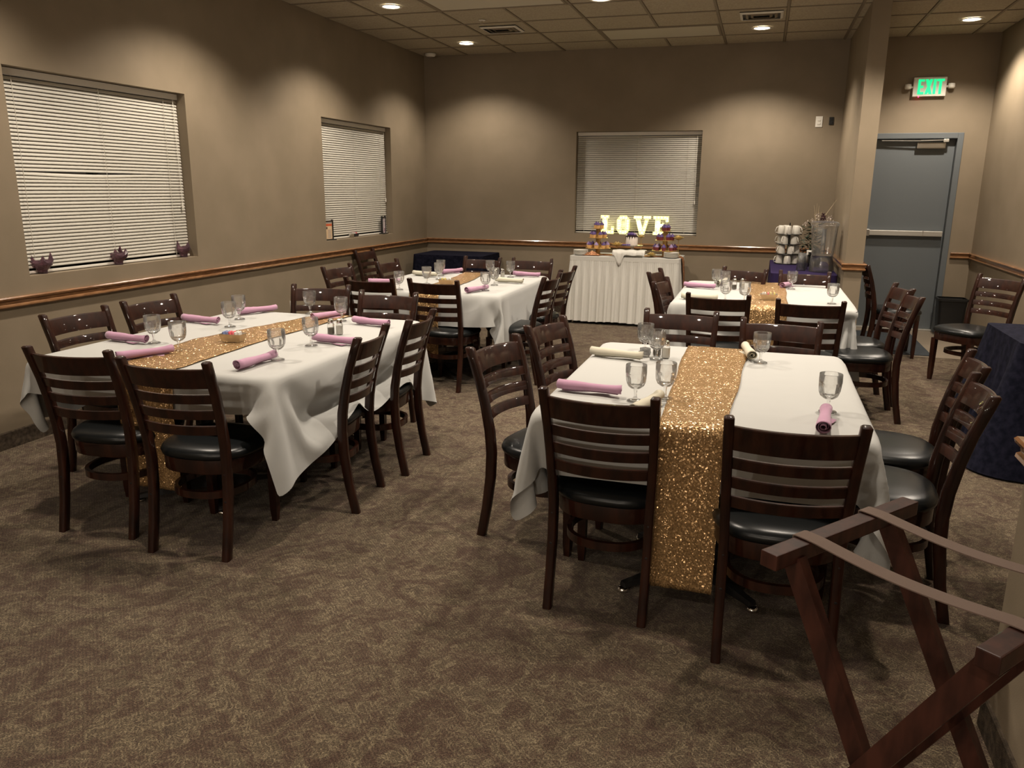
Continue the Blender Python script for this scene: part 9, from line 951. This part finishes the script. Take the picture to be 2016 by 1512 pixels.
bm = MB(); O = rrect(TX0-.012, TX1+.012, TY0-.012, TY1+.012, .03, 4); I = rrect(TX0-.002, TX1+.002, TY0-.002, TY1+.002, .022, 4)
loft(bm, [[(x, y, z) for x, y in q] for q, z in ((I, DT-.05), (O, DT-.052), (O, DT-.002), (I, DT))], True, False); autosmooth(obj('skirt_band', bm, SATIN, sk))
# copper runner along the table, hanging over its right end
bm = MB(); rows = []
path = [(-2.13, DT+.003), (-1.6, DT+.003), (-.89, DT+.004), (-.862, DT-.01)]+[(-.852+.035*i/12, DT-.01-.56*i/12) for i in range(1, 13)]
for j, (x, z) in enumerate(path):
    rows.append([(x+.003*math.sin(i*1.7+j), 9.56+.20*i/8, z+.002*abs(math.sin(i*1.3+j*.9)) if j < 3 else z) for i in range(9)])
loft(bm, rows, False, False); o = obj('table_runner', bm, ROSEG, None, True); s = o.modifiers.new('t', 'SOLIDIFY'); s.thickness = .003; s.offset = 1
tag(o, 'copper sequin runner along the dessert table, hanging over its right end', 'table runner')
# crumpled copper pieces
def crumple(x, y, label, sd, sx=.09, sy=.05, h=.04):
    rnd = random.Random(sd); bm = MB(); rows = []; n = 9
    for j in range(n):
        rows.append([(x+sx*(i/(n-1)-.5)*2*(1+.1*rnd.random()), y+sy*(j/(n-1)-.5)*2, DT+.008+h*math.sin(PI*i/(n-1))*math.sin(PI*j/(n-1))*(.45+.55*rnd.random())) for i in range(n)])
    loft(bm, rows, False, False); o = obj('crumpled_scarf', bm, ROSEG, None); s = o.modifiers.new('t', 'SOLIDIFY'); s.thickness = .002; s.offset = 1
    tag(o, label, 'fabric')
crumple(-1.93, 9.50, 'crumpled copper sequin fabric under the left cupcake stand', 3, .10, .05, .05)
# plates
def plates(x, y, label):
    r0 = None
    for i in range(7):
        if r0 is None:
            bm = MB(); lathe(bm, [(.001, .0), (.055, .0), (.088, .012), (.09, .0135), (.086, .015), (.055, .0045), (.001, .004)], 28); o = obj('plate', bm, PORC, None, True, (x, y, DT+.003)); r0 = o
            tag(o, label, 'plate', 'small white plates stacked on the dessert table')
        else: o = r0.copy(); COL.objects.link(o)
        o.location = (x+random.uniform(-.001, .001), y, DT+.003+.0082*i)
        o['label'] = label+(', topmost' if i == 6 else (', bottom one' if i == 0 else ', %s from the top' % ['', 'sixth', 'fifth', 'fourth', 'third', 'second'][i]))
plates(-2.065, 9.52, 'white plate in the left stack on the dessert table')
plates(-.985, 9.515, 'white plate in the right stack on the dessert table')
# box draped with a white napkin
t = thing('serving_basket', 'white cloth lined serving basket at the front middle of the dessert table', 'basket', (-1.47, 9.51, DT))
bm = MB(); loft(bm, [[(sx*a, sy*b, z) for sx, sy in ((-1, -1), (1, -1), (1, 1), (-1, 1))] for a, b, z in ((.165, .06, .002), (.18, .075, .06), (.172, .067, .06), (.158, .053, .008))]); obj('tray', bm, PORC, t)
bm = MB(); rows = []; rnd = random.Random(11)
for j in range(13):
    v = j/12; row = []
    for i in range(25):
        u = i/24; x = -.192+.384*u
        if v < .7: y_ = .075-.17*v/.7; z = .072-.022*math.sin(PI*v/.7)+.010*abs(math.sin(u*9+v*4))+(.02 if i in (0, 1, 23, 24) else 0)*math.sin(PI*v/.7)
        else:
            q = (v-.7)/.3; tri = max(0, 1-abs(u-.22)/.16); y_ = -.098-.012*q-.004*math.sin(u*40); z = .066-q*(.045+.14*tri)+.004*math.sin(u*17)
        row.append((x+(.0 if v < .7 else .012*math.sin(u*30)*.3), y_, z))
    rows.append(row)
loft(bm, rows, False, False); o = obj('napkin_lining', bm, SATIN, t, True); s = o.modifiers.new('t', 'SOLIDIFY'); s.thickness = .002
def where(a):
    a = (math.degrees(a)+360) % 360
    return ['right', 'back right', 'back', 'back left', 'left', 'front left', 'front', 'front right'][int((a+22.5)//45) % 8]
# cupcakes and stands
def make_cupcake(wm, fm, label, r=.027):
    t = thing('cupcake', label, 'cupcake', (0, 0, 0), 0)
    bm = MB(); lathe(bm, [(r*.78, 0), (r*1.02, .034), (r*.9, .036), (.001, .036)], 16, facet=(0, .034, .95), cap=False); bm.faces.new([v for v in bm.verts if abs(v.co.z) < 1e-6 and True][:16]); obj('cake', bm, wm, t)
    bm = MB(); lathe(bm, [(r*.9, .034), (r*1.08, .040), (r*1.0, .047), (r*.72, .051), (r*.8, .055), (r*.66, .060), (r*.38, .064), (r*.42, .067), (r*.2, .074), (.001, .077)], 14); o = obj('frosting', bm, fm, t, True)
    return t
cup0 = {}
def cupcake(key, wm, fm, loc, label, grp):
    if key not in cup0:
        cup0[key] = make_cupcake(wm, fm, label); o = cup0[key]; o.location = loc; o['group'] = grp; return o
    return dup(cup0[key], loc, random.random()*6, label, grp)
def cake_stand(x, y, tiers, label, discm, side):
    t = thing('cupcake_stand', label, 'cake stand', (x, y, DT+.002))
    b = DT+.002
    bm = MB(); lathe(bm, [(.001, 0), (.085, 0), (.085, .004), (.03, .006), (.001, .006)], 24); obj('base', bm, discm, t)
    z = .006
    for (tz, r, n) in tiers:
        bm = MB(); lathe(bm, [(.032, z), (.026, (z+tz-b)/2), (.032, tz-b)], 12); obj('column', bm, discm, t)
        bm = MB(); lathe(bm, [(.001, tz-b), (r, tz-b), (r+.004, tz-b+.003), (r, tz-b+.006), (.001, tz-b+.006)], 30); obj('disc', bm, discm, t)
        z = tz-b+.006
    bm = MB(); R = []
    pts = [(.022*math.cos(a), 0, tiers[-1][0]-b+.10+.022*math.sin(a)) for a in [2*PI*i/16 for i in range(17)]]
    tube(bm, pts, .0022, 6); tube(bm, [(0, 0, tiers[-1][0]-b+.006), (0, 0, tiers[-1][0]-b+.08)], .0025, 6); obj('ring_handle', bm, STEEL, t)
    for q, (tz, r, n) in enumerate(tiers):
        for i in range(n):
            a = -PI/2+2*PI*(i+.5*(q % 2))/n; rr = r-.034
            lilac = (side == 'right' and i % 2 == 1 and q == 0) or (side == 'left' and q == 0 and i % 2 == 0)
            nm = ['lowest', 'middle', 'top'][q]
            cupcake((side, lilac), CAKE if side == 'left' else REDW, FROSTL if lilac else FROST, (x+rr*math.cos(a), y+rr*math.sin(a), tz+.0065),
                    '%s frosted cupcake at the %s of the %s tier, %s stand' % ('lilac' if lilac else 'dark purple', where(a), nm, side), 'cupcakes on the %s tier of the %s stand' % (nm, side))
cake_stand(-1.885, 9.67, [(.888, .15, 8), (1.012, .115, 6), (1.122, .075, 3)], 'three tier gold cupcake stand left of the lit letters, yellow cupcakes', GOLDB, 'left')
cake_stand(-1.083, 9.70, [(.880, .15, 8), (1.000, .115, 6), (1.108, .065, 3)], 'three tier cupcake stand in front of the letter E, dark red cupcakes', GOLDB, 'right')
t = thing('pedestal_plate', 'pedestal cake plate holding the drip cake between the cupcake stands', 'cake stand', (-1.475, 9.72, DT+.002))
bm = MB(); lathe(bm, [(.001, 0), (.065, 0), (.06, .006), (.018, .02), (.014, .06), (.022, .112), (.001, .112)], 24); obj('foot', bm, PORC, t, True)
bm = MB(); lathe(bm, [(.001, .112), (.125, .114), (.13, .120), (.125, .121), (.001, .118)], 32); obj('plate', bm, STEEL, t, True)
t = thing('drip_cake', 'small white cake with dark drips and purple topping on the pedestal plate', 'cake', (-1.485, 9.72, DT+.002+.1215))
bm = MB(); lathe(bm, [(.001, .0), (.070, .0), (.072, .004), (.072, .112), (.066, .118), (.001, .119)], 32); obj('sponge', bm, ICING, t, True)
bm = MB(); rings = []; rnd = random.Random(4); seg = 56
dr = [(.022+.055*rnd.random()) if i % 4 == 0 else .010 for i in range(seg)]
rings = [[(.060*math.cos(2*PI*i/seg), .060*math.sin(2*PI*i/seg), .123) for i in range(seg)], [(.074*math.cos(2*PI*i/seg), .074*math.sin(2*PI*i/seg), .118) for i in range(seg)],
         [(.0755*math.cos(2*PI*i/seg), .0755*math.sin(2*PI*i/seg), .108) for i in range(seg)], [((.0755 if dr[i] > .02 else .0735)*math.cos(2*PI*i/seg), (.0755 if dr[i] > .02 else .0735)*math.sin(2*PI*i/seg), .112-dr[i]) for i in range(seg)]]
loft(bm, rings, True, False); bm.faces.new([v for v in bm.verts][:seg]); obj('chocolate_drip', bm, DRIP, t)
for i, (dx, dy, r, m_) in enumerate(((-.028, -.018, .026, FROST), (.004, -.026, .028, FROST), (.034, -.012, .022, FROSTL), (-.004, .012, .030, FROST), (.040, .02, .02, ICING), (-.036, .018, .02, FROSTL))):
    bm = MB(); bmesh.ops.create_icosphere(bm, subdivisions=2, radius=r); bmesh.ops.scale(bm, verts=bm.verts, vec=(1, 1, .8)); bmesh.ops.translate(bm, verts=bm.verts, vec=(dx, dy, .13)); obj('topping_dollop', bm, m_, t, True)
bm = MB()
for i in range(9):
    a = 2*PI*i/9; bmesh.ops.create_icosphere(bm, subdivisions=1, radius=.02, matrix=Matrix.Translation((-.045+.035*math.cos(a)-.01, -.075+.018*math.sin(a), .006)) @ Matrix.Scale(.5, 4, (0, 0, 1)))
obj('frosting_smear', bm, FROST, t, True)
# foil roses
def rose(x, y, z, s, label, sd):
    t = thing('foil_rose', label, 'flower', (x, y, z), sd, 'gold foil roses'); rnd = random.Random(sd)
    for ring, (n, R_, h, tilt) in enumerate(((6, 1.0, .55, .9), (5, .68, .8, .5), (4, .36, .95, .2))):
        for i in range(n):
            a = 2*PI*(i+.5*ring)/n; bm = MB(); rows = []
            for j in range(5):
                v = j/4; row = []
                for q in range(5):
                    u = (q-2)/2*.95*math.sin(PI*(.22+.62*v)); rad = s*(.15+R_*(v**.8)*(.55+tilt*.5)); th = a+u*(.75-.1*ring)
                    row.append((rad*math.cos(th), rad*math.sin(th), s*(h*v+(.10 if abs(q-2) == 2 else 0)*v+.02)))
                rows.append(row)
            loft(bm, rows, False, False); o = obj('petal', bm, GOLDF, t, True); sf = o.modifiers.new('t', 'SOLIDIFY'); sf.thickness = .0012
    bm = MB(); lathe(bm, [(.001, -.0), (s*.2, .002), (s*.16, s*.7), (.001, s*.8)], 8); obj('bud', bm, GOLDF, t, True)
rose(-1.655, 9.68, DT+.10, .06, 'gold foil rose left of the drip cake', 1)
rose(-.925, 9.66, 1.01, .055, 'gold foil rose leaning on the right cupcake stand', 2)
rose(-1.53, 9.80, DT+.008, .045, 'gold foil rose on the table behind the cloth lined basket', 3)
rose(-1.215, 9.52, DT+.012, .05, 'gold foil rose on the copper runner right of the basket', 4)
rose(-.93, 9.62, DT+.012, .04, 'gold foil rose behind the right stack of plates', 5)
rose(-1.40, 9.90, 1.01, .035, 'small gold foil rose behind the drip cake', 6)
# props that carry the two raised roses
for (x, y, z1, lab) in ((-1.655, 9.68, DT+.10, 'short gold rose stem left of the drip cake'), (-.925, 9.66, 1.01, 'gold rose stem beside the right cupcake stand'), (-1.40, 9.90, 1.01, 'thin gold rose stem behind the drip cake')):
    bm = MB(); tube(bm, [(x, y, DT+.004), (x+.006, y, (DT+z1)/2), (x, y, z1+.004)], .0035, 6); tag(obj('rose_stem', bm, GOLDF), lab, 'stem')

# ---------------------------------------------------------------- marquee letters on the back sill
def marquee(ch, x, poly, bulbs, label, hole=None):
    # poly in (x, z) metres, local origin at the bottom left of the letter
    t = thing('marquee_letter', label, 'light', (x, YB+.035, ZB+.002), 0, 'lit marquee letters on the back window sill')
    def fill(bm, y0, y1):
        lp = [poly]+([hole] if hole else [])
        es = []
        for P_2 in lp:
            vs = [bm.verts.new((a, y0, b)) for a, b in P_2]
            es += [bm.edges.new((vs[i], vs[(i+1) % len(vs)])) for i in range(len(vs))]
        r = bmesh.ops.triangle_fill(bm, use_beauty=True, edges=es)
        fs = [f for f in r['geom'] if isinstance(f, bmesh.types.BMFace)]
        e = bmesh.ops.extrude_face_region(bm, geom=fs); bmesh.ops.translate(bm, verts=[v for v in e['geom'] if isinstance(v, bmesh.types.BMVert)], vec=(0, y1-y0, 0))
    bm = MB(); fill(bm, 0, .004); obj('face_panel', bm, MARQ, t)
    bm = MB()
    for P_2 in [poly]+([hole] if hole else []):
        n = len(P_2); 
        A = sum(P_2[i][0]*P_2[(i+1) % n][1]-P_2[(i+1) % n][0]*P_2[i][1] for i in range(n)); sg = 1 if A > 0 else -1
        if P_2 is hole: sg = -sg
        inn = []
        for i in range(n):
            p0, p1, p2 = Vector(P_2[i-1]), Vector(P_2[i]), Vector(P_2[(i+1) % n])
            e1, e2 = (p1-p0).normalized(), (p2-p1).normalized(); n1, n2_ = Vector((-e1.y, e1.x))*sg, Vector((-e2.y, e2.x))*sg
            b = (n1+n2_); b = b/max(.4, b.length_squared)*2; inn.append(p1+b*.003)
        rr = [[(a, y, b) for a, b in q] for q, y in ((P_2, .004), (P_2, -.026), ([tuple(v) for v in inn], -.026), ([tuple(v) for v in inn], .0))]
        loft(bm, rr, True, False)
    obj('rim', bm, MARQR, t)
    b0 = None
    for (bx, bz) in bulbs:
        if b0 is None:
            bm = MB(); bmesh.ops.create_icosphere(bm, subdivisions=2, radius=.0085); b0 = obj('bulb', bm, BULB, t, True, (bx, -.010, bz))
        else: b = b0.copy(); COL.objects.link(b); b.location = (bx, -.010, bz)
    pl = bpy.data.lights.new('letter_glow', 'POINT'); pl.energy = .55; pl.color = (1, .93, .45); pl.shadow_soft_size = .03
    lo = bpy.data.objects.new('letter_glow', pl); COL.objects.link(lo); lo.parent = t; lo.location = (.08, .02+.035*0-.045, .12)
H_ = .232
L_ = [(.012, 0), (.168, 0), (.168, .095), (.136, .095), (.130, .042), (.082, .042), (.082, .196), (.104, .196), (.104, H_), (0, H_), (0, .196), (.018, .196), (.030, .150), (.026, .036)]
L_ = [(.010, 0), (.170, 0), (.170, .100), (.138, .100), (.134, .044), (.084, .044), (.084, .195), (.106, .195), (.106, H_), (0, H_), (0, .195), (.022, .195), (.022, .044), (0, .044)]
marquee('L', -1.965, L_, [(.052, .06+.034*i) for i in range(5)]+[(.026, .214), (.080, .214), (.030, .022), (.07, .022), (.11, .022), (.152, .024), (.153, .062)], 'lit marquee letter L on the back window sill')
O_ = [(.045, 0), (.125, 0), (.165, .052), (.165, .180), (.125, H_), (.045, H_), (.005, .180), (.005, .052)]
Oh = [(.068, .046), (.102, .046), (.114, .070), (.114, .162), (.102, .186), (.068, .186), (.056, .162), (.056, .070)]
marquee('O', -1.762, O_, [(.030, .07+.032*i) for i in range(4)]+[(.140, .07+.032*i) for i in range(4)]+[(.052, .030), (.085, .022), (.118, .030), (.052, .202), (.085, .210), (.118, .202)], 'lit marquee letter O on the back window sill', Oh)
V_ = [(.078, 0), (.138, 0), (.190, .195), (.214, .195), (.214, H_), (.122, H_), (.122, .195), (.143, .195), (.113, .070), (.080, .195), (.100, .195), (.100, H_), (0, H_), (0, .195), (.024, .195)]
marquee('V', -1.545, V_, [(.108, .022), (.088, .055), (.078, .09), (.069, .125), (.060, .16), (.131, .055), (.141, .09), (.150, .125), (.160, .16), (.018, .214), (.052, .214), (.084, .214), (.140, .214), (.168, .214), (.198, .214)], 'lit marquee letter V on the back window sill')
E_ = [(0, 0), (.190, 0), (.190, .080), (.156, .080), (.148, .044), (.088, .044), (.088, .098), (.112, .098), (.112, .085), (.134, .085), (.134, .150), (.112, .150), (.112, .136), (.088, .136), (.088, .190), (.148, .190), (.156, .156), (.190, .156), (.190, H_), (0, H_), (0, .195), (.024, .195), (.024, .040), (0, .040)]
marquee('E', -1.30, E_, [(.056, .055+.036*i) for i in range(4)]+[(.024, .02), (.064, .02), (.104, .02), (.144, .02), (.174, .03), (.173, .062), (.022, .214), (.062, .214), (.102, .214), (.142, .214), (.172, .206), (.173, .174), (.123, .117)], 'lit marquee letter E behind the right cupcake stand')

# ---------------------------------------------------------------- drinks table
DZ2 = .784
t = thing('mug_rack', 'four tier black rack of upside down white mugs on the purple table', 'rack', (.305, 9.62, DZ2))
bm = MB(); tube(bm, [(0, 0, 0), (0, 0, .455)], .006); obj('centre_post', bm, BLACKM, t)
for k in range(4):
    bm = MB(); lathe(bm, [(.001, .002+.108*k), (.135, .002+.108*k), (.138, .005+.108*k), (.135, .008+.108*k), (.001, .008+.108*k)], 28); obj('shelf', bm, BLACKM, t)
mug0 = None
def make_mug():
    t = thing('mug', '', 'mug', (0, 0, 0), 0, 'upside down white mugs on the rack')
    bm = MB(); lathe(bm, [(.040, 0), (.041, .003), (.038, .05), (.033, .086), (.029, .092), (.001, .092)], 20); lathe(bm, [(.040, 0), (.037, .002), (.033, .08)], 20); obj('body', bm, PORC, t, True)
    bm = MB(); tube(bm, [(.036, 0, .078), (.052, 0, .070), (.066, 0, .030), (.062, 0, .012), (.040, 0, .014)], .0045, 7); obj('handle', bm, PORC, t, True)
    return t
for k in range(4):
    for i in range(5):
        a = 2*PI*i/5+.35*k-PI/2; r = .088; loc = (.305+r*math.cos(a), 9.62+r*math.sin(a), DZ2+.0085+.108*k)
        lab = 'white mug upside down at the %s of the %s tier of the mug rack' % (where(a), ['lowest', 'second', 'third', 'top'][k])
        if mug0 is None: mug0 = make_mug(); mug0.location = loc; mug0.rotation_euler = (0, 0, a); mug0['label'] = lab
        else: dup(mug0, loc, a, lab, 'upside down white mugs on the rack, %s tier' % ['lowest', 'second', 'third', 'top'][k])
mug0['group'] = 'upside down white mugs on the rack, lowest tier'
t = thing('beverage_dispenser', 'tall clear plastic drink dispenser at the front right of the purple table', 'dispenser', (.615, 8.80, DZ2))
bm = MB(); lathe(bm, [(.118, 0), (.120, .004), (.112, .10), (.105, .165), (.103, .165), (.110, .10), (.117, .002)], 32); obj('pedestal', bm, CLEARP, t, True)
def sq(a, z, n=6): return [(x, y, z) for x, y in sup(2*a, 2*a, n, 36)]
bm = MB(); loft(bm, [sq(.102, .165), sq(.105, .175), sq(.128, .47), sq(.125, .47), sq(.102, .178), sq(.02, .176)], True, True); autosmooth(obj('tank', bm, CLEARP, t))
bm = MB(); loft(bm, [sq(.134, .466), sq(.136, .49), sq(.12, .505), sq(.05, .512), sq(.02, .512)], True, True); autosmooth(obj('lid', bm, CLEARP, t))
bm = MB(); lathe(bm, [(.022, .178), (.022, .43), (.020, .43), (.020, .178)], 16); obj('ice_core', bm, CLEARP, t, True)
bm = MB(); tube(bm, [(-.104, 0, .20), (-.15, 0, .20)], .010); tube(bm, [(-.14, 0, .215), (-.14, 0, .165)], .009); obj('spigot', bm, WHITEP, t)
cup_ = None
for n, (x, y, h) in enumerate(((.425, 8.86, 5), (.455, 9.02, 4))):
    for i in range(h):
        lab = 'clear upturned plastic cup, %s from the bottom of the %s stack beside the dispenser' % (['first', 'second', 'third', 'fourth', 'fifth'][i], ['nearer', 'farther'][n])
        if cup_ is None:
            bm = MB(); lathe(bm, [(.045, 0), (.047, .003), (.033, .115), (.001, .116)], 20); cup_ = obj('plastic_cup', bm, CLEARP, None, True); s = cup_.modifiers.new('t', 'SOLIDIFY'); s.thickness = .001; o = cup_
            tag(cup_, lab, 'cup')
        else: o = cup_.copy(); COL.objects.link(o)
        o.location = (x, y, DZ2+.001+.016*i); o['label'] = lab; o['group'] = 'clear cups in the %s stack' % ['nearer', 'farther'][n]
# floral arrangement behind the dispenser
t = thing('flower_arrangement', 'dark leafy arrangement with purple bloom and dry reeds behind the dispenser', 'flowers', (.575, 9.36, DZ2))
bm = MB(); lathe(bm, [(.001, 0), (.06, 0), (.075, .05), (.06, .16), (.045, .20), (.035, .20)], 20); obj('vase', bm, BLACKP, t, True)
rnd = random.Random(9)
bm = MB()
def leaf(bm, p, d, L, w_):
    d = Vector(d).normalized(); s = d.cross(Vector((0, 0, 1))).normalized(); p = Vector(p); n_ = s.cross(d)
    v = [bm.verts.new(q) for q in (p, p+d*L*.4+s*w_+n_*.004, p+d*L, p+d*L*.4-s*w_+n_*.004, p+d*L*.45-n_*.004)]
    for a, b in ((0, 1), (1, 2), (2, 3), (3, 0)): bm.faces.new((v[a], v[b], v[4]))
for i in range(170):
    a = rnd.random()*2*PI; z = .10+rnd.random()*.36; r = rnd.random()*.085+.01; 
    leaf(bm, (r*math.cos(a)-.03, r*math.sin(a), z), (math.cos(a), math.sin(a), rnd.uniform(-.5, .7)), .05+.03*rnd.random(), .013)
f = obj('foliage', bm, LEAF, t); f['kind'] = 'stuff'
for i in range(7):
    a = rnd.uniform(-.6, .6); L = rnd.uniform(.14, .26); bm = MB(); x = -.02+.03*rnd.random()
    if i == 0: p1 = (.17, 0, .715)
    else: p1 = (x+a*.1, rnd.uniform(-.03, .03), .42+L)
    tube(bm, [(x, 0, .38), ((x+p1[0])/2, p1[1]/2, (.38+p1[2])/2+.01), p1], [.003, .0035, .0015], 5); obj('reed', bm, REED, t)
for (dx, dz) in ((.05, .55), (.035, .50), (.065, .52)):
    for q in range(6):
        a = 2*PI*q/6; bm = MB(); leaf(bm, (dx, -.01, dz), (math.cos(a), -.4, math.sin(a)), .035, .014); obj('petal', bm, BLOOM, t)
for (dx, dz) in ((-.10, .475), (-.05, .50), (.0, .52), (.10, .505), (.15, .48), (.12, .53), (-.13, .455), (-.005, .555)):
    bm = MB()
    for q in range(5):
        a = 2*PI*q/5+dx*9; leaf(bm, (dx, -.02, dz), (math.cos(a), -.3, math.sin(a)*.7), .032, .010)
    obj('white_blossom', bm, ICING, t)

# ---------------------------------------------------------------- waste bin
t = thing('waste_bin', 'black plastic waste bin against the wall right of the exit door', 'bin', (2.10, 9.93, .006))
def rq(a, b, z, r=.03): return [(x, y, z) for x, y in rrect(-a, a, -b, b, r, 4)]
bm = MB(); loft(bm, [rq(.115, .09, 0), rq(.145, .115, .42), rq(.139, .109, .42), rq(.11, .085, .01)]); autosmooth(obj('bin_body', bm, BLACKP, t))
bm = MB(); loft(bm, [rq(.146, .116, .405), rq(.153, .123, .405), rq(.153, .123, .43), rq(.139, .109, .432)], True, False); autosmooth(obj('rim', bm, BLACKP, t))

# ---------------------------------------------------------------- folding tray stand in the foreground
TH = .85
p0 = Vector((.071, 1.649, TH)); d = Vector((.329, .415, 0)).normalized(); n_ = Vector((.347, -.281, 0)).normalized(); SP = .447; LB_ = .55
t = thing('tray_stand', 'folding dark mahogany tray stand with two brown webbing straps in the foreground', 'stand', (p0.x+d.x*LB_/2+n_.x*SP/2, p0.y+d.y*LB_/2+n_.y*SP/2, 0), math.atan2(d.y, d.x))
# local: x along the bars, -y towards the second bar (n_ is local -y)
hl = LB_/2; hs = SP/2
for s, L0, L1 in ((1, -hl, hl), (-1, -hl, hl-.04)):
    bm = MB(); y = s*hs; box(bm, L0, L1, y-.021, y+.021, TH-.036, TH, .003); obj('top_bar', bm, RACKW, t)
    for x in (L0+.085 if s > 0 else L0+.045, L1-.10 if s > 0 else L1-.06):
        bm = MB(); bar(bm, (x, y*.98, TH-.034), (x, -y*1.02, 0.004), .026, .046, (1, 0, 0)); g = obj('leg', bm, RACKW, t)
    bm = MB(); yb = -y*.78; zb = .004+(TH-.038)*((yb/y*-1-1)/-2)*1.0
    zb = (TH-.034)*(1-(.98*1+.78)/(2.0)); bar(bm, (L0+.06, yb, zb+.02), (L1-.07, yb, zb+.02), .026, .03, (0, 1, 0)); obj('foot_rail', bm, RACKW, t)
for x in (-hl+.065, hl-.12):
    bm = MB(); tube(bm, [(x-.018, 0, TH/2-.01), (x+.03, 0, TH/2-.01)], .006); obj('pivot_bolt', bm, STEEL, t)
for x in (-hl+.135, hl-.165):
    bm = MB(); rows = []; K = 20
    rows.append([(x-.021, hs+.024, TH-.03), (x+.021, hs+.024, TH-.03)]); rows.append([(x-.021, hs+.0235, TH+.002), (x+.021, hs+.0235, TH+.002)])
    for i in range(K+1):
        u = i/K; y = (hs+.018)*(1-2*u); sag = .014*math.sin(PI*max(0, min(1, (u-.08)/.84)))
        rows.append([(x-.021, y, TH+.003-sag), (x+.021, y, TH+.003-sag)])
    rows.append([(x-.021, -hs-.0235, TH+.002), (x+.021, -hs-.0235, TH+.002)]); rows.append([(x-.021, -hs-.024, TH-.03), (x+.021, -hs-.024, TH-.03)])
    loft(bm, rows, False, False); o = obj('webbing_strap', bm, STRAP, t); s = o.modifiers.new('t', 'SOLIDIFY'); s.thickness = .0025; s.offset = 1
